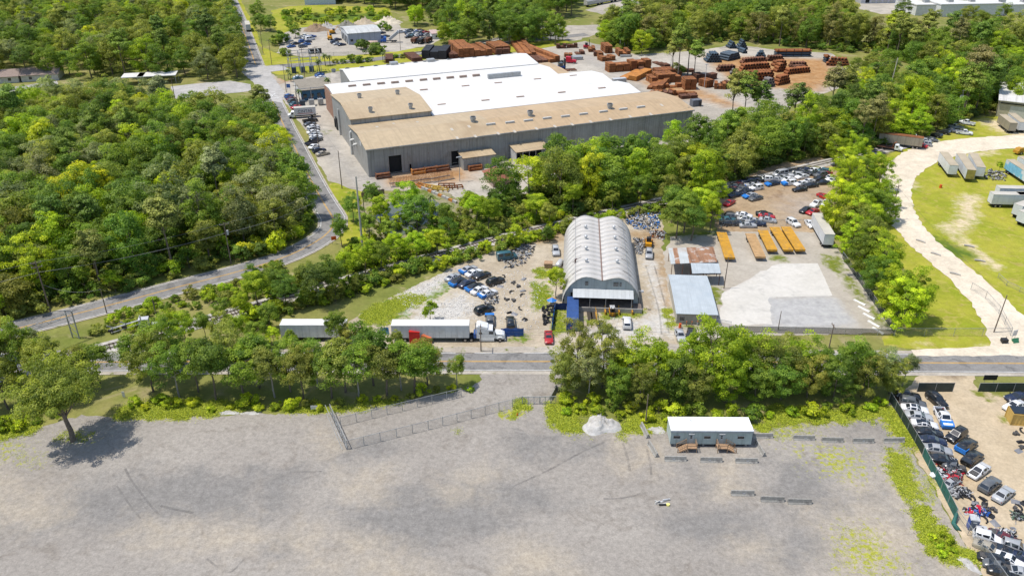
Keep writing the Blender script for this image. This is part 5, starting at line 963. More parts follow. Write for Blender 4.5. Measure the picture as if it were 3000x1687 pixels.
# stations along the car: x, bottom z, belt z, top z, half widths at bottom, belt, top ; g = glazing that starts here
CARS = dict(
    sedan=dict(L=4.8, wb=1.38, wr=.33, W=.91, st=[(-2.4,.42,.72,.78,.62,.70,.58),(-2.3,.27,.88,.97,.80,.84,.72),(-1.6,.24,.93,1.03,.90,.89,.76),(-.9,.22,.95,1.40,.91,.90,.62),(.2,.22,.94,1.44,.91,.90,.63),(1.02,.22,.92,1.0,.91,.89,.76),(1.9,.24,.84,.90,.89,.87,.72),(2.28,.27,.70,.78,.82,.80,.66),(2.4,.40,.55,.62,.66,.66,.55)], cab=(2,5), roof=3),
    suv=dict(L=4.7, wb=1.4, wr=.37, W=.95, st=[(-2.35,.45,.95,1.0,.72,.80,.70),(-2.28,.30,1.03,1.12,.86,.88,.78),(-1.95,.28,1.05,1.66,.93,.92,.70),(-1.0,.26,1.05,1.73,.95,.93,.70),(.25,.26,1.03,1.70,.95,.93,.69),(1.0,.26,1.02,1.12,.95,.92,.80),(1.9,.28,.96,1.03,.93,.90,.76),(2.25,.30,.82,.92,.87,.84,.70),(2.35,.42,.62,.70,.70,.70,.60)], cab=(1,5), roof=3),
    pickup=dict(L=5.6, wb=1.75, wr=.40, W=.99, st=[(-.55,.35,1.12,1.14,.97,.96,.90),(-.45,.33,1.12,1.82,.97,.96,.72),(.7,.33,1.12,1.86,.97,.96,.72),(1.35,.33,1.1,1.2,.97,.95,.84),(2.4,.36,1.02,1.12,.95,.92,.80),(2.72,.36,.85,1.0,.90,.88,.76),(2.8,.5,.62,.72,.78,.78,.7)], cab=(0,3), roof=1),
    van=dict(L=5.3, wb=1.6, wr=.36, W=.98, st=[(-2.6,.4,1.15,2.0,.92,.94,.80),(-2.5,.32,1.15,2.08,.97,.97,.82),(-1.0,.30,1.15,2.12,.98,.98,.82),(.9,.30,1.15,2.10,.98,.98,.80),(1.75,.30,1.1,1.25,.98,.96,.86),(2.45,.33,.95,1.05,.92,.90,.8),(2.6,.45,.65,.75,.78,.76,.68)], cab=(1,4), roof=2),
    coupe=dict(L=4.6, wb=1.35, wr=.33, W=.92, st=[(-2.3,.42,.75,.82,.66,.74,.62),(-2.2,.27,.90,.98,.82,.86,.74),(-1.5,.24,.92,1.05,.91,.90,.78),(-.6,.22,.90,1.30,.92,.90,.60),(.15,.22,.90,1.32,.92,.90,.62),(.95,.22,.88,.95,.92,.89,.77),(1.85,.24,.80,.86,.90,.88,.74),(2.2,.27,.66,.74,.84,.82,.68),(2.3,.4,.52,.6,.68,.68,.56)], cab=(2,5), roof=3))
def car_parts(spec, wreck=0.0, seed=0):
    r = random.Random(seed); st = spec['st']; body = MB(); glass = {}; rings = []
    for x, zl_, zb_, zt, wl_, wb_, wt in st:
        zm = zl_ + (zb_ - zl_) * .55; wm = max(wl_, wb_) * 1.02
        ring = [(x, -wl_, zl_),(x, -wm, zm),(x, -wb_, zb_),(x, -wt, zt),(x, wt, zt),(x, wb_, zb_),(x, wm, zm),(x, wl_, zl_)]
        if wreck: ring = [(a + r.gauss(0, wreck), b + r.gauss(0, wreck * .7), c + r.gauss(0, wreck)) for a, b, c in ring]
        rings.append([Vector(p) for p in ring])
    c0, c1 = spec['cab']
    for i in range(len(st) - 1):
        A, B = rings[i], rings[i + 1]
        for j in range(7):
            qd = [A[j], B[j], B[j + 1], A[j + 1]]; g = None
            if c0 <= i < c1:
                sloped = abs(st[i][3] - st[i + 1][3]) > .2
                if j in (2,4): g = ('side_window', j, i)
                elif j == 3 and sloped: g = ('windshield' if st[i][3] > st[i + 1][3] else 'rear_window', j, i)
            if g:
                if min((qd[0] - qd[3]).length, (qd[1] - qd[2]).length) < .12 and j != 3:      # the triangle beside a pillar
                    pass
                c = sum(qd, Vector()) / 4; k = .80 if j != 3 else .86; inn = [c + (p - c) * k for p in qd]
                for e in range(4): body.add([qd[e], qd[(e + 1) % 4], inn[(e + 1) % 4], inn[e]], [(0,1, 2,3)], 0, False)
                glass[g] = inn
            else: body.add(qd, [(0,1, 2,3)], 0, True)
    for rg_, rev in ((rings[0], False),(rings[-1], True)): body.add(rg_, [tuple(range(8)) if not rev else tuple(range(7,-1, -1))], 0)
    return body, glass
CARMESH = {}
def car_meshes(kind, wreck=0.0, seed=0):
    key = (kind, wreck, seed)
    if key in CARMESH: return CARMESH[key]
    sp_ = CARS[kind]; body, glass = car_parts(sp_, wreck, seed); W = sp_['W']
    if kind == 'pickup':
        for s in (-1,1): body.box(-2.75,-.56, s * .97 - (.09 if s > 0 else 0), s * .97 + (.09 if s < 0 else 0),.4,1.1)
        body.box(-2.8,-2.7,-.97,.97,.42,1.08); 
    me = body.mesh('body', (m_paint,)); bm = bmesh.new(); bm.from_mesh(me); bmesh.ops.remove_doubles(bm, verts=bm.verts, dist=.004); bm.to_mesh(me); bm.free()
    out_ = dict(body=me, glass=[])
    merged = {}
    for (nm, j, i), inn in glass.items(): merged.setdefault((nm, j if nm == 'side_window' else 3, i), []).append(inn)
    for (nm, j, i), L in merged.items():
        g = MB()
        for inn in L: g.add(inn, [(0,1, 2,3)])
        out_['glass'].append((nm, g.mesh(nm, (m_cglass,))))
    allg = MB()
    for inn in glass.values(): allg.add(inn, [(0,1, 2,3)])
    out_['allglass'] = allg.mesh('windows', (m_cglass,))
    x1, x0 = sp_['st'][-1][0], (sp_['st'][0][0] if kind != 'pickup' else -2.8); zf, zr = sp_['st'][-2][2], (sp_['st'][1][2] if kind != 'pickup' else .95)
    out_['lamp'] = [(s, MB().box(x1 - .22, x1 - .03, s * W * .72 - .17, s * W * .72 + .17, zf - .16, zf + .02).mesh('headlight', (m_lamp,))) for s in (-1,1)]
    out_['tail'] = [MB().box(x0 - .03 + (.06 if kind != 'pickup' else 0), x0 + .16, s * W * .76 - .15, s * W * .76 + .15, zr - .24, zr - .06).mesh('taillight', (m_tail,)) for s in (-1,1)]
    out_['mirror'] = [MB().box(.78,.95, s * W + (0 if s > 0 else -.2), s * W + (.2 if s > 0 else 0),.95,1.1).mesh('mirror', (m_black,)) for s in (-1,1)]
    if kind == 'pickup': out_['bed'] = MB().box(-2.69,-.57,-.87,.87,.5,.72).mesh('bed', (m_black,))
    out_['under'] = MB().box(x0 + .25, x1 - .3, -W + .18, W - .18,.2,.5).mesh('underbody', (m_black,))
    CARMESH[key] = out_; return out_
def wheel_mesh(r):
    t = MB(); t.tube([(0,-.11,0),(0,.11,0)], r, 14); rm = MB(); rm.tube([(0,-.118,0),(0,.118,0)], r * .62,10)
    two = MB(); two.tube([(0,-.11,0),(0,.11,0)], r, 10); two.tube([(0,-.118,0),(0,.118,0)], r * .6,8, 1)
    return t.mesh('wheel', (m_tyre,)), rm.mesh('rim', (m_rim,)), two.mesh('wheel', (m_tyre, m_rim))
WHEELS = {}
m_tarp = M('blue_tarp', (.02,.17,.52),.45, var=.3, scale=2.5, bmp=.6)
def car(kind, col, p, rz, label, group, near=True, wreck=0.0, seed=0, tarp=None, hood=False, name=None, sunroof=False, scale=1.0):
    nm = name or dict(sedan='sedan', suv='suv', pickup='pickup_truck', van='van', coupe='coupe')[kind]
    sp_ = CARS[kind]; ms = car_meshes(kind, wreck, seed); t = thing(nm, label, 'van' if kind == 'van' else 'pickup' if kind == 'pickup' else 'car', (*p, 0), rz, group, scale); c = PAINT[col]; k = random.uniform(.9,1.1); c = tuple(v * k for v in c)
    place('body', ms['body'], t, color=c)
    if near:
        for n_, g in ms['glass']: place(n_, g, t)
        if not wreck:
            for _, h in ms['lamp']: place('headlight', h, t)
            for h in ms['tail']: place('taillight', h, t)
            for h in ms['mirror']: place('mirror', h, t)
        place('underbody', ms['under'], t)
    else: place('windows', ms['allglass'], t)
    if kind == 'pickup': place('bed', ms['bed'], t)
    wr = sp_['wr']
    if wr not in WHEELS: WHEELS[wr] = wheel_mesh(wr)
    tm, rm, two = WHEELS[wr]
    if not (wreck and seed % 2):
        for sx in (-1,1):
            for sy in (-1,1):
                o = place('wheel', tm if near else two, t, (sx * sp_['wb'] + (.08 if sx > 0 else -.02), sy * (sp_['W'] - .095), wr))
                if near: place('rim', rm, o)
    if tarp:
        a, b = (1.15,2.52) if tarp == 'front' else (-2.5,-1.2); L = sp_['L'] / 4.8; b_ = MB(); W = sp_['W'] + .05; zt = .99 if kind in ('sedan', 'coupe') else 1.16
        b_.extr([(a * L, .45),(a * L, zt + .03),((a + b) / 2 * L, zt),(b * L, zt - .22 if tarp == 'front' else zt + .02),(b * L, .4)], 'Y', -W, W); b_.build('tarp', m_tarp, t)
    if hood: MB().box(1.05,2.1,-.62,.62,.8,1.04).build('engine_bay', m_eng, t)
    if sunroof: MB().box(-.75,.1,-.42,.42,1.43,1.465).build('sunroof', m_cglass, t)
    return t
def cars(tile, rows, group, near, z=.55):
    """rows: kind, colour, rear pixel, front pixel, label, options"""
    for kind, col, a, b, label, *opt in rows:
        A_, B_ = tile(*a), tile(*b); pa, pb = G(*A_, z), G(*B_, z); o = dict(opt[0]) if opt else {}
        car(kind, col, mid(pa, pb), ang(pa, pb), label, group, near, **o)
T = lambda c, r: (lambda x, y: (750 * c + x * (.3886 if r == 2 else .3878),562 * r + y * (.3886 if r == 2 else .3878)))
ZA = lambda x, y: (2620 + .2071 * x, 1120 + .2071 * y); ZB = lambda x, y: (2700 + .198 * x, 1400 + .198 * y)
ZE = lambda x, y: (820 + .1553 * x, 180 + .1553 * y); ZF = lambda x, y: (800 + .1941 * x, 60 + .1941 * y); ZH = lambda x, y: (2100 + .1656 * x, 460 + .1656 * y); ZC = lambda x, y: (1600 + .2135 * x, 110 + .2135 * y)
# ---- salvage yard, right front: the row along the green fence and the row beside it
S1 = 'cars in the salvage yard'
cars(ZA, [('suv', 'black', (40,190),(330,215), 'black SUV half under the trees at the back of the fence row'),('suv', 'grey', (90,260),(430,330), 'dark grey SUV second from the trees in the fence row'),
          ('sedan', 'white', (95,350),(480,410), 'white sedan with dark sunroof behind the green fence', dict(sunroof=True)),('sedan', 'silver', (160,455),(530,510), 'silver sedan between two white sedans in the fence row'),
          ('coupe', 'white', (225,565),(630,625), 'white car with black roof in the fence row', dict(sunroof=True)),('sedan', 'black', (290,685),(690,740), 'black sedan right below the white car with black roof'),
          ('sedan', 'navy', (335,795),(740,860), 'blue-black sedan above the silver-blue one in the fence row'),('sedan', 'silver', (405,915),(815,990), 'silver-blue sedan near the lower end of the fence row'),
          ('sedan', 'black', (495,1065),(880,1130), 'black sedan with red tail lamps, last whole car of the fence row'),
          ('suv', 'black', (500,170),(700,345), 'black SUV parked behind the white pickup', ),('pickup', 'white', (610,350),(775,660), 'white pickup with blue-wrapped front in the salvage yard', dict(tarp='front')),
          ('suv', 'black', (985,680),(765,820), 'black SUV just below the white pickup'),('suv', 'black', (920,975),(1120,820), 'black SUV with blue-wrapped tail', dict(tarp='rear')),
          ('suv', 'black', (1000,1150),(1200,1000), 'black SUV above the white sedan with open bonnet'),('sedan', 'white', (1335,1150),(1050,1360), 'white sedan with its bonnet off and engine showing', dict(hood=True)),
          ('sedan', 'navy', (1900,180),(1580,235), 'navy sedan at the right edge beside the yellow container'),('sedan', 'white', (1800,300),(1600,370), 'white car hidden behind the yellow container')], S1, True)
cars(ZB, [('suv', 'grey', (900,190),(1110,20), 'dark grey hatchback with broken tail next to silver sedan', dict(hood=False)),('sedan', 'silver', (1085,345),(1330,140), 'clean silver sedan standing alone on the salvage yard dirt')], S1, True)
WRK = [(985,1030, 'tan', 'crushed beige car front'),(1200,1060, 'black', 'crumpled black car body wrapped in plastic'),(1400,1020, 'silver', 'stripped silver car body at the right edge'),(1060,1200, 'black', 'stripped black car body without doors'),(1300,1200, 'white', 'white car front with engine showing'),(1490,1190, 'navy', 'navy car body cut at the picture edge'),(1200,1390, 'black', 'black car shell at the bottom edge'),(1420,1380, 'silver', 'silver car shell at the bottom edge'),(980,880, 'white', 'white car front end beside the white cabinet'),(1200,870, 'maroon', 'dark car front end leaning on green scrap'),(1130,1300, 'grey', 'grey car shell low in the scrap rows')]
for i, (x, y, c, lb) in enumerate(WRK): car(('sedan', 'coupe', 'suv')[i % 3], c, G(*ZB(x, y),.5), R(-35 + random.uniform(-15,15) + (180 if i % 2 else 0)), lb + ' in the scrap rows', 'wrecked cars in the salvage yard', True, .07,3 + i % 4, hood=bool(i % 2), name='wrecked_car', scale=.86)
for i, (x, y, c, lb) in enumerate([(850,1190, 'grey', 'crumpled grey car body beside the fence, doors open'),(640,1300, 'white', 'white car body lying behind the green fence'),(800,1420, 'silver', 'silver tailgate shell behind the green fence'),(880,1330, 'red', 'red broken car panel heap by the fence')]): car('coupe' if i % 2 else 'sedan', c, G(*ZA(x, y),.5), R(-20 + i * 25), lb, 'wrecked cars in the salvage yard', True, .10,5 + i, hood=True, name='wrecked_car', scale=.6 if i in (3,1) else .75)
# ---- shed lot
S2 = 'cars on the shed lot'
cars(T(1,1), [('sedan', 'silver', (1560,605),(1650,568), 'silver sedan with blue-wrapped front at the back of the lot group', dict(tarp='rear')),('sedan', 'white', (1590,637),(1702,590), 'white sedan between silver and black ones on the lot'),('sedan', 'black', (1650,655),(1762,610), 'black sedan right of the white one on the lot'),
               ('coupe', 'silver', (1440,672),(1530,620), 'pale wrecked car at the left end of the lot group', dict(wreck=.05, seed=4)),('sedan', 'black', (1475,705),(1580,655), 'dark sedan with blue wrap behind the pale wreck', dict(tarp='rear')),('sedan', 'navy', (1535,720),(1650,665), 'dark blue sedan in the middle of the lot group'),
               ('sedan', 'black', (1590,745),(1715,695), 'black sedan with blue-wrapped tail in the lot group', dict(tarp='rear')),('sedan', 'white', (1630,772),(1745,715), 'white sedan second from the front of the lot group'),('sedan', 'white', (1695,790),(1810,745), 'white sedan with blue-wrapped front nearest the rubble', dict(tarp='rear')),
               ('suv', 'black', (1745,700),(1872,655), 'black SUV standing alone right of the lot group'),('suv', 'black', (1655,915),(1792,868), 'black SUV on the rubble above the semi-trailer'),('suv', 'grey', (1768,1000),(1765,935), 'dark SUV parked nose-up behind the white truck cab', dict(tarp='front')),('suv', 'black', (1925,1015),(1920,960), 'black SUV right of the dark one behind the truck')], S2, True)
car('van', 'teal', q(1,1, 1895,492,.6), R(15), 'pale blue van with roof rack at the top of the shed lot', S2, True, name='van')
cars(T(2,1), [('suv', 'silver', (325,418),(336,482), 'old silver car with rounded nose left of the arched shed'),('coupe', 'red', (275,1065),(280,1135), 'red sports car at the street edge of the shed lot'),('sedan', 'black', (712,1060),(655,975), 'black sedan before the arched shed dock'),('suv', 'white', (870,1032),(866,950), 'white SUV parked before the arched shed dock'),
               ('suv', 'silver', (1036,440),(1035,505), 'silver SUV in the drive right of the arched shed'),('sedan', 'silver', (1262,1060),(1280,1110), 'silver car at the entrance of the block building'),('sedan', 'black', (1355,1045),(1345,1110), 'black car behind the bollards of the block building')], S2, True)
# ---- car lot behind
S3 = 'cars in the dirt car lot behind the flatbeds'
cars(ZH, [('sedan', 'black', (250,640),(90,690), 'black wreck at the left corner of the dirt car lot', dict(wreck=.06, seed=3)),('sedan', 'navy', (400,655),(240,690), 'dark blue wreck beside the left corner of the dirt lot', dict(wreck=.06, seed=4)),('sedan', 'black', (340,575),(180,610), 'black wreck behind the left corner cars', dict(wreck=.06, seed=5)),('sedan', 'maroon', (420,470),(280,540), 'maroon wreck under the trees of the dirt lot'),('sedan', 'grey', (510,550),(360,600), 'grey wreck under the trees beside the white SUV', dict(wreck=.06, seed=6)),
          ('suv', 'white', (810,530),(580,570), 'white SUV with open front, nearest the tree shade'),('sedan', 'navy', (610,600),(450,640), 'dark blue wreck below the white SUV', dict(wreck=.07, seed=3)),('sedan', 'silver', (700,660),(480,710), 'silver car with blue front behind the grey-pink one', dict(tarp='front')),('sedan', 'grey', (810,700),(560,760), 'grey car with pink glare on its roof'),
          ('coupe', 'red', (285,780),(150,850), 'red wrecked car alone at the left of the dirt lot', dict(wreck=.1, seed=5)),('sedan', 'white', (360,1010),(600,1050), 'white sedan at the back of the lower left cluster'),('sedan', 'silver', (380,1090),(640,1110), 'silver sedan below the white one in the lower left cluster'),('sedan', 'teal', (80,1110),(300,1110), 'dark teal wreck at the lower left of the dirt lot', dict(wreck=.07, seed=4)),('sedan', 'black', (90,1170),(310,1180), 'black wreck at the bottom left of the dirt lot', dict(wreck=.07, seed=6)),
          ('sedan', 'silver', (440,1210),(660,1210), 'silver wreck at the fence of the dirt lot', dict(wreck=.07, seed=3)),('sedan', 'black', (720,1000),(960,1020), 'black sedan above the red one in the lower middle cluster'),('coupe', 'red', (790,1040),(980,1060), 'red car between black and silver in the lower middle cluster'),('sedan', 'silver', (800,1100),(1010,1130), 'silver sedan at the fence in the lower middle cluster'),
          ('van', 'silver', (1210,290),(1020,330), 'silver van at the back left of the far row'),('sedan', 'silver', (1270,350),(1070,390), 'silver sedan in front of the silver van'),('sedan', 'grey', (1460,280),(1260,300), 'dark sedan behind the far row of white cars'),('sedan', 'white', (1350,390),(1160,420), 'white sedan left in the far row'),('sedan', 'navy', (1090,450),(880,490), 'dark car with blue-wrapped front left of the white SUV', dict(tarp='front')),
          ('suv', 'white', (1420,450),(1150,480), 'white SUV with large blue wrapping on its front', dict(tarp='front')),('sedan', 'white', (1620,330),(1390,370), 'white sedan in the middle of the far row'),('sedan', 'white', (1790,230),(1620,250), 'white sedan at the very back of the dirt lot'),('sedan', 'black', (1830,280),(1640,300), 'black sedan behind the white ones at the back'),('sedan', 'white', (1550,460),(1420,490), 'white car half hidden behind the black convertible'),
          ('sedan', 'white', (1700,420),(1520,450), 'white sedan behind the black sedan in the far row'),('sedan', 'black', (1780,490),(1550,520), 'black sedan right behind the black convertible'),('coupe', 'black', (1600,560),(1330,590), 'black convertible with blue cover in its cabin', dict(tarp=None)),('sedan', 'black', (1930,370),(1730,400), 'black sedan at right of the far row, upper'),('sedan', 'black', (1990,450),(1770,460), 'black sedan at right of the far row, lower'),('suv', 'grey', (1900,310),(1760,330), 'grey SUV at the back right of the far row'),
          ('coupe', 'red', (1970,290),(1890,310), 'red car at the back right corner of the dirt lot'),('sedan', 'white', (2050,350),(1940,390), 'white car at the right end of the far row, upper'),('sedan', 'white', (2090,400),(1990,440), 'white car at the right end of the far row, lower'),('coupe', 'red', (1820,670),(1980,730), 'dark red car by the right hand trees'),('pickup', 'white', (1840,800),(1700,870), 'white pickup by the right hand trees'),('sedan', 'white', (1960,790),(1900,840), 'white car tucked into the right hand trees'),
          ('sedan', 'black', (1660,900),(1480,980), 'black sedan beside the bright red car'),('coupe', 'red', (1800,930),(1590,1010), 'bright red sports car beside the black sedan'),('suv', 'white', (1270,1120),(1440,1220), 'white SUV behind the flatbed trailers'),('sedan', 'white', (1610,1140),(1690,1230), 'white sedan beside the grey box trailer')], S3, False)
for i, (x, y) in enumerate([(300,520),(560,440),(620,500),(700,400),(860,400),(930,370),(1030,400),(1340,280),(1500,270),(1560,230),(1400,330),(1600,290),(1850,240),(1880,260),(640,1130),(330,1180),(180,1060),(720,1180)]):
    c_ = ('grey', 'navy', 'silver', 'black', 'white', 'teal', 'silver', 'black')[i % 8]; car(('sedan', 'suv', 'coupe')[i % 3], c_, G(*ZH(x, y),.5), R(170 + random.uniform(-14,14)), f"{c_} damaged car packed into the dirt lot rows", S3, False, .05,3 + i % 4)
# ---- factory car park
S4 = 'cars in the factory car park'
cars(T(1,0), [('suv', 'blue', (212,745),(290,715), 'blue SUV at the top of the row above the white box truck'),('sedan', 'maroon', (228,762),(306,736), 'maroon sedan, second above the white box truck row'),('suv', 'grey', (235,780),(318,752), 'dark grey SUV in the row above the white box truck'),('sedan', 'teal', (248,800),(330,772), 'grey-green sedan above the red car in the factory row'),('sedan', 'red', (262,822),(345,800), 'red car just above the white box truck'),
               ('pickup', 'black', (358,920),(460,905), 'black pickup first below the white box truck'),('sedan', 'grey', (360,948),(455,930), 'grey car second below the white box truck'),('sedan', 'white', (385,968),(480,950), 'white car third below the white box truck'),('suv', 'silver', (388,990),(480,970), 'silver SUV fourth below the white box truck'),('sedan', 'white', (384,1008),(480,990), 'white car fifth below the white box truck'),('sedan', 'silver', (400,1030),(500,1008), 'silver car sixth below the white box truck'),('sedan', 'white', (402,1048),(504,1026), 'white car seventh below the white box truck'),('suv', 'grey', (404,1068),(505,1045), 'grey SUV eighth below the white box truck'),
               ('pickup', 'navy', (402,1085),(440,1068), 'small navy truck by the kerb of the factory car park'),('sedan', 'white', (412,1120),(460,1096), 'white car near the end of the factory row'),('suv', 'navy', (430,1150),(525,1130), 'navy SUV second from the end of the factory row'),('sedan', 'tan', (455,1172),(552,1150), 'beige sedan at the end of the factory row'),
               ('sedan', 'teal', (280,600),(352,590), 'teal car at the pole in the upper factory car park'),('sedan', 'white', (285,590),(350,578), 'white car behind the teal one in the upper car park'),('sedan', 'blue', (440,580),(520,560), 'blue car in the upper car park beside the white roof'),('sedan', 'navy', (436,570),(525,548), 'navy car at the back of the upper car park'),('sedan', 'white', (460,595),(525,578), 'white car in the upper car park beside the white roof, upper'),('sedan', 'white', (470,608),(530,595), 'white car in the upper car park beside the white roof, lower')], S4, False)
# ---- far yard
S5 = 'cars in the far pale yard'
rows = []
for i, (k, c, x, y, lb) in enumerate([('van', 'white', 200,268, 'white camper van at the left of the far yard'),('sedan', 'silver', 240,310, 'silver car below the camper van'),('pickup', 'white', 470,245, 'white pickup at the back of the far left group'),('suv', 'white', 500,265, 'white SUV in the far left group'),('sedan', 'blue', 590,245, 'blue car at the right of the far left group'),('van', 'white', 560,285, 'white van in the far left group'),('suv', 'blue', 450,320, 'blue SUV in the middle of the far left group'),('sedan', 'navy', 520,325, 'navy car right of the blue SUV'),('sedan', 'black', 345,350, 'black car at the shrubs of the far yard'),('suv', 'grey', 450,395, 'grey SUV at the front of the far left group'),('sedan', 'blue', 505,362, 'blue car behind the grey SUV of the far group'),('sedan', 'blue', 275,395, 'blue car alone at the shrub by the far yard'),
                                      ('sedan', 'navy', 970,290, 'navy car at the workshop doors, back'),('suv', 'navy', 930,335, 'navy SUV at the workshop doors'),('sedan', 'silver', 970,355, 'silver car before the workshop'),('sedan', 'navy', 1035,368, 'dark car beside the silver one at the workshop'),('sedan', 'blue', 1640,252, 'blue car right of the workshop'),('sedan', 'grey', 1700,240, 'grey car right of the workshop'),('sedan', 'navy', 1640,190, 'navy car behind the workshop corner'),('suv', 'white', 1930,178, 'white SUV alone in the far right yard'),('sedan', 'black', 2050,252, 'black car before the far right car mass')]):
    rows.append((k, c, (x - 40, y + 6),(x + 40, y - 6), lb))
cars(ZF, rows, S5, False)
rows = []; cl = ['silver', 'navy', 'white', 'maroon', 'black', 'grey', 'blue', 'silver', 'red', 'navy', 'white', 'grey', 'black', 'silver', 'teal', 'white', 'navy', 'silver']
k = 0
for j, y in enumerate((160,182,204,224)):
    for i in range(4 + (j % 2)):
        x = 2030 + i * 66 + j * 12 + random.uniform(-8,8); rows.append((('sedan', 'suv')[k % 2], cl[k % len(cl)], (x - 36, y + 5),(x + 36, y - 7), f"{dict(navy='navy blue', teal='teal').get(cl[k % len(cl)], cl[k % len(cl)])} car packed in the far right car mass, {('back', 'second', 'third', 'front')[j]} line, {ORD[i]} from left")); k += 1
cars(ZF, rows, S5, False)
# ---- lawn at right
S6 = 'vehicles parked on the lawn by the trees'
cars(T(3,0), [('sedan', 'silver', (1225,1068),(1130,1058), 'silver car behind the silver SUV on the lawn'),('suv', 'silver', (1230,1095),(1140,1082), 'silver SUV beside the brown trailer on the lawn'),('sedan', 'red', (1175,1105),(1130,1095), 'red car half hidden by the brown trailer'),('suv', 'black', (1310,1035),(1222,1012), 'black SUV right of the sapling on the lawn'),('suv', 'black', (1375,1010),(1275,988), 'black SUV in the middle of the lawn row'),('sedan', 'grey', (1420,995),(1330,975), 'grey car in the middle of the lawn row'),('pickup', 'silver', (1470,975),(1360,950), 'silver pickup at the right of the lawn row'),('pickup', 'white', (1435,1000),(1530,1010), 'white pickup in front of the lawn row'),('pickup', 'white', (1550,940),(1455,920), 'white pickup with black bed at the end of the lawn row'),('sedan', 'grey', (1255,1060),(1200,1050), 'wrecked grey car behind the silver cars on the lawn', dict(wreck=.07, seed=5)),('sedan', 'white', (1130,1035),(1065,1025), 'white wreck behind the brown trailer', dict(wreck=.1, seed=4)),('sedan', 'tan', (1460,920),(1390,905), 'rusty beige wreck under the trees by the pole', dict(wreck=.08, seed=6))], S6, False)
# ---- cars on the far road
cars(T(0,0), [('suv', 'navy', (1708,20),(1718,-5), 'navy SUV driving on the far road at the top edge'),('sedan', 'blue', (1755,90),(1765,108), 'small blue car driving down the far road'),('sedan', 'white', (1800,92),(1815,112), 'white car on the verge of the far road')], 'cars on the far road', False)
for i, (x, y) in enumerate([(880,40),(860,62),(845,80),(885,66)]): car('pickup' if i % 2 else 'suv', ('silver', 'navy', 'white', 'grey')[i], q(2,0, x, y), R(25), f"{('silver', 'navy', 'white', 'grey')[i]} vehicle in the small far lot below the tank wagons", 'vehicles in the small far lot', False)
# ================================================================= trailers and trucks
m_box = ribbed('trailer_white', (.60,.62,.63),1.2,.45, 'X', dirt=(.50,.49,.46), dscale=.3, stripe=.06, depth=.1); m_boxroof = M('trailer_roof', (.46,.43,.37),.7, var=.12, scale=.3, dirt=(.36,.31,.24), dscale=.2)
m_whiteroof = M('clean_trailer_roof', (.60,.585,.56),.6, var=.08, scale=.3)
def wheelpair(parent, x, W, r=.5, n=2):
    for s in (-1,1): 
        b = MB(); b.tube([(x, s * (W - .55), r),(x, s * W, r)], r, 14); o = b.build('wheel', m_tyre, parent); MB().tube([(x, s * (W - .2), r),(x, s * (W + .015), r)], r * .5,10).build('rim', m_rim, o)
def box_trailer(label, p, rz, L=14.6, group=None, side=None, roof=None, panels=0, W=1.28, end=None, z0=1.15, z1=4.05):
    t = thing('box_trailer', label, 'trailer', (*p, 0), rz, group); sm_ = side or m_box
    n = panels or max(3, int(L // 3)); 
    for s in (-1,1):
        for i in range(n):
            a, b = -L / 2 + L * i / n, -L / 2 + L * (i + 1) / n - .03; MB().box(a, b, s * W - (.06 if s > 0 else 0), s * W + (.06 if s < 0 else 0), z0, z1).build('side_panel', sm_, t)
    MB().box(-L / 2, -L / 2 + .06, -W + .07, W - .07, z0, z1).build('rear_door', end or sm_, t); MB().box(L / 2 - .06, L / 2, -W + .07, W - .07, z0, z1).build('front_wall', end or sm_, t)
    MB().box(-L / 2 - .03, L / 2 + .03, -W - .03, W + .03, z1, z1 + .07).build('roof', roof or m_boxroof, t); MB().box(-L / 2 + .05, L / 2 - .05, -W + .08, W - .08, z0 - .14, z0 + .05).build('floor', m_black, t)
    MB().box(-L / 2 - .02, L / 2 + .02, -W - .02, W + .02, z0 - .12, z0 - .01).build('bottom_rail', m_black, t)
    for x in (-L / 2 + 1.4, -L / 2 + 2.7): wheelpair(t, x, W - .05)
    for s in (-1,1): MB().box(L / 2 - 3, L / 2 - 2.8, s * .8 - .08, s * .8 + .08,0, z0 - .1).build('landing_leg', m_galv, t)
    return t
pa, pb = q(1,1, 1030,1135), q(1,1, 1612,1138)
yT = (pa[1] + pb[1]) / 2 + 1.2
box_trailer('long white semi-trailer hitched to the white truck cab', ((pa[0] + pb[0]) / 2, yT),0.0, pb[0] - pa[0], None, roof=m_whiteroof, panels=13)
pa, pb = q(1,1, 240,1140), q(1,1, 640,1140); box_trailer('white box trailer half hidden by trees left of the semi', ((pa[0] + pb[0]) / 2, yT + .2),0.0,13.6, None, roof=m_whiteroof, panels=9)
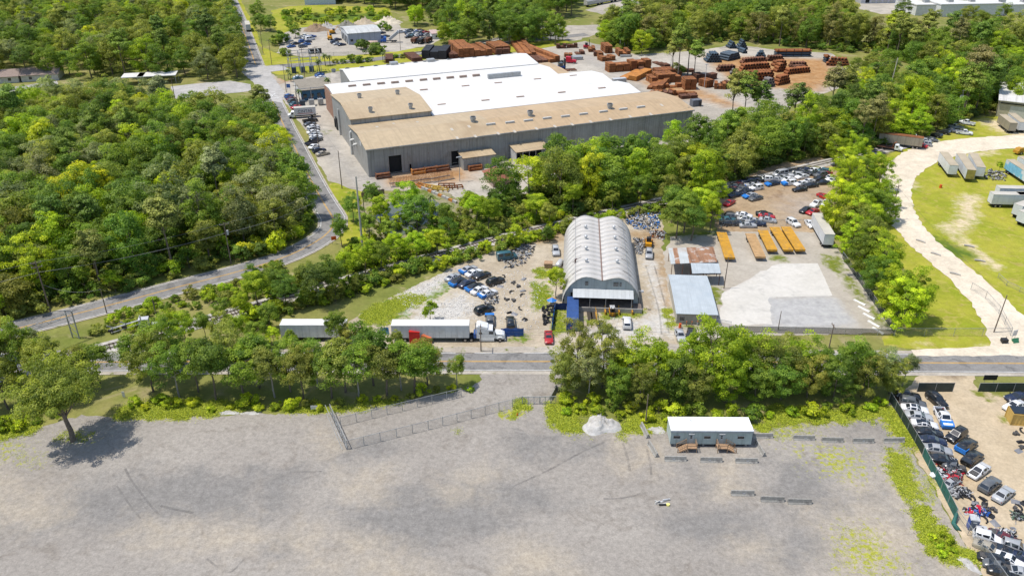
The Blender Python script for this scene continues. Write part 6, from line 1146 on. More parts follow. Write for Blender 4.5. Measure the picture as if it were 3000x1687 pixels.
# truck cab
tc = thing('semi_truck', 'white semi-truck cab with sleeper facing right at the street edge', 'truck', (q(1,1, 1640,1140)[0] + .2, yT, 0)); m_tw = M('truck_white', (.70,.71,.70),.35)
for nm, b in (('sleeper', [(0.55,.95),(2.9,.95),(2.9,3.0),(2.75,3.3),(.75,3.75),(.55,3.7)]),('cab', [(2.92,.95),(4.4,.95),(4.4,1.9),(3.9,2.95),(2.92,3.05)]),('hood', [(4.42,.75),(6.3,.7),(6.45,1.0),(6.35,1.45),(5.9,1.72),(4.42,1.95)])):
    w_ = 1.18 if nm != 'hood' else .98; MB().extr(b, 'Y', -w_, w_).build(nm, m_tw, tc)
MB().add([(4.43,-1.05,1.97),(4.43,1.05,1.97),(3.95,1.0,2.92),(3.95,-1.0,2.92)], [(0,1, 2,3)]).build('windshield', m_cglass, tc)
for s in (-1,1):
    MB().box(3.15,4.05, s * 1.19 - .015, s * 1.19 + .015,1.95,2.65).build('side_window', m_cglass, tc); MB().box(1.1,1.7, s * 1.19 - .015, s * 1.19 + .015,1.95,2.4).build('sleeper_window', m_cglass, tc)
    MB().box(6.1,6.42, s * .82 - .14, s * .82 + .14,1.05,1.3).build('headlight', m_lamp, tc); MB().box(1.2,4.2, s * 1.1 - .14, s * 1.1 + .14,.35,.93).build('side_fairing', m_tw, tc); MB().tube([(.3, s * .9,.9),(.3, s * .9,3.5)], .09,8).build('exhaust_stack', m_galv, tc)
    MB().extr([(4.9,.8),(5.0,1.15),(5.4,1.3),(5.9,1.2),(6.15,.8)], 'Y', s * 1.0 - .2, s * 1.0 + .2).build('fender', m_tw, tc); MB().box(4.45,4.6, s * 1.35 - .1, s * 1.35 + .1,1.9,2.4).build('mirror', m_black, tc)
MB().extr([(.8,3.74),(2.9,3.28),(2.9,3.4),(1.3,3.95),(.8,3.95)], 'Y', -1.1,1.1).build('roof_fairing', m_tw, tc); MB().box(6.4,6.6,-1.1,1.1,.35,.7).build('bumper', m_alu, tc); MB().box(-2.6,6.2,-.45,.45,.55,.85).build('chassis', m_black, tc); MB().box(-.1,.5,-1, 1,.9,1.9).build('rear_wall_unit', M('blue_unit', (.03,.09,.3),.5), tc)
for x in (5.45,-.55,-1.85): wheelpair(tc, x, 1.2,.5)
# white box truck with lettering
pa, pb = G(*ZE(285,1085),0), G(*ZE(690,1055),0); bt = thing('box_truck', 'white box truck with dark lettering on its side beside the factory', 'truck', (*mid(pa, pb),0), ang(pa, pb)); bl = math.dist(pa, pb); hw = bl / 2
MB().box(-hw, hw, -.05,2.4,1.2,4.0).build('cargo_box', M('truck_box_white', (.66,.66,.66),.5, var=.05), bt); MB().box(-hw - .05, hw + .05,-.1,2.45,4.0,4.08).build('roof', m_boxroof, bt)
MB().extr([(-hw - 2.3,.6),(-hw - .1,.6),(-hw - .1,2.6),(-hw - 1.0,2.6),(-hw - 1.5,1.7),(-hw - 2.3,1.5)], 'Y', .05,2.3).build('cab', m_tw, bt); MB().box(-hw - 1.2, -hw - .4,.0,.04,1.7,2.4).build('side_window', m_cglass, bt); MB().box(-hw, hw, .3,2, .7,1.15).build('chassis', m_black, bt)
for x in (-hw - 1.5, hw - 1.6):
    for y in (.15,2.15): MB().tube([(x, y - .15,.48),(x, y + .15,.48)], .48,12).build('wheel', m_tyre, bt)
tx = bpy.data.curves.new('lettering', 'FONT'); tx.body = 'CINTAS'; tx.size = 1.55; tx.align_x = 'CENTER'; tx.extrude = .01
tx.materials.append(M('letter_navy', (.012,.02,.05),.5))
to = bpy.data.objects.new('lettering_curve', tx); lme = bpy.data.meshes.new_from_object(to); bpy.data.objects.remove(to)
lo_ = place('lettering', lme, bt, (0,-.075,2.15)); lo_.rotation_euler = (R(90),0, 0)
MB().box(-2.9,2.9,-.08,-.06,1.72,1.9).build('red_stripe', M('letter_red', (.40,.06,.05),.5), bt)
# trailers on the right lawn
S7 = 'trailers standing on the right lawn'; m_tanroof = M('tan_trailer_roof', (.40,.335,.235),.7, var=.12, scale=.3); m_olive = M('olive_trailer_end', (.30,.25,.06),.7, var=.3); m_brown = ribbed('brown_trailer', (.30,.265,.20),.9,.6, 'X', dirt=(.22,.17,.12)); m_blue = M('light_blue_side', (.20,.46,.60),.5, dirt=(.60,.62,.62), dscale=.25, dlo=.5, dhi=.56)
def tr2(label, a, b, **kw):
    pa, pb = q(*a), q(*b); return box_trailer(label, mid(pa, pb), ang(pa, pb), kw.pop('L', None) or math.dist(pa, pb), kw.pop('group', S7), **kw)
tr2('white box trailer with tan roof, leftmost of three on the lawn', (3,0, 1310,1245),(3,0, 1378,1337), roof=m_tanroof, L=13); tr2('white box trailer with olive end, middle of three on the lawn', (3,0, 1432,1250),(3,0, 1515,1380), roof=m_tanroof, end=m_olive, L=16); tr2('white box trailer, rightmost of three on the lawn', (3,0, 1530,1255),(3,0, 1582,1350), roof=m_tanroof, L=14)
tr2('brown old box trailer behind the tow truck on the lawn', (3,0, 1102,1120),(3,0, 880,1092), roof=m_rust, side=m_brown, L=14)
tr2('light blue and white box trailer at the right edge', (3,0, 1840,1320),(3,0, 1960,1400), roof=m_tanroof, side=m_blue, L=15); tr2('white box trailer behind the light blue one', (3,0, 1920,1290),(3,0, 2050,1370), roof=m_tanroof, L=14)
tr2('long white trailer lying across the lawn at right edge', (3,1, 1660,108),(3,1, 2070,118), roof=m_boxroof, L=15); tr2('long white trailer behind the one lying across the lawn', (3,1, 1700,60),(3,1, 2120,70), roof=m_boxroof, L=15)
tr2('short white trailer with pale end, upper of two at right edge', (3,1, 1845,208),(3,1, 2020,150), roof=m_boxroof, L=9); tr2('short white trailer, lower of two at right edge', (3,1, 1890,258),(3,1, 2060,215), roof=m_boxroof, L=9); tr2('white trailer peeking between the long and short ones', (3,1, 1860,110),(3,1, 2090,112), roof=m_boxroof, L=9)
tr2('grey trailer backed to the white-roofed warehouse, left one', (3,0, 1828,1008),(3,0, 1755,950), roof=m_tanroof, side=m_brown, L=11); tr2('white trailer backed to the white-roofed warehouse, right one', (3,0, 1895,998),(3,0, 1830,945), roof=m_tanroof, L=12)
tr2('grey box trailer at the right end of the flatbed row', (3,1, 450,436),(3,1, 350,260), roof=m_boxroof, L=14, group='trailers in the flatbed yard')
tr2('small white trailer standing on the far road verge', (0,0, 1885,255),(0,0, 1868,205), roof=m_boxroof, L=12, group='far trailers')
# flatbeds
m_fy1 = M('yellow_deck', (.50,.255,.022),.75, var=.2, scale=.6, dirt=(.33,.19,.05), dscale=.8, dlo=.45, dhi=.7); m_fw = M('wood_deck', (.42,.26,.12),.85, var=.25, scale=.7, dirt=(.30,.20,.11))
def flatbed(label, a, b, w_, mt):
    t = thing('flatbed_trailer', label, 'trailer', (*mid(a, b),0), ang(a, b), 'flatbed trailers in a row'); L = math.dist(a, b); n = 7
    for i in range(n): y0 = -w_ / 2 + w_ * i / n; MB().box(-L / 2, L / 2, y0 + .012, y0 + w_ / n - .012,1.28,1.4).build('plank', mt, t)
    for s in (-1,1): MB().box(-L / 2, L / 2, s * w_ / 2 - .07, s * w_ / 2 + .07,1.1,1.43).build('side_rail', mt, t); MB().box(-L / 2, L / 2, s * .45 - .08, s * .45 + .08,.7,1.26).build('beam', m_rustdark, t)
    MB().box(-L / 2 - .12, -L / 2 - .01, -w_ / 2, w_ / 2,.9,1.43).build('end_beam', mt, t)
    for x in (L / 2 - 1.2, L / 2 - 2.5): wheelpair(t, x, w_ / 2 - .08)
    for s in (-1,1): MB().box(-L / 2 + 2.2, -L / 2 + 2.4, s * .7 - .08, s * .7 + .08,0, 1.1).build('landing_leg', m_galv, t)
FB = [('yellow flatbed trailer, first from the carport', (2,1, 1645,496),(2,1, 1583,305), m_fy1),('tan wooden flatbed trailer, second from the carport', (2,1, 1878,490),(2,1, 1800,315), m_fw),('yellow flatbed trailer, third from the carport', (3,1, 33,438),(3,1, -40,290), m_fy1),('yellow flatbed trailer, fourth from the carport', (3,1, 155,438),(3,1, 48,267), m_fy1),('yellow flatbed trailer, fifth from the carport', (3,1, 245,437),(3,1, 135,265), m_fy1)]
for lb, a, b, mt in FB: flatbed(lb, q(*a, 1.35), q(*b, 1.35),2.45, mt)
# tow truck on the lawn
pa, pb = q(3,0, 830,1120), q(3,0, 1000,1145); tt = thing('tow_truck', 'tow truck with white cab and rusty flat bed beside the brown trailer', 'truck', (*mid(pa, pb),0), ang(pa, pb), S6)
MB().extr([(1.6,.6),(4.0,.6),(4.1,1.2),(3.2,1.35),(2.8,2.2),(1.6,2.25)], 'Y', -1,1).build('cab', m_tw, tt); MB().box(2.0,2.7,-1.02,1.02,1.4,2.0).build('side_window', m_cglass, tt); MB().box(-4,1.5,-1.15,1.15,.9,1.1).build('bed', m_rustdark, tt); MB().tube([(.9,0, 1.1),(1.2,0, 2.6),(1.9,.3,3.0)], .18,6).build('crane_arm', m_rust, tt)
for x in (3.2,-2.2): wheelpair(tt, x, 1.0,.42)
# far truck things
for i, (x, y, lb) in enumerate([(2150,335, 'dark scrap truck by the far rail line, left one'),(2245,345, 'dark scrap truck by the far rail line, middle one'),(2345,335, 'dark scrap truck by the far rail line, right one')]):
    t = thing('scrap_truck', lb, 'truck', (*G(*ZF(x, y)),0), R(75), 'scrap trucks in the far yard'); MB().box(-4,1.6,-1.2,1.2,1, 2.6).build('load_box', m_rustdark if i != 1 else m_black, t); MB().extr([(1.8,.6),(3.8,.6),(3.8,1.5),(3.2,2.6),(1.8,2.6)], 'Y', -1.1,1.1).build('cab', m_black, t)
    for xx in (2.9,-2.6): wheelpair(t, xx, 1.1,.5)
dt = thing('dump_truck', 'blue dump truck with raised tipping body by the workshop', 'truck', (*G(*ZF(1760,335)),0), R(185)); MB().extr([(1.6,.8),(4.6,.7),(4.6,1.6),(3.4,1.8),(3.0,2.8),(1.6,2.8)], 'Y', -1.2,1.2).build('cab', M('truck_blue', (.02,.10,.38),.4), dt); MB().box(-4,1.5,-.5,.5,.7,1.0).build('chassis', m_black, dt)
b = MB(); b.cbox((-2.3,0, 3.4),(6.0,2.4,1.3),0, 0,0, R(38)); b.build('tipping_body', m_galv, dt)
for xx in (3.6,-1.6,-2.9): wheelpair(dt, xx, 1.15,.5)
# tank wagons at the top
for i in range(5):
    p0, p1 = q(2,0, 600,48), q(2,0, 1020,-34); L0 = Vector(p0).lerp(Vector(p1),(i + .1) / 4.2); rz = ang(p0, p1)
    t = thing('rail_wagon', f"pale grey covered rail wagon at the top edge, {ORD[i]} from the left", 'wagon', (L0.x, L0.y, 0), rz, 'rail wagons at the top'); L = 15.5
    MB().extr([(-1.5,1.4),(1.5,1.4),(1.55,3.6),(.9,4.5),(-.9,4.5),(-1.55,3.6)], 'X', -L / 2, L / 2).build('hopper_body', m_trim, t); MB().box(-L / 2, L / 2,-.6,.6,.9,1.38).build('underframe', m_black, t)
    for x in (-5.5,5.5): wheelpair(t, x, .8,.5)
# ================================================================= yard goods, fences, poles and small things
ZI = lambda x, y: (2000 + .2747 * x, 130 + .2747 * y); ZJ = lambda x, y: (1450 + .4121 * x, 120 + .4121 * y)
def gl_(tile, p, z=0): return G(*tile(*p), z)
m_bundle = M('rebar_bundle', (.215,.080,.028),.9, var=.35, scale=1.2, dirt=(.37,.148,.042), dlo=.45, dhi=.7, bmp=.6, rnd=.22)
LAYER = {}
def stack(label, a, b, depth, h, mat, n=None, tile=ZJ, group='rusty rebar stacks in the factory yard', cols=1, jit=.12):
    """piled bundles: every layer its own part; a, b are the near ground corners"""
    A_, B_ = gl_(tile, a), gl_(tile, b); L = max(1.5, math.dist(A_, B_)); t = thing('rebar_stack', label, 'stack', (*mid(A_, B_),0), ang(A_, B_), group); n = n or max(2, round(h / .55)); dz = h / n
    for c in range(cols):
        x0, x1 = -L / 2 + L * c / cols + .06, -L / 2 + L * (c + 1) / cols - .06; hh = n if cols == 1 else max(1, n - random.choice((0,0, 1,2)))
        for k in range(hh):
            key = (round(x1 - x0,1), round(depth, 1), round(dz, 2), mat.name)
            if key not in LAYER:
                b_ = MB(); w_, d_ = key[0] / 2, key[1]; r = random.Random(len(LAYER)); m_ = 5
                for i in range(m_): y0, y1 = d_ * i / m_, d_ * (i + 1) / m_ - .06; e = r.uniform(0,.22); f = r.uniform(0,.22); b_.box(-w_ + e, w_ - f, y0, y1,.06, dz - r.uniform(0,.05))
                LAYER[key] = b_.mesh('bundle_layer', (mat,))
            place('bundle_layer', LAYER[key], t, ((x0 + x1) / 2 + random.uniform(-jit, jit), random.uniform(-jit, jit), k * dz))
    return t
ST = [('long wall of rusty rebar beside the white roofs, dark front face', (808,228),(1112,206),5, 4.6, m_bundle, 6),('orange rusty bundles lying before the long rebar wall', (885,272),(1008,290),17,2.2, m_orange, 2),('dark rusty bundles right of the orange ones', (1010,252),(1092,250),13,2.0, m_rustdark, 2),('grey topped bundle between rebar wall and dark bundles', (880,190),(1112,178),3, 1.6, m_rustdark, 3),('big rusty stack right of the white roof corner', (1112,308),(1322,294),7, 3.8, m_bundle, 5),('stepped rusty stack at the left of the big one', (1078,345),(1190,356),15,2.3, m_bundle, 3),('low rusty stack in front of the big one', (1195,338),(1335,332),3, 1.6, m_bundle, 3),
      ('tall square rusty stack by the light pole', (1345,352),(1432,350),6, 4.6, m_bundle, 2),('small crates of rusty steel nearest the tan roof, left', (1195,400),(1262,402),5, 1.9, m_rustdark, 2),('small crates of rusty steel nearest the tan roof, right', (1268,392),(1312,386),4, 2.3, m_bundle, 2),('long low rusty bundle nearest the tan roof', (1325,418),(1445,408),3.5,1.4, m_rustdark, 2),('rusty bundle behind the long low one', (1300,390),(1440,380),3, 1.3, m_bundle, 2),
      ('long rusty stack behind the tan strip roof, left one', (190,128),(296,124),34,3.0, m_bundle, 3),('long rusty stack behind the tan strip roof, middle one', (302,166),(380,160),34,2.8, m_rustdark, 2),('long rusty stack behind the tan strip roof, right one', (386,160),(466,150),34,3.0, m_bundle, 2),('rusty stack at the corner of the back roof', (5,108),(104,104),16,3.2, m_rustdark, 2),('small rusty stack by the red truck', (492,118),(552,118),4, 2.6, m_bundle, 2),
      ('rusty stack at the far end of the yard, first', (664,82),(716,82),7, 2.2, m_bundle, 2),('rusty stack at the far end of the yard, second', (702,112),(732,112),5, 2.0, m_rustdark, 1),('rusty stack at the far end of the yard, third', (735,122),(776,120),6, 2.4, m_bundle, 1),('rusty stack at the far end of the yard, fourth and tallest', (780,92),(838,90),9, 3.8, m_bundle, 2),('rounded rusty bundles at the far end of the yard', (878,112),(966,110),9, 2.6, m_bundle, 3),('grey steel bundle before the rounded bundles', (890,118),(972,116),2, .9, m_galv, 1),('rusty fence of rods behind the yard, left', (440,58),(510,56),3, 2.2, m_rustdark, 3),('rusty fence of rods behind the yard, right', (515,54),(590,52),3, 2.2, m_rustdark, 3),('low rusty bundle at the grass strip', (1115,155),(1240,210),3, 1.6, m_rustdark, 4),('brown rebar stack filling the yard middle, left', (575,100),(640,98),5, 1.6, m_rustdark, 2),('rusty stack beside the long wall, behind', (760,150),(860,140),5, 2.2, m_bundle, 3),('rusty low stack behind the big right stack', (1150,262),(1330,252),6, 3.2, m_rust, 4),('dark low stack beside the pines', (1345,300),(1440,296),6, 2.0, m_rustdark, 3),('rusty crates before the stepped stack', (1090,372),(1180,384),3, 1.4, m_bundle, 3),('grey steel bundle behind the red truck', (556,140),(628,136),4, 1.5, m_galv, 1)]
for lb, a, b, d_, h, mt, c in ST: stack(lb, a, b, d_, h, mt, cols=c)
for lb, a, b, d_, h, mt, c in [('dark mesh rolls stack beside the light pole', (140,415),(230,408),5, 3.6, m_rustdark, 2),('brown mesh rolls behind the light pole', (232,400),(368,370),3, 2.6, m_rustdark, 2),('rusty stack left of the tarped rolls', (250,470),(330,455),5, 3.2, m_bundle, 2),('rusty low stack between two rusty piles', (330,480),(460,486),5, 2.6, m_bundle, 3),('dark stacked bundles beside the tarped rolls', (462,480),(572,468),5, 3.2, m_rustdark, 3),('grey-green tarped rolls near the pines', (552,468),(726,478),5, 2.2, M('grey_tarp', (.16,.18,.175),.7),2),('brown fence of rods under the pines', (-180,310),(130,300),3, 2.4, m_rustdark, 4)]: stack(lb, a, b, d_, h, mt, tile=ZI, cols=c)
# stacks seen over the back roof
for i, (lb, a, b, d_, h, mt, c) in enumerate([('dark steel frames behind the white back roof', (1250,448),(1440,452),14,4.2, m_black, 3),('brown long rolls behind the white back roof', (1180,470),(1262,462),14,1.8, m_rustdark, 1),('brown rolls at the pole behind the back roof', (975,480),(1040,478),12,2.0, m_rustdark, 1),('bright rusty stack behind the back roof', (1530,440),(1650,432),22,4.4, m_bundle, 3),('long bright rusty stack beside it', (1655,432),(1790,420),18,3.2, m_bundle, 3),('low rusty stack before the dark frames', (1465,448),(1530,442),10,2.2, m_rustdark, 2),('rusty stack at the corner of the back roof, far one', (1805,418),(1925,408),14,4.0, m_bundle, 2)]): stack(lb, a, b, d_, h, mt, tile=T(1,0), cols=c)
# rolls and pipes, each one its own thing
def roll_mesh(d, L, mat):
    b = MB(); r = d / 2; n = 12
    b.tube([(0,0, 0),(0, L, 0)], r, n, caps=False); b.tube([(0,.25,0),(0, L - .25,0)], r * .62, n, 1, caps=True)
    for y in (0, L):
        ro = [(r * math.cos(6.2832 * k / n), y, r * math.sin(6.2832 * k / n)) for k in range(n)]; ri = [(x * .62, y, z * .62) for x, y, z in ro]; b.add(ro + ri, [(k, (k + 1) % n, n + (k + 1) % n, n + k) for k in range(n)])
    return b.mesh('roll', (mat, m_dark))
m_pipe = M('dark_blue_pipe', (.05,.075,.10),.5, var=.2, rnd=.3); m_gr = M('grey_mesh_roll', (.17,.15,.14),.8, var=.3, rnd=.2); RM = {}
def rolls(label, name, cat, tile, a, b, layers, d, L, mat, group):
    A_, B_ = gl_(tile, a), gl_(tile, b); rz = ang(A_, B_); n = max(1, int(math.dist(A_, B_) / d)); key = (d, L, mat.name)
    if key not in RM: RM[key] = roll_mesh(d, L, mat)
    for k in range(layers):
        for i in range(n - k):
            f = (i + .5 + k * .5) * d; o = place(name, RM[key], None, (A_[0] + math.cos(rz) * f, A_[1] + math.sin(rz) * f, d / 2 + k * d * .87), rz + random.uniform(-.04,.04)); o.location.x += random.uniform(-.2,.2) * -math.sin(rz); o.location.y += random.uniform(-.2,.2)
            tag(o, label, cat, group)
for i, (lb, a, b, ly, d, L, mt) in enumerate([('brown mesh roll in the pile left of the big rusty heap', (380,298),(590,288),2, 1.5,3, m_rustdark),('grey mesh roll in the small grey pile', (500,330),(600,334),2, 1.4,3, m_gr),('bright rusty roll in the long middle heap', (620,312),(970,284),3, 1.45,3.4, m_rust),('dark rusty roll in the heap behind the long one', (640,218),(910,198),2, 1.45,3, m_rustdark),('rusty roll in the short heap right of the dark ones', (980,245),(1115,230),2, 1.45,3, m_rust),('bright rusty roll in the front heap', (725,402),(1005,386),3, 1.45,3.2, m_rust),('grey roll in the front right pile', (880,468),(1010,448),3, 1.45,3.2, m_gr),('rusty roll right of the grey front pile', (1012,446),(1170,410),3, 1.45,3, m_rust),('orange rusty roll in the long right heap', (1115,330),(1390,300),2, 1.45,3, m_rust),('brown roll in the upper right heap', (1150,255),(1335,250),2, 1.4,3, m_rustdark),('bright rusty roll in the second line of the middle heap', (690,352),(985,338),2, 1.45,3, m_rust),('rusty roll in the gap heap right of the middle', (1000,305),(1110,292),3, 1.45,3, m_rust),('rusty roll in the low line above the long right heap', (1180,292),(1340,282),2, 1.4,3, m_rustdark),('dark rusty roll in the farthest line', (905,185),(1085,180),2, 1.4,3, m_rustdark),('rusty roll in the heap behind the right hand trees', (1530,232),(1790,248),3, 1.5,3, m_rust),('small rusty roll before the long middle heap', (660,378),(735,390),2, 1.3,2.4, m_rust)]): rolls(lb, 'steel_roll', 'roll', ZI, a, b, ly, d, L, mt, 'pile of steel rolls, ' + lb.split(' in ')[-1])
for lb, a, b, ly, d, L, mt in [('dark blue pipe in the left pyramid', (255,200),(430,198),4, 1.25,6, m_pipe),('dark blue pipe in the middle pyramid', (480,186),(625,152),3, 1.25,6, m_pipe),('dark blue pipe in the small pile', (640,104),(700,100),2, 1.3,5, m_pipe),('dark blue pipe in the right pyramid', (765,158),(900,168),3, 1.25,6, m_pipe),('black pipe in the far back pile, left', (500,52),(588,48),3, 1.3,5, m_pipe),('black pipe in the far back pile, right', (590,62),(700,60),4, 1.3,5, m_pipe),('dark blue pipe lying alone before the pines', (715,535),(840,528),1, 2.0,3.5, m_pipe)]: rolls(lb, 'steel_pipe', 'pipe', ZI, a, b, ly, d, L, mt, 'pipe pile, ' + lb.split(' in ')[-1])
for k, (a, b, lb) in enumerate((((990,138),(1365,136), 'long rack of stacked pipes with rusty top at the wood edge'),((1475 - 1380 + 1420,200),(1500 + 60,200), 'pipe rack hidden by the woods, right of the rolls'))):
    A_, B_ = gl_(ZI, a), gl_(ZI, b); t = thing('pipe_rack', lb, 'rack', (*mid(A_, B_),0), ang(A_, B_)); L = math.dist(A_, B_)
    for z in range(3):
        for y in range(4): MB().tube([(-L / 2, y * 1.0,.6 + z * 1.2),(L / 2, y * 1.0,.6 + z * 1.2)], .48,8).build('pipe', m_rust if z == 2 else m_pipe, t)
    for x in np.linspace(-L / 2 + 1, L / 2 - 1,5): MB().box(x - .12, x + .12,-.5,-.3,0, 3.9).build('post', m_black, t)
# rusty racks and yellow frames before the factory
for i, (a, b, lb) in enumerate([((1020,1418),(1172,1402), 'rack of rusty hoops before the factory wall, left'),((1180,1402),(1335,1378), 'rack of rusty hoops before the factory wall, middle'),((1338,1382),(1500,1352), 'rack of rusty hoops before the factory wall, right')]):
    A_, B_ = q(1,0, *a), q(1,0, *b); t = thing('hoop_rack', lb, 'rack', (*mid(A_, B_),0), ang(A_, B_), 'racks of rusty hoops'); L = math.dist(A_, B_); hm = MB(); hm.tube([(0,0, .15),(0,0, 2.0),(0,1.6,2.2),(0,3.2,2.0),(0,3.2,.15)], .07,5); hme = hm.mesh('hoop', (m_rust,))
    for k in range(int(L / .45)): place('hoop', hme, t, (-L / 2 + k * .45, random.uniform(-.1,.1),0))
    for y in (-.1,3.3): MB().box(-L / 2, L / 2, y - .12, y + .12,0, .3).build('base_beam', m_galv, t)
for i, (x, y, mt, lb) in enumerate([(1260,1415, m_orange, 'yellow-orange steel frame by the pond, left'),(1330,1425, M('yellow_steel', (.50,.33,.06),.7), 'yellow steel frame by the pond, middle'),(1395,1440, MATS.get('yellow_steel'), 'long yellow steel frame by the pond, right'),(1440,1410, m_bundle, 'rusty frame beside the light pole'),(1500,1425, m_rust, 'rusty bin frame at the foot of the light pole')]):
    t = thing('steel_cradle', lb, 'frame', (*q(1,0, x, y),0), R(-35 + i * 12), 'steel frames by the pond')
    for yy in (-.9,.9): MB().box(-2.6,2.6, yy - .12, yy + .12,.5,.85).build('beam', mt, t)
    for xx in (-2.4,-.8,.8,2.4): MB().box(xx - .1, xx + .1,-.8,.8,.3,.6).build('cross_bar', mt, t); MB().box(xx - .1, xx + .1,-1.0,-.8,0, 1.2).build('post', mt, t)
for i in range(11):
    A_, B_ = Vector(q(1,0, 1240,1420)), Vector(q(1,1, 1500,85)); p = A_.lerp(B_, i / 10); tag(MB().cbox((0,0, .4),(1.9,.7,.8), random.uniform(-.06,.06)).build('concrete_block', m_plainconc if i % 3 else m_orange, None, (p.x, p.y, 0), ang(A_, B_)), 'concrete block in the line between scrap frames and pond', 'block', 'concrete blocks by the pond')
for i, (x, y, lb) in enumerate([(960,1345, 'rusty roller frame at the factory corner door'),(1228,1312, 'orange scrap bin against the factory wall'),(1322,1298, 'low rusty machine bed against the factory wall'),(1408,1288, 'rusty roller machine against the factory wall'),(1655,1285, 'rusty bin by the small metal shed')]):
    t = thing('scrap_machine', lb, 'machine', (*q(1,0, x, y),0), WA, 'rusty machines along the factory wall'); mt = (m_rustdark, m_orange, m_rust, m_rustdark, m_rust)[i]
    MB().box(-2.2,2.2,-1, 1,.15,.9).build('bed', mt, t); MB().tube([(-2,0, 1.3),(2,0, 1.3)], .42,10).build('roller', m_rust, t)
    for s in (-1,1): MB().box(s * 2.1 - .15, s * 2.1 + .15,-.9,.9,0, 1.7).build('side_plate', mt, t)
# ---- concrete barriers
def barrier_mesh(): 
    b = MB(); b.extr([(-.4,0),(.4,0),(.4,.12),(.22,.36),(.13,.95),(-.13,.95),(-.22,.36),(-.4,.12)], 'X', -1.83,1.83); return b.mesh('barrier_block', (M('barrier_concrete', (.30,.285,.255),.95, var=.2, scale=1.5, dirt=(.15,.14,.13), dscale=1.2, dlo=.45, dhi=.7, bmp=.3, rnd=.12),))
bmesh_ = barrier_mesh(); plm = MB().box(-.22,.22,-.27,-.25,.4,.66).mesh('plate', (m_alu,))
BARS = [(2,1230,578,-1, 'left of three concrete barriers before the office trailer'),(2,1500,586,-1, 'middle of three concrete barriers before the office trailer'),(2,1764,592,-1, 'right of three concrete barriers before the office trailer'),(2,1735,836,-1, 'single concrete barrier left of the barrier pair on the gravel'),(2,1960,882,-2, 'left barrier of the pair on the gravel'),(3,235,900,-2, 'right barrier of the pair on the gravel'),(2,1885,405,0, 'first barrier of the back row, beside the office trailer'),(3,268,420,-2, 'second barrier of the back row on the gravel'),(3,482,436,-2, 'third barrier of the back row on the gravel'),(3,715,442,0, 'fourth barrier of the back row on the gravel'),(3,945,438,2, 'fifth barrier of the back row, nearest the green fence'),(2,1000,365,100, 'barrier end-on by the white rubble, seen lengthways'),(2,1062,505,104, 'barrier end-on left of the office trailer'),(2,1868,500,98, 'barrier end-on right of the office trailer'),(2,312,80,70, 'barrier end-on beside the entrance gate')]
for i, (c, x, y, a, lb) in enumerate(BARS):
    t = thing('concrete_barrier', lb, 'barrier', (*q(c, 2, x, y),0), R(a), 'concrete barriers on the gravel lot'); place('barrier_block', bmesh_, t)
    if i in (0,1, 2,3, 7,9): place('plate', plm, t, (random.uniform(-.4,.4),0, 0))
for i, (x, y, a) in enumerate([(692,838,-58),(724,888,-58),(762,942,-60),(798,1000,-62),(832,1052,-64)]):
    o = MB().extr([(-.3,0),(.3,0),(.2,.25),(-.2,.25)], 'X', -1.5,1.5).build('parking_kerb', M('white_kerb', (.66,.65,.62),.8), None, (*q(3,1, x, y),.0), R(a)); tag(o, f"white concrete kerb along the flatbed yard edge, {ORD[i]} from the back", 'kerb', 'white kerbs of the flatbed yard')
# ---- chain link and screened fences
mcl, t_, b_ = nodes('chain_link'); tr_ = N(t_, 'BsdfTransparent'); mx_ = N(t_, 'MixShader'); mx_.inputs[0].default_value = .085; b_.inputs['Base Color'].default_value = (.33,.34,.34,1); b_.inputs['Roughness'].default_value = .5
t_.links.new(tr_.outputs[0], mx_.inputs[1]); t_.links.new(b_.outputs[0], mx_.inputs[2]); t_.links.new(mx_.outputs[0], t_.nodes['Material Output'].inputs[0])
def screen_mat(name, col, op=.88): 
    m_, t_, b_ = nodes(name); tr_ = N(t_, 'BsdfTransparent'); mx_ = N(t_, 'MixShader'); nn = noise(t_, 1.2,4, .6); t_.links.new(ramp(t_, nn, tuple(c * .75 for c in col), tuple(c * 1.25 for c in col)), b_.inputs['Base Color']); b_.inputs['Roughness'].default_value = .7; mx_.inputs[0].default_value = op
    t_.links.new(tr_.outputs[0], mx_.inputs[1]); t_.links.new(b_.outputs[0], mx_.inputs[2]); t_.links.new(mx_.outputs[0], t_.nodes['Material Output'].inputs[0]); return m_
m_scg = screen_mat('green_screen', (.018,.115,.095)); m_scd = screen_mat('dark_screen', (.022,.040,.036)); m_sct = screen_mat('thin_screen', (.04,.055,.05),.42)
def fence(label, pts, h=2.0, sp=3.0, mat=None, rail=True, name='chain_link_fence', cat='fence', post=None, pr=.05):
    t = thing(name, label, cat, (*pts[0], 0)); o = Vector(pts[0]); P = [Vector(p) - o for p in pts]
    for a, b in zip(P[:-1], P[1:]):
        L = (b - a).length; n = max(1, round(L / sp)); rz = math.atan2(b.y - a.y, b.x - a.x)
        for i in range(n):
            p, r_ = a.lerp(b, i / n), a.lerp(b, (i + 1) / n); m_ = p.lerp(r_, .5); MB().cbox((m_.x, m_.y, h / 2 + .03),((r_ - p).length - .04,.02 if mat else .008, h - .06), rz).build('fence_panel', mat or mcl, t)
            MB().cyl(p, pr, 0, h + .1,6).build('post', post or m_galv, t)
        if rail: m_ = a.lerp(b, .5); MB().cbox((m_.x, m_.y, h + .02),(L, .06,.06), rz).build('top_rail', post or m_galv, t)
    MB().cyl(P[-1], pr, 0, h + .1,6).build('post', post or m_galv, t); return t
fence('chain-link fence crossing the gravel lot up to the entrance gate', qL(1,2, [(690,495),(1300,345),(1934,180)]) + [q(2,2, 78,158)], 1.9,2.8, pr=.06); fence('chain-link fence along the tree row above the gravel lot', qL(1,2, [(640,318),(990,232),(1548,98)]),1.9,3.0, pr=.06)
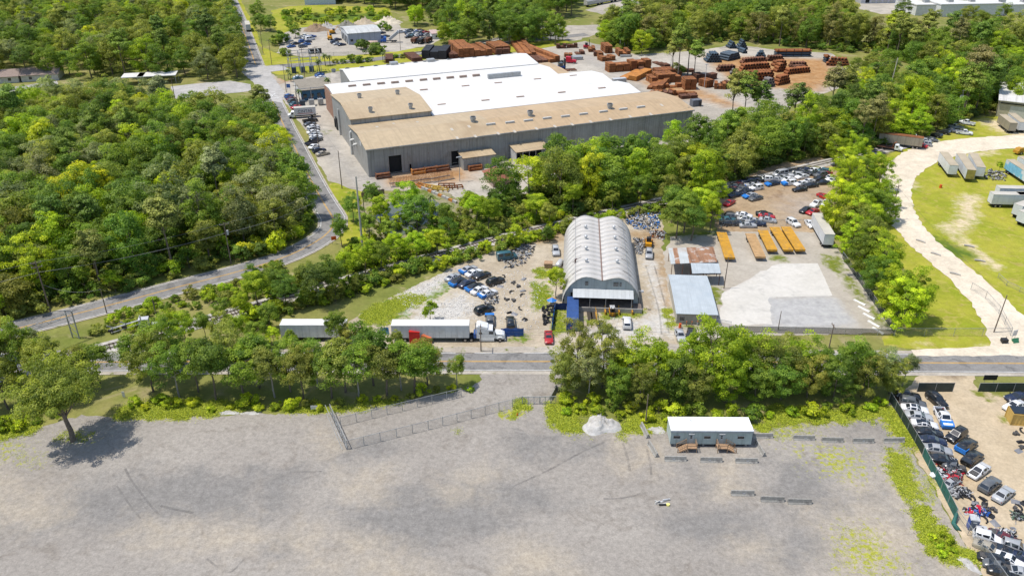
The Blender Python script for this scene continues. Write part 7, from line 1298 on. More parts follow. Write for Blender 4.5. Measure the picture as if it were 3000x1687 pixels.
def gate(label, a, b, h, n, truss=False):
    t = thing('gate', label, 'gate', (*a, 0), ang(a, b)); L = math.dist(a, b)
    for z in (.12, h): MB().box(0, L, -.05,.05, z - .05, z + .05).build('rail', m_galv, t)
    if truss:
        for z in (.12, h): MB().box(0, L, .75,.85, z - .05, z + .05).build('rail', m_galv, t)
    for i in range(n + 1): x = L * i / n; MB().box(x - .05, x + .05,-.05,.05,0, h).build('upright', m_galv, t)
    for i in range(n): MB().tube([(L * i / n, 0,.12),(L * (i + 1) / n, 0, h)], .03,4).build('brace', m_galv, t)
    MB().box(.05, L - .05,-.008,.008,.15, h - .05).build('gate_mesh', mcl, t); return t
gate('long sliding gate of grey steel lying open on the gravel', q(1,2, 688,492), q(1,2, 562,215),1.9,7, True); gate('dark swing gate closing the gravel driveway', q(2,2, 80,155), q(2,2, 208,155),1.7,3); gate('second leaf of the driveway gate, against the shrubs', q(2,2, 212,155), q(2,2, 330,150),1.7,3)
gp = [q(3,2, 912,128), q(3,2, 1050,350), q(3,2, 1162,540)]; fence('black-green screened fence beside the fence row of cars', gp, 2.0,3.0, m_scd, name='screen_fence'); fence('teal green screened fence of the salvage yard, lower stretch', [q(3,2, 1162,545), q(3,2, 1300,800), q(3,2, 1408,1015)], 2.0,3.0, m_scg, name='screen_fence')
fence('bare chain-link end of the salvage yard fence', [q(3,2, 1410,1020), q(3,2, 1600,1270), q(3,2, 1780,1520)], 1.9,3.0); fence('dark screened gate across the salvage yard entrance', [q(3,2, 1120,62), q(3,2, 1390,62)], 2.1,3.4, m_scd, name='screen_fence'); fence('dark screened fence right of the salvage yard entrance', [q(3,2, 1580,60), q(3,2, 1980,60)], 2.0,3.2, m_scd, name='screen_fence')
sg = MB(); pts = [q(3,2, 1408,1018), q(3,2, 1395,1060), q(3,2, 1425,1100), q(3,2, 1455,1112)]; sg.tube([(*pts[0], 1.2),(*pts[1], .3),(*pts[2], .2),(*pts[3], .15)], [.25,.35,.4,.15], 7); tag(sg.build('torn_screen', m_scg), 'torn teal fence screen lying on the ground by the fence end', 'screen')
fence('dark screened fence along the street before the flatbed yard', [q(3,1, -300,1062), q(3,1, 330,1072), q(3,1, 950,1088)], 1.6,3.4, m_sct, name='screen_fence'); fence('chain-link fence along the street side of the lawn', [q(3,1, 955,1088), q(3,1, 1400,1090), q(3,1, 1830,1088)], 1.9,5.5); fence('chain-link fence along the sandy drive', [q(3,1, 1530,740), q(3,1, 1640,810), q(3,1, 1740,920), q(3,1, 1830,1086)], 1.9,5.0); fence('screened fence between flatbed yard and tree row', [q(3,1, 560,500), q(3,1, 700,700), q(3,1, 830,890), q(3,1, 945,1060)], 1.7,3.4, m_sct, name='screen_fence')
fence('chain-link fence across the sandy drive on the lawn', [q(3,1, 1735,650), q(3,1, 1800,710), q(3,1, 2000,800)], 1.2,4.0); fence('chain-link fence in front of the dirt car lot', [q(2,1, 1560,268), q(3,1, -60,262), q(3,1, 330,258)], 1.9,4.0); fence('chain-link fence at the far road of the factory', [q(1,0, 360,436), q(1,0, 700,425), q(1,0, 960,405)], 2,8)
wf = thing('wooden_fence', 'short weathered wooden fence on the grass by the big pole', 'fence', (*q(1,1, 800,45),0)); A_, B_ = Vector((0,0)), Vector(q(1,1, 975,15)) - Vector(q(1,1, 800,45)); nb = 26
for i in range(nb): p = A_.lerp(B_, i / nb); MB().cbox((p.x, p.y, .8 + random.uniform(-.1,.1)),(.26,.05,1.6), math.atan2(B_.y, B_.x)).build('board', M('fence_board', (.20,.15,.10),.9, rnd=.25), wf)
# ---- poles, lamps and wires
m_pole = M('pole_wood', (.17,.13,.10),.9, var=.3, scale=1.5); m_polel = M('pole_grey', (.42,.38,.33),.85, var=.15); POLE = {}
def zat(v_top, Y): y = -(v_top - 843.5) / FPX; return CAMH + Y * (-math.sin(PITCH) + y * math.cos(PITCH)) / (math.cos(PITCH) + y * math.sin(PITCH))
def pole(label, base, top, r=.16, arms=1, mat=None, lamp=False, cans=0, key=None, rz=None, lean=0.0):
    p = G(*base); h = max(3.0, zat(top[1], p[1])); t = thing('utility_pole' if not lamp else 'light_pole', label, 'pole', (*p, 0), rz if rz is not None else R(30))
    t.rotation_euler.y = lean; MB().tube([(0,0, 0),(0,0, h)], [r, r * .65], 8).build('shaft', mat or m_pole, t)
    for k in range(arms): MB().box(-1.1,1.1,-.07,.07, h - .5 - k * 1.0, h - .36 - k * 1.0).build('crossarm', mat or m_pole, t); [MB().cyl((x, 0),.06, h - .36 - k, h - .12 - k, 6).build('insulator', m_galv, t) for x in (-1,1)]
    if lamp: MB().box(-.9,.9,-.12,.12, h - .1, h + .15).build('lamp_head', m_alu, t)
    for k in range(cans): MB().cyl((.45 * math.cos(2.1 * k),.45 * math.sin(2.1 * k)),.28, h - 3.2, h - 2.1,10).build('transformer', m_alu, t)
    POLE[key or label] = (p[0], p[1], h); return t
D2 = lambda x, y: (x * 1.1646, y * 1.1646)
def tp(c, r, x, y): return T(c, r)(x, y)
pole('tall grey pole standing between curving road and railway', D2(913,632), D2(898,444),.3,0, m_polel, key='big'); pole('dark pole beside the tall grey pole', tp(1,1, 820,178), tp(1,1, 786,-10),.14,0); pole('leaning brown pole with crossarm at left road edge', tp(0,1, 382,905), tp(0,1, 250,525),.18,2, key='l1'); pole('brown pole before the wood on the curving road', tp(0,1, 1747,545), tp(0,1, 1705,235),.17,1, key='l2', cans=1); pole('thin dark pole on the bank by the curving road, left', tp(0,1, 808,920), tp(0,1, 762,735),.12,0, key='l3'); pole('thin dark pole on the bank by the curving road, right', tp(0,1, 1190,975), tp(0,1, 1148,800),.12,0); pole('short brown post beside the railway cabinet', tp(0,1, 1192,1092), tp(0,1, 1160,985),.16,0)
pole('dark pole at the lower end of the factory car park', tp(1,0, 650,1425), tp(1,0, 603,1140),.16,0, key='f1'); pole('dark pole among the cars below the box truck', tp(1,0, 472,1110), tp(1,0, 432,855),.15,1, key='f2'); pole('dark pole beside the upper row of the factory car park', tp(1,0, 318,805), tp(1,0, 285,640),.15,1, key='f3'); pole('dark pole at the junction kerb with small sign', tp(1,0, 230,700), tp(1,0, 195,485),.15,1, key='f4'); pole('pole beside the far substation', tp(1,0, 275,555), tp(1,0, 250,380),.14,1, key='f5'); pole('pole on the verge of the far road, lower', tp(1,0, 120,492), tp(1,0, 95,300),.14,1, key='f6'); pole('pole on the verge of the far road, upper', tp(1,0, 55,405), tp(1,0, 30,235),.14,1, key='f7'); pole('tall substation pole beside the office roof', tp(1,0, 372,615), tp(1,0, 320,368),.15,1); pole('pole before the palm trees behind the factory', tp(1,0, 465,540), tp(1,0, 442,352),.14,1); pole('pole at the brown rolls behind the white roof', tp(1,0, 972,482), tp(1,0, 955,388),.14,0); pole('pole in the far yard before the car mass', tp(1,0, 1092,382), tp(1,0, 1090,222),.13,0); pole('grey pole at the rail spur', tp(1,0, 1282,390), tp(1,0, 1270,230),.13,0, m_polel)
pole('yard light pole with two lamps before the factory wall', tp(1,0, 1540,1372), tp(1,0, 1534,1188),.12,0, m_galv, True); pole('pale pole among trees before the long factory wall', tp(2,0, 1308,1010), tp(2,0, 1327,808),.24,0, m_polel, key='belt1', lean=.04); pole('white light pole at the far end of the rebar yard', tp(2,0, 816,362), tp(2,0, 816,262),.13,0, m_alu); pole('white light pole beside the tall square rebar stack', tp(2,0, 1452,662), tp(2,0, 1458,488),.15,0, m_alu, True); pole('white light pole on the grass strip by the pines', tp(2,0, 1193,566), tp(2,0, 1204,436),.12,0, m_alu)
pole('leaning pale pole rising from the tree belt', tp(3,0, 912,712), tp(3,0, 965,440),.24,0, m_polel, key='belt2', lean=.06); pole('pole with transformers behind the cars on the lawn', tp(3,0, 1420,892), tp(3,0, 1462,680),.18,1, m_polel, cans=3, key='belt3', lean=.05); pole('pole in the tree row beside the sandy drive', tp(3,1, 918,215), tp(3,0, 966,1400),.16,1, key='r1', lean=.05); pole('thin pole at the street corner of the concrete yard', tp(3,1, 75,1046), tp(3,1, 95,900),.1,0); pole('leaning brown pole at the lawn corner by the drive', tp(3,1, 1705,1062), tp(3,1, 1778,784),.15,0, key='r2', lean=.06); pole('pole between the carports and the concrete apron', tp(2,1, 1600,732), tp(2,1, 1613,495),.13,0, key='c1', lean=.02); pole('dark pole behind the pale street in the wood', tp(0,0, 1328,778), tp(0,0, 1285,592),.15,1); pole('wooden service pole beside the white sand pile', tp(2,2, 1006,302), tp(2,2, 1004,80),.13,0, key='o1')
pole('street pole before the shed lot entrance', tp(2,1, 676,1170), tp(2,1, 676,1000),.13,1, key='s1', rz=R(90)); pole('street pole by the truck at the shed lot', tp(1,1, 1700,1205), tp(1,1, 1688,1010),.13,1, key='s0', rz=R(90)); pole('street pole hidden in the thicket by the concrete yard', tp(3,1, 460,1180), tp(3,1, 462,1000),.13,1, key='s2', rz=R(90))
m_wire = M('wire', (.20,.20,.20),.5); m_wired = M('dark_wire', (.05,.05,.05),.5)
def wire(label, a, b, dz=0.0, sag=1.0, r=.03, mat=None, off=0.0, group='overhead wires'):
    r *= .7
    a = POLE[a] if isinstance(a, str) else a; b = POLE[b] if isinstance(b, str) else b; pts = []
    for i in range(13): t_ = i / 12; pts.append((a[0] + (b[0] - a[0]) * t_, a[1] + (b[1] - a[1]) * t_ + off, a[2] + dz + (b[2] - a[2]) * t_ - sag * 4 * t_ * (1 - t_)))
    tag(MB().tube(pts, r, 4).build('overhead_wire', mat or m_wire), label, 'wire', group)
l1, l2 = POLE['l1'], POLE['l2']; ext = tuple(l1[i] + (l1[i] - l2[i]) * 1.0 for i in range(3)); ext2 = (q(1,1, 560,-60,14)[0], q(1,1, 560,-60,14)[1], 14.0)
for dz, off, nm in ((-.1,0, 'top'),(-2.6,.0, 'middle'),(-3.0,.8, 'lower')): wire(f"{nm} wire left of the leaning road pole", ext, 'l1', dz, .6,.035, off=off); wire(f"{nm} wire between the two road poles before the wood", 'l1', 'l2', dz, .9,.035, off=off); wire(f"{nm} wire from the road pole to the tall grey pole side", 'l2', ext2, dz, 1.2,.035, off=off)
wire('sagging cable from leaning pole to thin dark pole', (l1[0], l1[1], l1[2] * .55), 'l3', 0,1.3,.04); wire('guy cable from thin pole down to the road edge', 'l3', (*q(0,1, 925,782),.3),0, .1,.03)
for dz, nm in ((-.3, 'upper'),(-1.2, 'lower')): wire(f"{nm} long wire over the tree belt, first span", (POLE['big'][0], POLE['big'][1], POLE['big'][2]), 'belt1', dz, 2.5,.03); wire(f"{nm} long wire over the tree belt, second span", 'belt1', 'belt2', dz, 2.0,.03); wire(f"{nm} long wire over the tree belt, third span", 'belt2', 'belt3', dz, 2.0,.03)
for dz, nm in ((-.4, 'top'),(-1.3, 'middle'),(-1.9, 'low')): wire(f"{nm} street wire before the truck", 's0', 's1', dz, .5,.025); wire(f"{nm} street wire before the sheds", 's1', 's2', dz, .8,.025)
wire('service wire from street pole to the arched shed', 's1', (23.5,160.5,4.6),-1, .3,.025, m_wired); wire('wire along the sandy drive', 'r1', 'r2', -.3,1.0,.025, m_wired)
for a, b in (('f1', 'f2'),('f2', 'f3'),('f3', 'f4'),('f5', 'f6'),('f6', 'f7')): wire(f"thin wire between two poles of the factory road, {a[1]} to {b[1]}".replace('1 to 2', 'lowest span').replace('2 to 3', 'second span').replace('3 to 4', 'third span').replace('5 to 6', 'fourth span').replace('6 to 7', 'farthest span'), a, b, -.4,.5,.025, m_wired)
# ---- railway signals
sgp = q(0,1, 600,1108); hh = zat(T(0,1)(545,900)[1], sgp[1]); gt = thing('sign_gantry', 'grey truss gantry reaching over the left road', 'gantry', (*sgp, 0)); e = Vector(q(0,1, 30,1085, hh)) - Vector(sgp)
for dx, dy in ((0,0),(-1.6,.4)):
    MB().tube([(dx, dy, 0),(dx, dy, hh)], .16,6).build('mast', m_galv, gt)
for dz in (0,-1.0): MB().tube([(0,0, hh + dz),(e.x, e.y, hh + dz)], .08,5).build('chord', m_galv, gt)
for i in range(14): a, b = e * (i / 14), e * ((i + 1) / 14); MB().tube([(a.x, a.y, hh - (i % 2)),(b.x, b.y, hh - ((i + 1) % 2))], .04,4).build('diagonal', m_galv, gt)
for k in range(5): MB().tube([(0,0, k * hh / 5),(-1.6,.4,(k + 1) * hh / 5)], .05,4).build('brace', m_galv, gt)
csp = q(0,1, 1097,1108); ch = zat(T(0,1)(1055,935)[1], csp[1]); cs = thing('crossing_signal', 'silver level-crossing signal with cantilever arms beside the rails', 'signal', (*csp, 0)); e = Vector(q(0,1, 830,1048, ch - 1.5)) - Vector(csp)
MB().tube([(0,0, 0),(0,0, ch)], [.22,.14], 8).build('mast', m_alu, cs)
for dz, dy in ((-1.0,0),(-1.0,.6),(-1.9,.3)): MB().tube([(0, dy * .3, ch + dz),(e.x, e.y + dy, ch + dz - .3)], .07,5).build('arm', m_alu, cs)
for f in (.55,.98): p = e * f; MB().cbox((p.x, p.y, ch - 1.6),(1.0,.3,.5)).build('flasher', m_black, cs); MB().cbox((p.x, p.y, ch - .6),(1.3,.06,.18),.8,0, 0,.7).build('crossbuck', m_alu, cs)
MB().cbox((0,-.3,1.6),(1.0,.25,.4)).build('flasher', m_black, cs); MB().cbox((0,0, .4),(.9,.9,.8)).build('base_box', m_black, cs)
cb = thing('signal_cabinet', 'tall grey signal cabinet beside the crossing signal', 'cabinet', (*q(0,1, 1102,1040),0), R(15)); MB().box(-.95,.95,-.7,.7,.1,2.7).build('housing', m_galv, cb); MB().box(-1.02,1.02,-.78,.78,2.7,2.82).build('roof', m_alu, cb); MB().box(-.06,.06,-.74,-.71,.3,2.5).build('door_seam', m_black, cb)
cb = thing('low_cabinet', 'low white cabinet right of the signal cabinet', 'cabinet', (*q(0,1, 1200,1012),0), R(20)); MB().box(-1.2,1.2,-.5,.5,.1,.8).build('housing', m_galv, cb); MB().box(-1.25,1.25,-.56,.56,.8,.92).build('lid', m_alu, cb)
# ---- containers, toilet, tanks
def corr_box(t, L, W, H, mat, z0=.15, step=.28, end=None):
    n = int(L / step); pr = []
    for i in range(n + 1): pr += [(-L / 2 + i * L / n, 0 if i % 2 else .06)]
    for s in (-1,1):
        b = MB(); b.add([(x, s * (W / 2 - d), z0) for x, d in pr] + [(x, s * (W / 2 - d), z0 + H) for x, d in pr], [(i, i + 1, n + 2 + i, n + 1 + i) for i in range(n)]); b.build('side_wall', mat, t)
    b = MB(); m_ = int(W / step); pe = [(-W / 2 + .05 + i * (W - .1) / m_, 0 if i % 2 else .06) for i in range(m_ + 1)]
    for s in (-1,1): bb = MB(); bb.add([(s * (L / 2 - d), y, z0) for y, d in pe] + [(s * (L / 2 - d), y, z0 + H) for y, d in pe], [(i, i + 1, m_ + 2 + i, m_ + 1 + i) for i in range(m_)]); bb.build('end_wall', end or mat, t)
    MB().box(-L / 2, L / 2, -W / 2, W / 2, z0 + H, z0 + H + .05).build('roof', mat, t)
    fr = MB()
    for x in (-L / 2, L / 2):
        for y in (-W / 2, W / 2): fr.cbox((x, y, z0 + H / 2),(.14,.14, H))
    for y in (-W / 2, W / 2): fr.cbox((0, y, z0 + .05),(L, .12,.14)); fr.cbox((0, y, z0 + H),(L, .1,.12))
    fr.build('frame', mat, t)
m_cblue = M('container_blue', (.028,.068,.20),.5, var=.2, scale=.8, dirt=(.05,.09,.2)); m_cyel = M('container_yellow', (.50,.33,.09),.6, var=.15)
pa, pb = mid(q(2,1, 412,1056), q(2,1, 498,1056)), mid(q(2,1, 413,800,2.7), q(2,1, 506,798,2.7)); ct = thing('shipping_container', 'blue shipping container before the arched shed', 'container', (*mid(pa, pb),0), ang(pa, pb)); corr_box(ct, max(9.5, math.dist(pa, pb)),2.44,2.6, m_cblue, .35); MB().cbox((-5.1,.3,1.0),(.03,.3,.35)).build('hazard_plate', m_orange, ct)
for x in (-4,4): MB().box(x - .3, x + .3,-1.2,1.2,0, .34).build('block', m_plainconc, ct)
pa, pb = G(*ZA(1700,600)), G(*ZA(1830,590)); ct = thing('yellow_container', 'tan-yellow open container stacked with a dark car roof, right edge', 'container', (*G(*ZA(1790,560)),0), R(-8)); corr_box(ct, 4.6,2.5,2.3, m_cyel, .1,.3); MB().box(-2.2,2.2,-1.15,1.15,2.46,2.65).build('dark_load', m_cglass, ct)
pt = thing('portable_toilet', 'blue portable toilet with white roof by the fence end', 'toilet', (*G(*ZB(735,745)),0), R(-14)); m_pb = M('toilet_blue', (.02,.07,.32),.4, var=.1)
for s in (-1,1): MB().box(s * .6 - .04, s * .6 + .04,-.56,.56,.1,2.1).build('side_wall', m_pb, pt); 
MB().box(-.56,.56,.52,.6,.1,2.1).build('back_wall', m_pb, pt); MB().box(-.56,.56,-.6,-.56,.1,2.1).build('door', M('toilet_grey', (.10,.12,.16),.5), pt); MB().extr([(-.68,2.1),(.68,2.1),(.6,2.25),(0,2.34),(-.6,2.25)], 'Y', -.68,.68).build('roof', m_alu, pt); MB().cyl((.4,.4),.06,2.2,2.6,8).build('vent_pipe', m_black, pt); MB().box(-.28,.28,-.63,-.605,1.6,1.85).build('door_badge', m_alu, pt)
wc = thing('white_cabinet', 'white appliance cabinet lying beside the portable toilet', 'cabinet', (*G(*ZB(860,830)),0), R(-18)); MB().box(-.75,.75,-.6,.6,0, 1.3).build('housing', m_alu, wc); MB().box(-.6,.6,-.63,-.605,.3,1.1).build('grille', m_galv, wc); MB().cyl((.1,0),.15,1.3,1.36,10).build('fan_cap', m_black, wc)
# ---- piles
def pile(label, p, rx, ry, h, mat, seed, rz=0, name='sand_pile'):
    r = np.random.default_rng(seed); n, m_ = 30,12; V = [(0,0, h)]; F = []
    for j in range(1, m_ + 1):
        for i in range(n):
            a = 6.2832 * i / n; t_ = j / m_; k = 1 + .16 * math.sin(3 * a + seed) + .1 * math.sin(5 * a + 2 * seed); z = h * max(0,(1 - t_ ** 1.25)) * (1 + .26 * r.normal() * (t_ < .95)) if j < m_ else -.05
            V.append((rx * t_ * k * math.cos(a), ry * t_ * k * math.sin(a), z))
    for i in range(n): F.append((0,1 + i, 1 + (i + 1) % n))
    for j in range(m_ - 1):
        for i in range(n): F.append((1 + j * n + i, 1 + (j + 1) * n + i, 1 + (j + 1) * n + (i + 1) % n, 1 + j * n + (i + 1) % n))
    b = MB(); b.add(V, F, 0, True); tag(b.build(name, mat, None, (*p, 0), rz), label, 'pile')
m_ws = M('white_sand', (.42,.405,.38),.95, var=.25, scale=1.2, bmp=.8)
pile('white sand pile at the edge of the gravel lot', q(2,2, 672,318),3.6,2.8,1.6, m_ws, 3,.2); pile('low white rubble heap beside the service pole', q(2,2, 1085,348),1.9,1.2,.35, m_ws, 5); pile('flat white sand heap in the weeds by the fence', q(3,2, 1495,1352),1.1,2.3,.35, m_ws, 7,.5); pile('white rubble strip at the left wood edge', q(0,2, 1720,218),2.2,.7,.25, m_ws, 9); pile('white rubble strip beside the first one', q(0,2, 1900,222),2.0,.7,.25, m_ws, 11)
for i, (x, y, c, lb) in enumerate([(455,232,(.24,.17,.11), 'brown earth pile in the far yard'),(540,225,(.36,.34,.31), 'grey gravel pile in the far yard'),(690,212,(.20,.19,.16), 'dark earth pile behind the workshop'),(820,190,(.40,.33,.24), 'tan earth pile behind the workshop'),(1010,178,(.52,.46,.36), 'pale sand pile at the far field edge')]): pile(lb, q(1,0, x, y),8, 5,3.2, M('pile_%d' % i, c, .95, var=.2, scale=.4, bmp=.5),20 + i)
# ---- tyres, pallets, dock goods
def torus(R_, r, n=14, m_=7):
    b = MB(); V = [((R_ + r * math.cos(6.2832 * j / m_)) * math.cos(6.2832 * i / n),(R_ + r * math.cos(6.2832 * j / m_)) * math.sin(6.2832 * i / n), r * math.sin(6.2832 * j / m_)) for i in range(n) for j in range(m_)]
    return b.add(V, [(i * m_ + j, ((i + 1) % n) * m_ + j, ((i + 1) % n) * m_ + (j + 1) % m_, i * m_ + (j + 1) % m_) for i in range(n) for j in range(m_)], 0, True).mesh('tyre', (m_tyre,))
tm_ = torus(.26,.12)
def tyre(p, z, rx, label, group): o = place('tyre', tm_, None, (*p, z), random.uniform(0,6)); o.rotation_euler.x = rx; tag(o, label, 'tyre', group)
tp0 = scatter(qL(2,1, [(228,875),(318,858),(322,990),(245,1005)]),.72, n=4000, seed=4)
for i, p in enumerate(tp0):
    for k in range(random.choice((1,1, 2,2, 3))): tyre(p, .14 + k * .26, random.gauss(0,.12), 'black tyre in the tyre heap beside the blue tarp fence', 'tyre heap')
for i, (x, y) in enumerate(((368,615),(362,650),(372,700),(300,640),(380,590),(370,735))): tyre(q(2,1, x, y),.3,1.2, 'black tyre leaning along the left side of the arched shed', 'tyres by the shed wall')
pl = thing('pallet_stack', 'stack of wooden pallets left of the arched shed', 'pallets', (*q(2,1, 275,570),0), R(-5))
for k in range(7): MB().box(-1.0 + random.uniform(-.08,.08),1.0,-.9,.9,.05 + k * .2,.2 + k * .2).build('pallet', m_wood, pl)
o = MB().tube([(0,-1.6,.75),(0,-1.3,.75),(0,1.3,.75),(0,1.6,.75)], [.3,.7,.7,.35], 12).build('white_tank', m_alu, None, (*q(2,1, 357,560),0), R(-20)); tag(o, 'white cylindrical tank lying left of the arched shed', 'tank')
def tarp(label, a, b, h, mat, wob=.12, name='tarp_fence', th=.05):
    L = math.dist(a, b); n = max(4, int(L / .5)); b_ = MB(); V = []
    for i in range(n + 1):
        x = L * i / n
        for z in (0, h * .5, h): V.append((x, wob * math.sin(i * 1.7 + z * 2), z + (random.uniform(-.08,.08) if z == h else 0)))
    V2 = [(x, y + th, z) for x, y, z in V]; m_ = len(V); F = []
    for i in range(n):
        for j in range(2): a0 = i * 3 + j; F += [(a0, a0 + 3, a0 + 4, a0 + 1),(m_ + a0 + 1, m_ + a0 + 4, m_ + a0 + 3, m_ + a0)]
    b_.add(V + V2, F, 0, True); tag(b_.build(name, mat, None, (*a, 0), ang(a, b)), label, 'tarp')
m_tb = M('tarp_deep_blue', (.015,.075,.30),.5, var=.25, scale=2, bmp=.5)
tarp('blue tarp fence beside the tyre heap', q(2,1, 302,1050), q(2,1, 328,868),1.6, m_tarp); tarp('dark blue tarp fence joining the container', q(2,1, 330,895), q(2,1, 412,895),1.8, M('tarp_navy', (.012,.035,.13),.6, var=.2)); tarp('blue tarp hung along the street right of the truck', q(1,1, 1850,1092), q(2,1, 88,1092),2.0, m_tb, .2); tarp('small blue tarp left of the semi-trailer', q(1,1, 940,1075), q(1,1, 1005,1075),1.6, m_tarp)
rt = thing('red_canopy', 'torn red and orange canopy before the white semi-trailer', 'canopy', (*q(1,1, 1160,1150),0)); m_redt = M('red_cloth', (.55,.02,.015),.6, var=.2); m_ort = M('orange_cloth', (.60,.16,.06),.6, var=.2)
b = MB(); b.add([(0,0, 0),(0,0, 3.0),(2.2,.3,2.7),(2.4,.2,0),(0,1.2,3.1),(2.3,1.2,2.6)], [(0,3, 2,1),(1,2, 5,4)]); b.build('red_sheet', m_redt, rt); b = MB(); b.add([(2.5,.1,.2),(2.5,.2,2.1),(4.6,.2,1.2),(4.8,.1,.2),(3.4,1.0,2.2),(4.6,.9,1.4)], [(0,3, 2,1),(1,2, 5,4)]); b.build('orange_sheet', m_ort, rt)
for x in (0,2.3,4.7): MB().cyl((x, .1),.04,0, 2.6 if x < 3 else 1.4,6).build('pole', m_galv, rt)
um = thing('striped_umbrella', 'collapsed orange and blue umbrella above the tyre heap', 'umbrella', (*q(2,1, 300,855),0)); MB().cyl((0,0),.04,0, 1.9,6).build('pole', m_galv, um); b = MB()
for k in range(8): a0, a1 = 6.2832 * k / 8,6.2832 * (k + 1) / 8; b.add([(0,0, 1.95),(1.2 * math.cos(a0),1.2 * math.sin(a0),1.35),(1.2 * math.cos(a1),1.2 * math.sin(a1),1.35)], [(0,1, 2)], 0 if k < 4 else 1)
b.build('canopy', (MATS['yellow_deck'], m_tarp), um)
for i, (x, lb) in enumerate(((702, 'left'),(806, 'middle'),(905, 'right'))): tag(MB().box(-.13,.13,-1.0,1.0,0, .95).extr([(-.13,.95),(.13,.95),(.13,1.5),(-.13,1.5)], 'Y', .7,1.0).build('dock_bumper', MATS['yellow_deck'] if i < 3 else m_wood, None, (*q(2,1, x, 918),0)), f"{lb} yellow timber buffer before the loading dock", 'bumper', 'yellow dock buffers')
tag(MB().box(-.07,.07,-2.2,2.2,.05,.2).box(-.07,.07,-2.2,-2.05,0, 1.2).box(-.07,.07,2.05,2.2,0, 1.2).box(-.06,.06,-2.2,2.2,1.1,1.2).build('yellow_rail', MATS['yellow_deck'], None, (*q(2,1, 634,935),0)), 'yellow safety rail beside the dark mats', 'rail')
for i, x in enumerate((585,613)): tag(MB().cbox((0,0, .06),(1.1,5.5,.1)).build('dock_mat', M('mat_dark', (.055,.045,.035),.95, var=.5, scale=6), None, (*q(2,1, x, 925),0)), f"dark ribbed mat on the ground before the dock, {'left' if i == 0 else 'right'} one", 'mat', 'dark mats')
fk = thing('forklift', 'yellow and black forklift before the loading dock', 'forklift', (*q(2,1, 755,935),0), R(-90)); m_fk = M('forklift_yellow', (.58,.27,.012),.5, var=.15)
MB().box(-1.3,.7,-.6,.6,.35,1.05).build('body', m_fk, fk); MB().box(-1.35,-.7,-.58,.58,1.05,1.35).build('counterweight', m_fk, fk); MB().box(-.7,.5,-.5,.5,1.06,1.2).build('seat', m_black, fk); MB().box(-.9,.6,-.55,.55,2.1,2.18).build('overhead_guard', m_alu, fk)
for x in (-.85,.55):
    for y in (-.5,.5): MB().box(x - .04, x + .04, y - .04, y + .04,1.05,2.1).build('guard_post', m_black, fk)
for y in (-.35,.35): MB().box(.75,.88, y - .06, y + .06,.15,2.6).build('mast', m_black, fk); MB().box(.9,1.9, y - .06, y + .06,.12,.18).build('fork', m_galv, fk)
for x in (-.9,.4):
    for y in (-.55,.55): MB().tube([(x, y - .12,.32),(x, y + .12,.32)], .32,10).build('wheel', m_tyre, fk)
# machines right of the shed
fk2 = thing('front_loader', 'yellow-brown loader behind the silver SUV in the drive', 'loader', (*q(2,1, 1030,410),0), R(80)); MB().box(-1.6,.9,-.8,.8,.5,1.4).build('body', m_fk, fk2); MB().box(-.6,.5,-.6,.6,1.4,2.5).build('cab', m_black, fk2); MB().box(1.6,2.3,-1.1,1.1,.2,1.0).build('bucket', m_rust, fk2)
for y in (-.7,.7): MB().tube([(.6, y, 1.2),(1.7, y, .6)], .1,5).build('arm', m_fk, fk2)
for x in (-1,.7):
    for y in (-.85,.85): MB().tube([(x, y - .2,.55),(x, y + .2,.55)], .55,12).build('wheel', m_tyre, fk2)
for i, (x, y, lb) in enumerate(((900,205, 'yellow excavator left of the far workshop'),(860,295, 'green-yellow excavator before the far workshop'))):
    t = thing('excavator', lb, 'excavator', (*G(*ZF(x, y)),0), R(20 + i * 90), 'excavators in the far yard'); MB().box(-1.6,1.6,-1.2,-.6,0, .8).build('track', m_black, t); MB().box(-1.6,1.6,.6,1.2,0, .8).build('track', m_black, t); MB().box(-1.7,1.2,-1.1,1.1,.85,2.0).build('house', m_fk, t); MB().box(0,1.2,-1.1,-.1,2.0,2.9).build('cab', m_cglass, t); MB().tube([(1.1,.4,1.6),(3.0,.4,3.6),(4.8,.4,1.2)], .22,5).build('boom', m_fk, t)
for i, (x, y) in enumerate(((580,505),(690,500))):
    t = thing('mesh_bin', f"black mesh bin at the far yard edge, {'left' if i == 0 else 'right'} one", 'bin', (*G(*ZF(x, y)),0), R(10), 'black bins in the far yard', .66); MB().box(-2.2,2.2,-1.2,-1.1,0, 3.6).build('front_wall', m_black, t); MB().box(-2.2,2.2,1.1,1.2,0, 3.6).build('back_wall', m_black, t)
    for s in (-1,1): MB().box(s * 2.2 - .05, s * 2.2 + .05,-1.1,1.1,0, 3.6).build('side_wall', m_black, t)
    MB().box(-2.2,2.2,-1.0,1.0,2.4,3.0).build('load', m_pipe, t)
# red truck and gantry truck in the rebar yard
rk = thing('red_truck', 'red truck tractor in the rebar yard', 'truck', (*gl_(ZJ, (522,158)),0), R(-15)); m_rt = M('truck_red', (.45,.012,.03),.4)
MB().extr([(-1.2,.6),(3.8,.6),(3.8,1.5),(1.6,1.8),(1.2,3.0),(-1.2,3.0)], 'Y', -1.15,1.15).build('cab', m_rt, rk); MB().box(1.25,1.4,-1, 1,1.9,2.8).build('windshield', m_cglass, rk); MB().box(-4,-1.2,-.5,.5,.6,.9).build('chassis', m_black, rk)
for x in (2.9,-2.2,-3.4): wheelpair(rk, x, 1.15,.5)
rk = thing('red_forklift', 'red forklift at the far end of the rebar yard', 'forklift', (*gl_(ZJ, (650,55)),0), R(0)); MB().box(-1.6,1.2,-1, 1,.5,1.7).build('body', m_rt, rk); MB().box(-.7,.6,-.8,.8,1.7,2.8).build('cab', m_black, rk); MB().box(1.3,1.5,-.8,.8,.2,4.5).build('mast', m_black, rk)
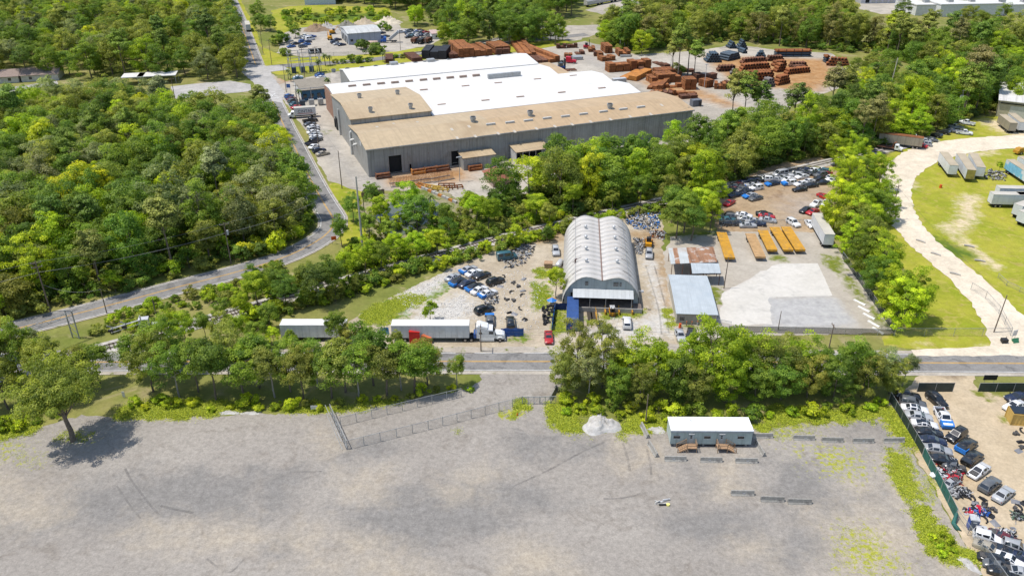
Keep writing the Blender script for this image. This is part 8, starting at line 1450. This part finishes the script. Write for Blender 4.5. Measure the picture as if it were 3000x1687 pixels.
for x in (-1,.8): wheelpair(rk, x, 1.05,.5)
lk = thing('loading_truck', 'blue-black loader lifting rods behind the white roof edge', 'loader', (*gl_(ZJ, (462,205)),0), R(15)); MB().box(-2,2, -1.1,1.1,.6,1.6).build('body', M('truck_blue', (.02,.1,.38)), lk); MB().box(-.8,1.2,-1, 1,1.6,3.2).build('cab', m_cglass, lk); MB().box(2.1,2.4,-1.2,1.2,.3,5).build('mast', m_black, lk)
for x in (-1.2,1.2): wheelpair(lk, x, 1.15,.6)
stack('rusty rods lying before the blue-black loader', (440,222),(585,214),4, .8, m_rustdark, cols=3)
t = thing('silver_bin', 'silver bin at the white roof corner', 'bin', (*gl_(ZJ, (882,300)),0), R(20)); MB().box(-3,3, -1.2,1.2,.2,2.0).build('box', m_galv, t); MB().box(-3.05,3.05,-1.25,1.25,2.0,2.1).build('lid', m_alu, t)
t = thing('dark_skip', 'dark grey skip at the right end of the tan roof', 'skip', (*gl_(ZJ, (1425,462)),0), R(20)); MB().box(-2,2, -1.3,1.3,.2,2.6).build('box', M('skip_grey', (.12,.13,.15),.6), t); MB().cyl((1.2,-1.5),.5,.1,2.2,10).build('drum', m_black, t)
# ---- bollards, signs, cones, boxes
for i, (x, y) in enumerate(((1316,1012),(1357,1012),(1399,1010),(1447,1008),(1486,1003))):
    t = thing('bollard', f"bollard {ORD[i]} from the orange barrel before the block building", 'bollard', (*q(2,1, x, y),0),0, 'bollards before the block building'); MB().cyl((0,0),.11,0, .95,8).build('post', m_wood if i != 2 else m_alu, t); MB().cyl((0,0),.14,.95,1.15,8).build('cap', M('cap_orange', (.45,.14,.06),.6), t)
t = thing('orange_barrel', 'orange traffic barrel at the corner of the block building', 'barrel', (*q(2,1, 1268,1028),0)); m_ob = M('barrel_orange', (.62,.10,.015),.5); MB().cyl((0,0),.32,.05,.55,12).build('lower_drum', m_ob, t); MB().cyl((0,0),.28,.56,1.1,12).build('upper_drum', m_ob, t); MB().cyl((0,0),.4,0, .05,12).build('base_ring', m_black, t)
g_ = thing('white_gate', 'white slatted gate beside the block building', 'gate', (*q(2,1, 1540,1008),0), R(-24)); 
for z in (.15,1.6): MB().box(0,3.2,-.03,.03, z, z + .08).build('rail', m_alu, g_)
for k in range(13): MB().box(k * .26, k * .26 + .07,-.02,.02,.1,1.75).build('bar', m_alu, g_)
MB().cyl((-.2,0),.1,0, 2.3,8).build('post', m_alu, g_)
def signbox(name, label, cat, p, w_, h, z, mat, rz=0): t = thing(name, label, cat, (*p, 0), rz); MB().box(-w_ / 2, w_ / 2,-.05,.05, z, z + h).build('panel', mat, t); [MB().cyl((s * w_ * .35,.06),.04,0, z + h * .5,6).build('post', m_galv, t) for s in (-1,1)]; return t
signbox('white_sign', 'white sign board at the corner of lawn and drive', 'sign', q(3,1, 1852,1112),1.2,1.3,.9, m_alu, R(20)); signbox('orange_sign', 'orange road sign at the bend of the curving road', 'sign', q(1,1, 592,395),1.3,1.0,1.2, MATS['barrel_orange'], R(20)); signbox('grey_sign', 'small grey-white box on posts at the left tree row', 'sign', q(1,2, 442,208),1.25,.85,.45, m_alu); signbox('white_post_sign', 'white notice post by the trees right of the lone oak', 'sign', q(0,2, 937,105),.5,1.2,.2, m_alu); signbox('dark_notice_board', 'dark notice boards at the salvage yard entrance', 'sign', q(3,1, 1665,1452),2.6,1.1,1.0, m_black); signbox('blue_sign', 'small blue sign at the factory junction', 'sign', q(1,0, 250,700),1.6,1.6,2.0, M('sign_blue', (.05,.12,.32),.5))
tag(MB().box(-.6,.6,-.5,.5,.3,1.0).tube([(-.7,-.6,0),(.7,.6,1.2)], .05,5).build('meter_box', m_black, None, (*q(3,1, 1780,1140),0)), 'small dark utility box on the lawn by the street, left', 'box'); tag(MB().cbox((0,0, .55),(1.3,.1,1.1),.2,0, R(-25)).cbox((0,.5,.3),(.9,.5,.6)).build('green_board', M('board_green', (.03,.16,.08),.6), None, (*q(3,1, 1868,1140),0)), 'green leaning board beside the white corner sign', 'board')
b = MB(); b.cbox((0,0, .03),(.4,.4,.05)); b.tube([(0,0, .05),(0,0, .7)], [.16,.04], 10); tag(b.build('traffic_cone', MATS['barrel_orange'], None, (*q(2,2, 40,240),0)), 'orange traffic cone on the gravel by the gate', 'cone')
t = thing('timber_heap', 'pale broken timber and a yellow bucket lying on the gravel', 'timber', (*q(2,2, 1125,905),0)); 
for i, (x, y, l, a) in enumerate(((0,0, 2.2,.1),(.4,.5,1.8,.3),(-.4,.3,1.2,-.3),(.9,.7,1.2,.2),(-.6,.1,.9,.5))): MB().cbox((x, y, .1 + .08 * i),(l, .16,.1), a).build('plank', m_alu if i % 2 else m_trim, t)
MB().box(-.4,.7,-.5,-.2,0, .3).build('dark_crate', m_black, t); MB().cyl((1.0,-.35),.28,0, .35,10).build('bucket', M('bucket_yellow', (.75,.68,.2),.5), t)
for i, (x, y) in enumerate(((1152,378),(1265,475),(1412,625),(1520,415),(1600,525))): tag(MB().tube([(-1.2,0, .22),(0,.15,.25),(1.2,0, .2)], [.24,.27,.2], 7).build('log', M('log_grey', (.36,.34,.31),.9, var=.3), None, (*q(3,1, x, y),0), R(-50 + i * 7)), f"grey log lying beside the sandy drive, {ORD[i]} from the back", 'log', 'logs along the sandy drive')
b = MB(); b.cyl((0,0),.4,0, .9,10); b.cyl((0,0),.34,.9,1.05,10); tag(b.build('orange_drum', MATS['barrel_orange'], None, (*q(3,0, 1302,1420),0)), 'orange drum alone on the lawn below the three trailers', 'drum'); 
t = thing('yellow_machine', 'yellow farm machine at the right edge of the lawn', 'machine', (*q(3,0, 1890,1165),0), R(20)); MB().box(-1.6,1.6,-1, 1,.6,1.5).build('body', MATS['yellow_deck'], t); MB().extr([(-1.2,1.5),(1.2,1.5),(.6,2.3),(-.9,2.2)], 'Y', -.9,.9).build('hopper', MATS['yellow_deck'], t); wheelpair(t, 0,1.1,.6)
# ---- substation and transformer yard
ss = thing('substation_frame', 'steel lattice substation frame beside the far junction', 'substation', (*q(1,0, 345,560),0), R(20))
for x in (-5,0, 5,9):
    for y in (0,6): MB().box(x - .12, x + .12, y - .12, y + .12,0, 9.5).build('column', m_galv, ss)
for z in (6,9.3):
    for y in (0,6): MB().box(-5,9, y - .1, y + .1, z, z + .2).build('beam', m_galv, ss)
    for x in (-5,0, 5,9): MB().box(x - .1, x + .1,.2,5.8, z, z + .2).build('beam', m_galv, ss)
for k in range(3): MB().box(-4 + k * 4,-2 + k * 4,2, 4,0, 2.6).build('transformer', m_pipe, ss)
ts = thing('transformer_yard', 'cluttered transformer equipment beside the blue office wall', 'transformers', (*q(1,0, 430,800),0), R(20))
for k in range(3): MB().box(-5 + k * 3.6,-3 + k * 3.6,-1, 1,.3,2.6).build('transformer', m_galv if k else m_pipe, ts); [MB().cyl((-4.6 + k * 3.6 + j * .6,0),.1,2.6,3.6,6).build('bushing', m_rustdark, ts) for j in range(3)]
for x in (-6,0, 6): MB().box(x - .1, x + .1,1.6,1.8,0, 7).build('column', m_galv, ts)
MB().box(-6,6, 1.6,1.8,6.6,6.8).build('beam', m_galv, ts)
# ---- palms
fm_ = MB()
for k in range(22):
    a = 2.4 * k; el = .9 - .07 * k; L = 2.2; pts = []
    for i in range(5): t_ = i / 4; pts.append(Vector((math.cos(a) * L * t_ * math.cos(el), math.sin(a) * L * t_ * math.cos(el), L * t_ * math.sin(el) - 1.3 * t_ * t_)))
    sd_ = Vector((-math.sin(a), math.cos(a),0))
    for i in range(4): w0, w1 = .1 + .55 * math.sin(math.pi * i / 4.2),.1 + .55 * math.sin(math.pi * (i + 1) / 4.2); fm_.add([pts[i] - sd_ * w0 / 2, pts[i] + sd_ * w0 / 2, pts[i + 1] + sd_ * w1 / 2, pts[i + 1] - sd_ * w1 / 2], [(0,1, 2,3)])
m_frond = M('palm_frond', (.13,.17,.03),.6, var=.4, scale=3); fme = fm_.mesh('crown', (m_frond,)); ptm = MB().tube([(0,0, 0),(.1,0, 3),(0,.1,6)], [.24,.18,.2], 8).mesh('trunk', (m_bark,))
for i, (c, r_, x, y, s, lb) in enumerate([(1,0, 245,600,.7, 'at the junction kerb, upper'),(1,0, 265,620,.65, 'at the junction kerb, lower'),(1,0, 330,770,.8, 'beside the blue office wall'),(1,0, 480,545,.9, 'behind the office, left of two poles'),(1,0, 525,500,.9, 'behind the office beside the pole'),(1,0, 560,495,.75, 'behind the white back roof corner'),(1,0, 545,690,.9, 'between office roof and white roof'),(1,1, 820,300,.55, 'at the foot of the tall grey pole'),(1,0, 960,470,.7, 'at the brown rolls behind the white roof'),(1,1, 1320,130,.7, 'beside the pond')]):
    t = thing('palm_tree', 'small fan palm ' + lb, 'palm', (*q(c, r_, x, y),0), i, 'palms about the factory'); t.scale = (s,) * 3; place('crown', fme, t, (0,0, 5.9)); place('trunk', ptm, t)
# ---- scrap: heaps nobody could count, and single parts
def heap(name, label, poly, n, h, cols, s=.5, seed=1):
    r = random.Random(seed); P = np.array(poly); lo, hi = P.min(0), P.max(0); b = MB(); k = 0; c = P.mean(0); ext = max(hi - lo) / 2
    while k < n:
        x, y = r.uniform(lo[0], hi[0]), r.uniform(lo[1], hi[1])
        if not inpoly(np.array([[x, y]]), poly)[0]: continue
        z = r.uniform(.05, h) * max(.15,1 - math.hypot(x - c[0], y - c[1]) / (ext * 1.3)); L = s * .62 * r.uniform(.4,1.8); mi = r.randrange(len(cols)); k += 1
        if k % 3 == 0: b.tube([(x, y, z),(x + r.gauss(0, L * .5), y + r.gauss(0, L * .5), z + r.gauss(0,.15)),(x + r.gauss(0, L), y + r.gauss(0, L), max(.05, z + r.gauss(0,.3)))], r.uniform(.04,.14),5, mi)
        else: b.cbox((x, y, z),(L, L * r.uniform(.3,.9), r.uniform(.03,.3)), r.uniform(0,6), mi, r.gauss(0,.45), r.gauss(0,.35))
    o = b.build(name, cols); return tag(o, label, 'scrap', kind='stuff')
SB = [m_black, m_black, m_galv, M('scrap_grey', (.20,.20,.21),.5), M('scrap_white', (.42,.42,.43),.5)]
heap('scrap_heap', 'heap of dark car parts at the left of the shed lot', qL(2,1, [(-60,470),(60,400),(190,390),(180,430),(90,560),(-60,580)]),380,.7, SB, .6,1); heap('rubbish_heap', 'heap of blue, white and black rubbish bags behind the arched shed', qL(2,1, [(850,230),(900,170),(1120,150),(1120,280),(950,290)]),520,1.0, [m_black, m_black, m_tarp, m_alu, m_galv], .6,2); heap('scrap_heap', 'heap of dark parts along the right wall of the arched shed', qL(2,1, [(915,350),(990,370),(985,480),(935,470)]),200,.8, SB, .5,3); heap('scrap_heap', 'heap of engines and metal behind the loader', qL(2,1, [(1040,300),(1160,300),(1150,360),(1040,350)]),160,1.1, SB + [m_rust], .6,4)
heap('scrap_heap', 'dark engine scrap above the black SUV on the rubble', qL(1,1, [(1725,800),(1830,790),(1830,850),(1730,855)]),90,.8, SB, .5,5); heap('scrap_heap', 'car part heap behind the green salvage fence', [gl_(ZA, p) for p in ((590,1230),(760,1150),(960,1250),(960,1449),(700,1449))], 260,.9, SB + [MATS['truck_red']], .7,6); heap('scrap_heap', 'black bumper heap behind the fence beside the silver tailgate', [gl_(ZB, p) for p in ((400,180),(560,150),(710,180),(710,290),(470,300))], 170,.8, SB, .7,7); heap('scrap_heap', 'red and blue panel heap above the portable toilet', [gl_(ZB, p) for p in ((620,470),(820,420),(980,470),(980,590),(640,540))], 130,.8, [m_black, MATS['truck_red'], m_tb, m_alu], .7,8)
heap('scrap_heap', 'mixed engine scrap between the wreck rows', [gl_(ZB, p) for p in ((870,820),(1380,740),(1400,930),(1250,960),(900,960))], 260,.9, SB, .6,9); heap('scrap_heap', 'greenish coil scrap at the right edge of the salvage yard', [gl_(ZB, p) for p in ((1320,520),(1500,530),(1500,640),(1340,620))], 110,.6, [m_black, m_galv, M('scrap_green', (.08,.12,.08),.6)], .5,10); heap('scrap_heap', 'scrap between the wrecked shells at the bottom right', [gl_(ZB, p) for p in ((880,1000),(1500,980),(1515,1440),(1100,1440))], 300,.7, SB, .6,11); heap('scrap_heap', 'grey scrap pile beside the three trailers on the lawn', qL(3,0, [(1620,1300),(1700,1280),(1800,1330),(1790,1370),(1640,1355)]),200,.9, [m_galv, m_black, MATS['log_grey']], .7,12)
heap('scrap_heap', 'dark wreck scrap along the upper left of the dirt car lot', [gl_(ZH, p) for p in ((60,600),(400,400),(800,390),(760,470),(300,700),(90,720))], 300,.9, SB + [MATS['truck_blue']], .8,13); heap('scrap_heap', 'wreck scrap in the lower left of the dirt car lot', [gl_(ZH, p) for p in ((40,1050),(340,1030),(720,1100),(700,1230),(60,1240))], 260,.8, SB, .8,14); heap('scrap_heap', 'black scrap along the upper edge of the shed lot', qL(2,1, [(60,330),(190,300),(200,320),(90,350)]),120,.5, SB, .5,15)
PARTS = []
for k in range(4):
    b = MB(); r = random.Random(50 + k)
    if k == 0: b.tube([(-.8,-.25,.2),(-.5,.1,.3),(0,.2,.32),(.5,.1,.3),(.8,-.25,.2)], .15,6)
    elif k == 1: b.cbox((0,0, .12),(1.2,.9,.1),0, 0,.15,.1); b.cbox((0,.3,.3),(1.0,.1,.35),0)
    elif k == 2: [b.cbox((r.gauss(0,.25), r.gauss(0,.2),.25 + r.uniform(-.1,.15)),(r.uniform(.3,.6), r.uniform(.2,.5), r.uniform(.2,.4)), r.uniform(0,3)) for _ in range(6)]
    else: b.add([(-.7,-.5,.05),(.7,-.5,.05),(.75,.5,.2),(-.7,.5,.3),(0,0, .3)], [(0,1, 4),(1,2, 4),(2,3, 4),(3,0, 4)]); b.cbox((0,0, .06),(1.2,.8,.05))
    PARTS.append(b.mesh(('bumper', 'car_door', 'engine', 'bonnet')[k], ((m_black, m_black, m_eng, MATS['scrap_grey'])[k],)))
def loose(poly, n, where, group, seed, sp=1.6):
    for i, p in enumerate(scatter(poly, sp, n=3000, seed=seed)[:n]):
        k = (i * 7 + seed) % 4; nm = ('bumper', 'car_door', 'engine', 'bonnet')[k]; tag(place(nm, PARTS[k], None, (*p, 0), random.uniform(0,6)), f"loose {('black bumper', 'black door', 'dark engine part', 'grey bonnet')[k]} {where}", 'car part', group)
loose(qL(2,1, [(0,560),(180,600),(130,760),(120,950),(0,1060)]),10, 'lying on the dirt left of the arched shed', 'loose parts on the shed lot', 3,2.0); loose(qL(1,1, [(1830,560),(1934,640),(1934,980),(1850,1000)]),6, 'lying beside the cars of the shed lot', 'loose parts beside the lot cars', 4,2.4); loose([gl_(ZB, p) for p in ((720,260),(900,290),(1150,500),(1100,700),(880,600))], 10, 'on the sand beside the portable toilet', 'loose parts in the salvage yard', 5,1.3); loose([gl_(ZA, p) for p in ((1640,640),(1830,650),(1835,1100),(1780,1080))], 5, 'at the right edge of the salvage yard', 'loose parts at the right edge', 6,1.5); loose([gl_(ZB, p) for p in ((1380,360),(1515,380),(1515,500),(1380,490))], 4, 'near the silver sedan in the salvage yard', 'loose parts near the silver sedan', 8,1.0)
# white rubble on the shed lot
b = MB(); rr = random.Random(9)
for poly, n in ((qL(1,1, [(1050,780),(1250,690),(1450,600),(1480,640),(1330,760),(1150,900)]),700),(qL(1,1, [(1250,900),(1560,780),(1680,900),(1500,980),(1200,980)]),700),(qL(1,1, [(1480,700),(1934,560),(1934,1000),(1650,1000)]),380),(qL(2,1, [(0,560),(250,700),(200,1050),(0,1080)]),300)):
    for p in scatter(poly, .35, n=n * 4, seed=n)[:n]: s = rr.uniform(.1,.34); b.cbox((*p, s * .2),(s, s * rr.uniform(.5,1), s * .6), rr.uniform(0,3),0, rr.gauss(0,.3), rr.gauss(0,.3))
tag(b.build('rubble', M('pale_rubble', (.50,.475,.44),.9, var=.25, scale=2)), 'pale stone rubble strewn over the shed lot', 'rubble', kind='stuff')
# wheel ruts in the gravel
mtr, t_, b_ = nodes('wheel_rut'); nz_ = noise(t_, .3,6, .7, 'World'); b_.inputs['Base Color'].default_value = (.125,.118,.112,1); b_.inputs['Roughness'].default_value = 1; tr_ = N(t_, 'BsdfTransparent'); mx_ = N(t_, 'MixShader'); t_.links.new(math_(t_, 'MULTIPLY', smooth(t_, nz_, .3,.7),.34), mx_.inputs[0]); t_.links.new(tr_.outputs[0], mx_.inputs[1]); t_.links.new(b_.outputs[0], mx_.inputs[2]); t_.links.new(mx_.outputs[0], t_.nodes['Material Output'].inputs[0])
RUTS = [[(0,945,640),(0,985,720),(0,1060,820),(0,1120,900),(0,1200,990)], [(0,880,770),(0,930,840),(0,990,930),(0,1060,1020)], [(0,1210,920),(0,1330,950),(0,1460,975)], [(1,200,720),(1,260,670),(1,400,665),(1,500,660)], [(2,690,870),(2,850,860),(2,1020,820)], [(2,0, 780),(2,300,640),(2,520,520),(2,700,440)], [(0,1560,1320),(0,1640,1380),(0,1740,1420),(0,1850,1310)], [(2,835,450),(2,870,560),(2,890,660)], [(2,1010,470),(2,1040,590),(2,1050,690)]]
zr_ = bpy.data.objects['gravel_lot'].location.z + .004
for rt_ in RUTS: o = ribbon('wheel_rut', catmull([q(c, 2, x, y) for c, x, y in rt_], .8), random.uniform(.28,.45), zr_, mtr, bpy.data.objects['gravel_lot']); o.location.z = .004
for i, pts in enumerate(([(2,1, 1010,560),(2,1, 1060,720),(2,1, 1110,900),(2,1, 1130,1080)], [(2,1, 1075,560),(2,1, 1120,720),(2,1, 1165,900),(2,1, 1185,1080)])): o = ribbon('wheel_rut', catmull([q(*p) for p in pts], .8),.4,.004, mtr, bpy.data.objects['shed_lot'])
# ================================================================= labels: things alike that share a label are told apart by their order in view
SAME = {}
for o in COL.objects:
    if o.parent is None and 'label' in o and o.get('category') in ('tree', 'shrub', 'block', 'car', 'car part'): SAME.setdefault(o['label'], []).append(o)
def place_word(o):
    x, y = o.location.x, o.location.y; u = x / math.hypot(y, CAMH); return u
for lb, L in SAME.items():
    if len(L) < 2: continue
    L.sort(key=place_word); n = len(L)
    for i, o in enumerate(L):
        w = ('left one' if i == 0 else 'right one') if n == 2 else ('leftmost' if i == 0 else 'rightmost' if i == n - 1 else f"{ORD[i]} from left") if n <= 20 else None
        if w: o['label'] = f"{lb}, {w}"
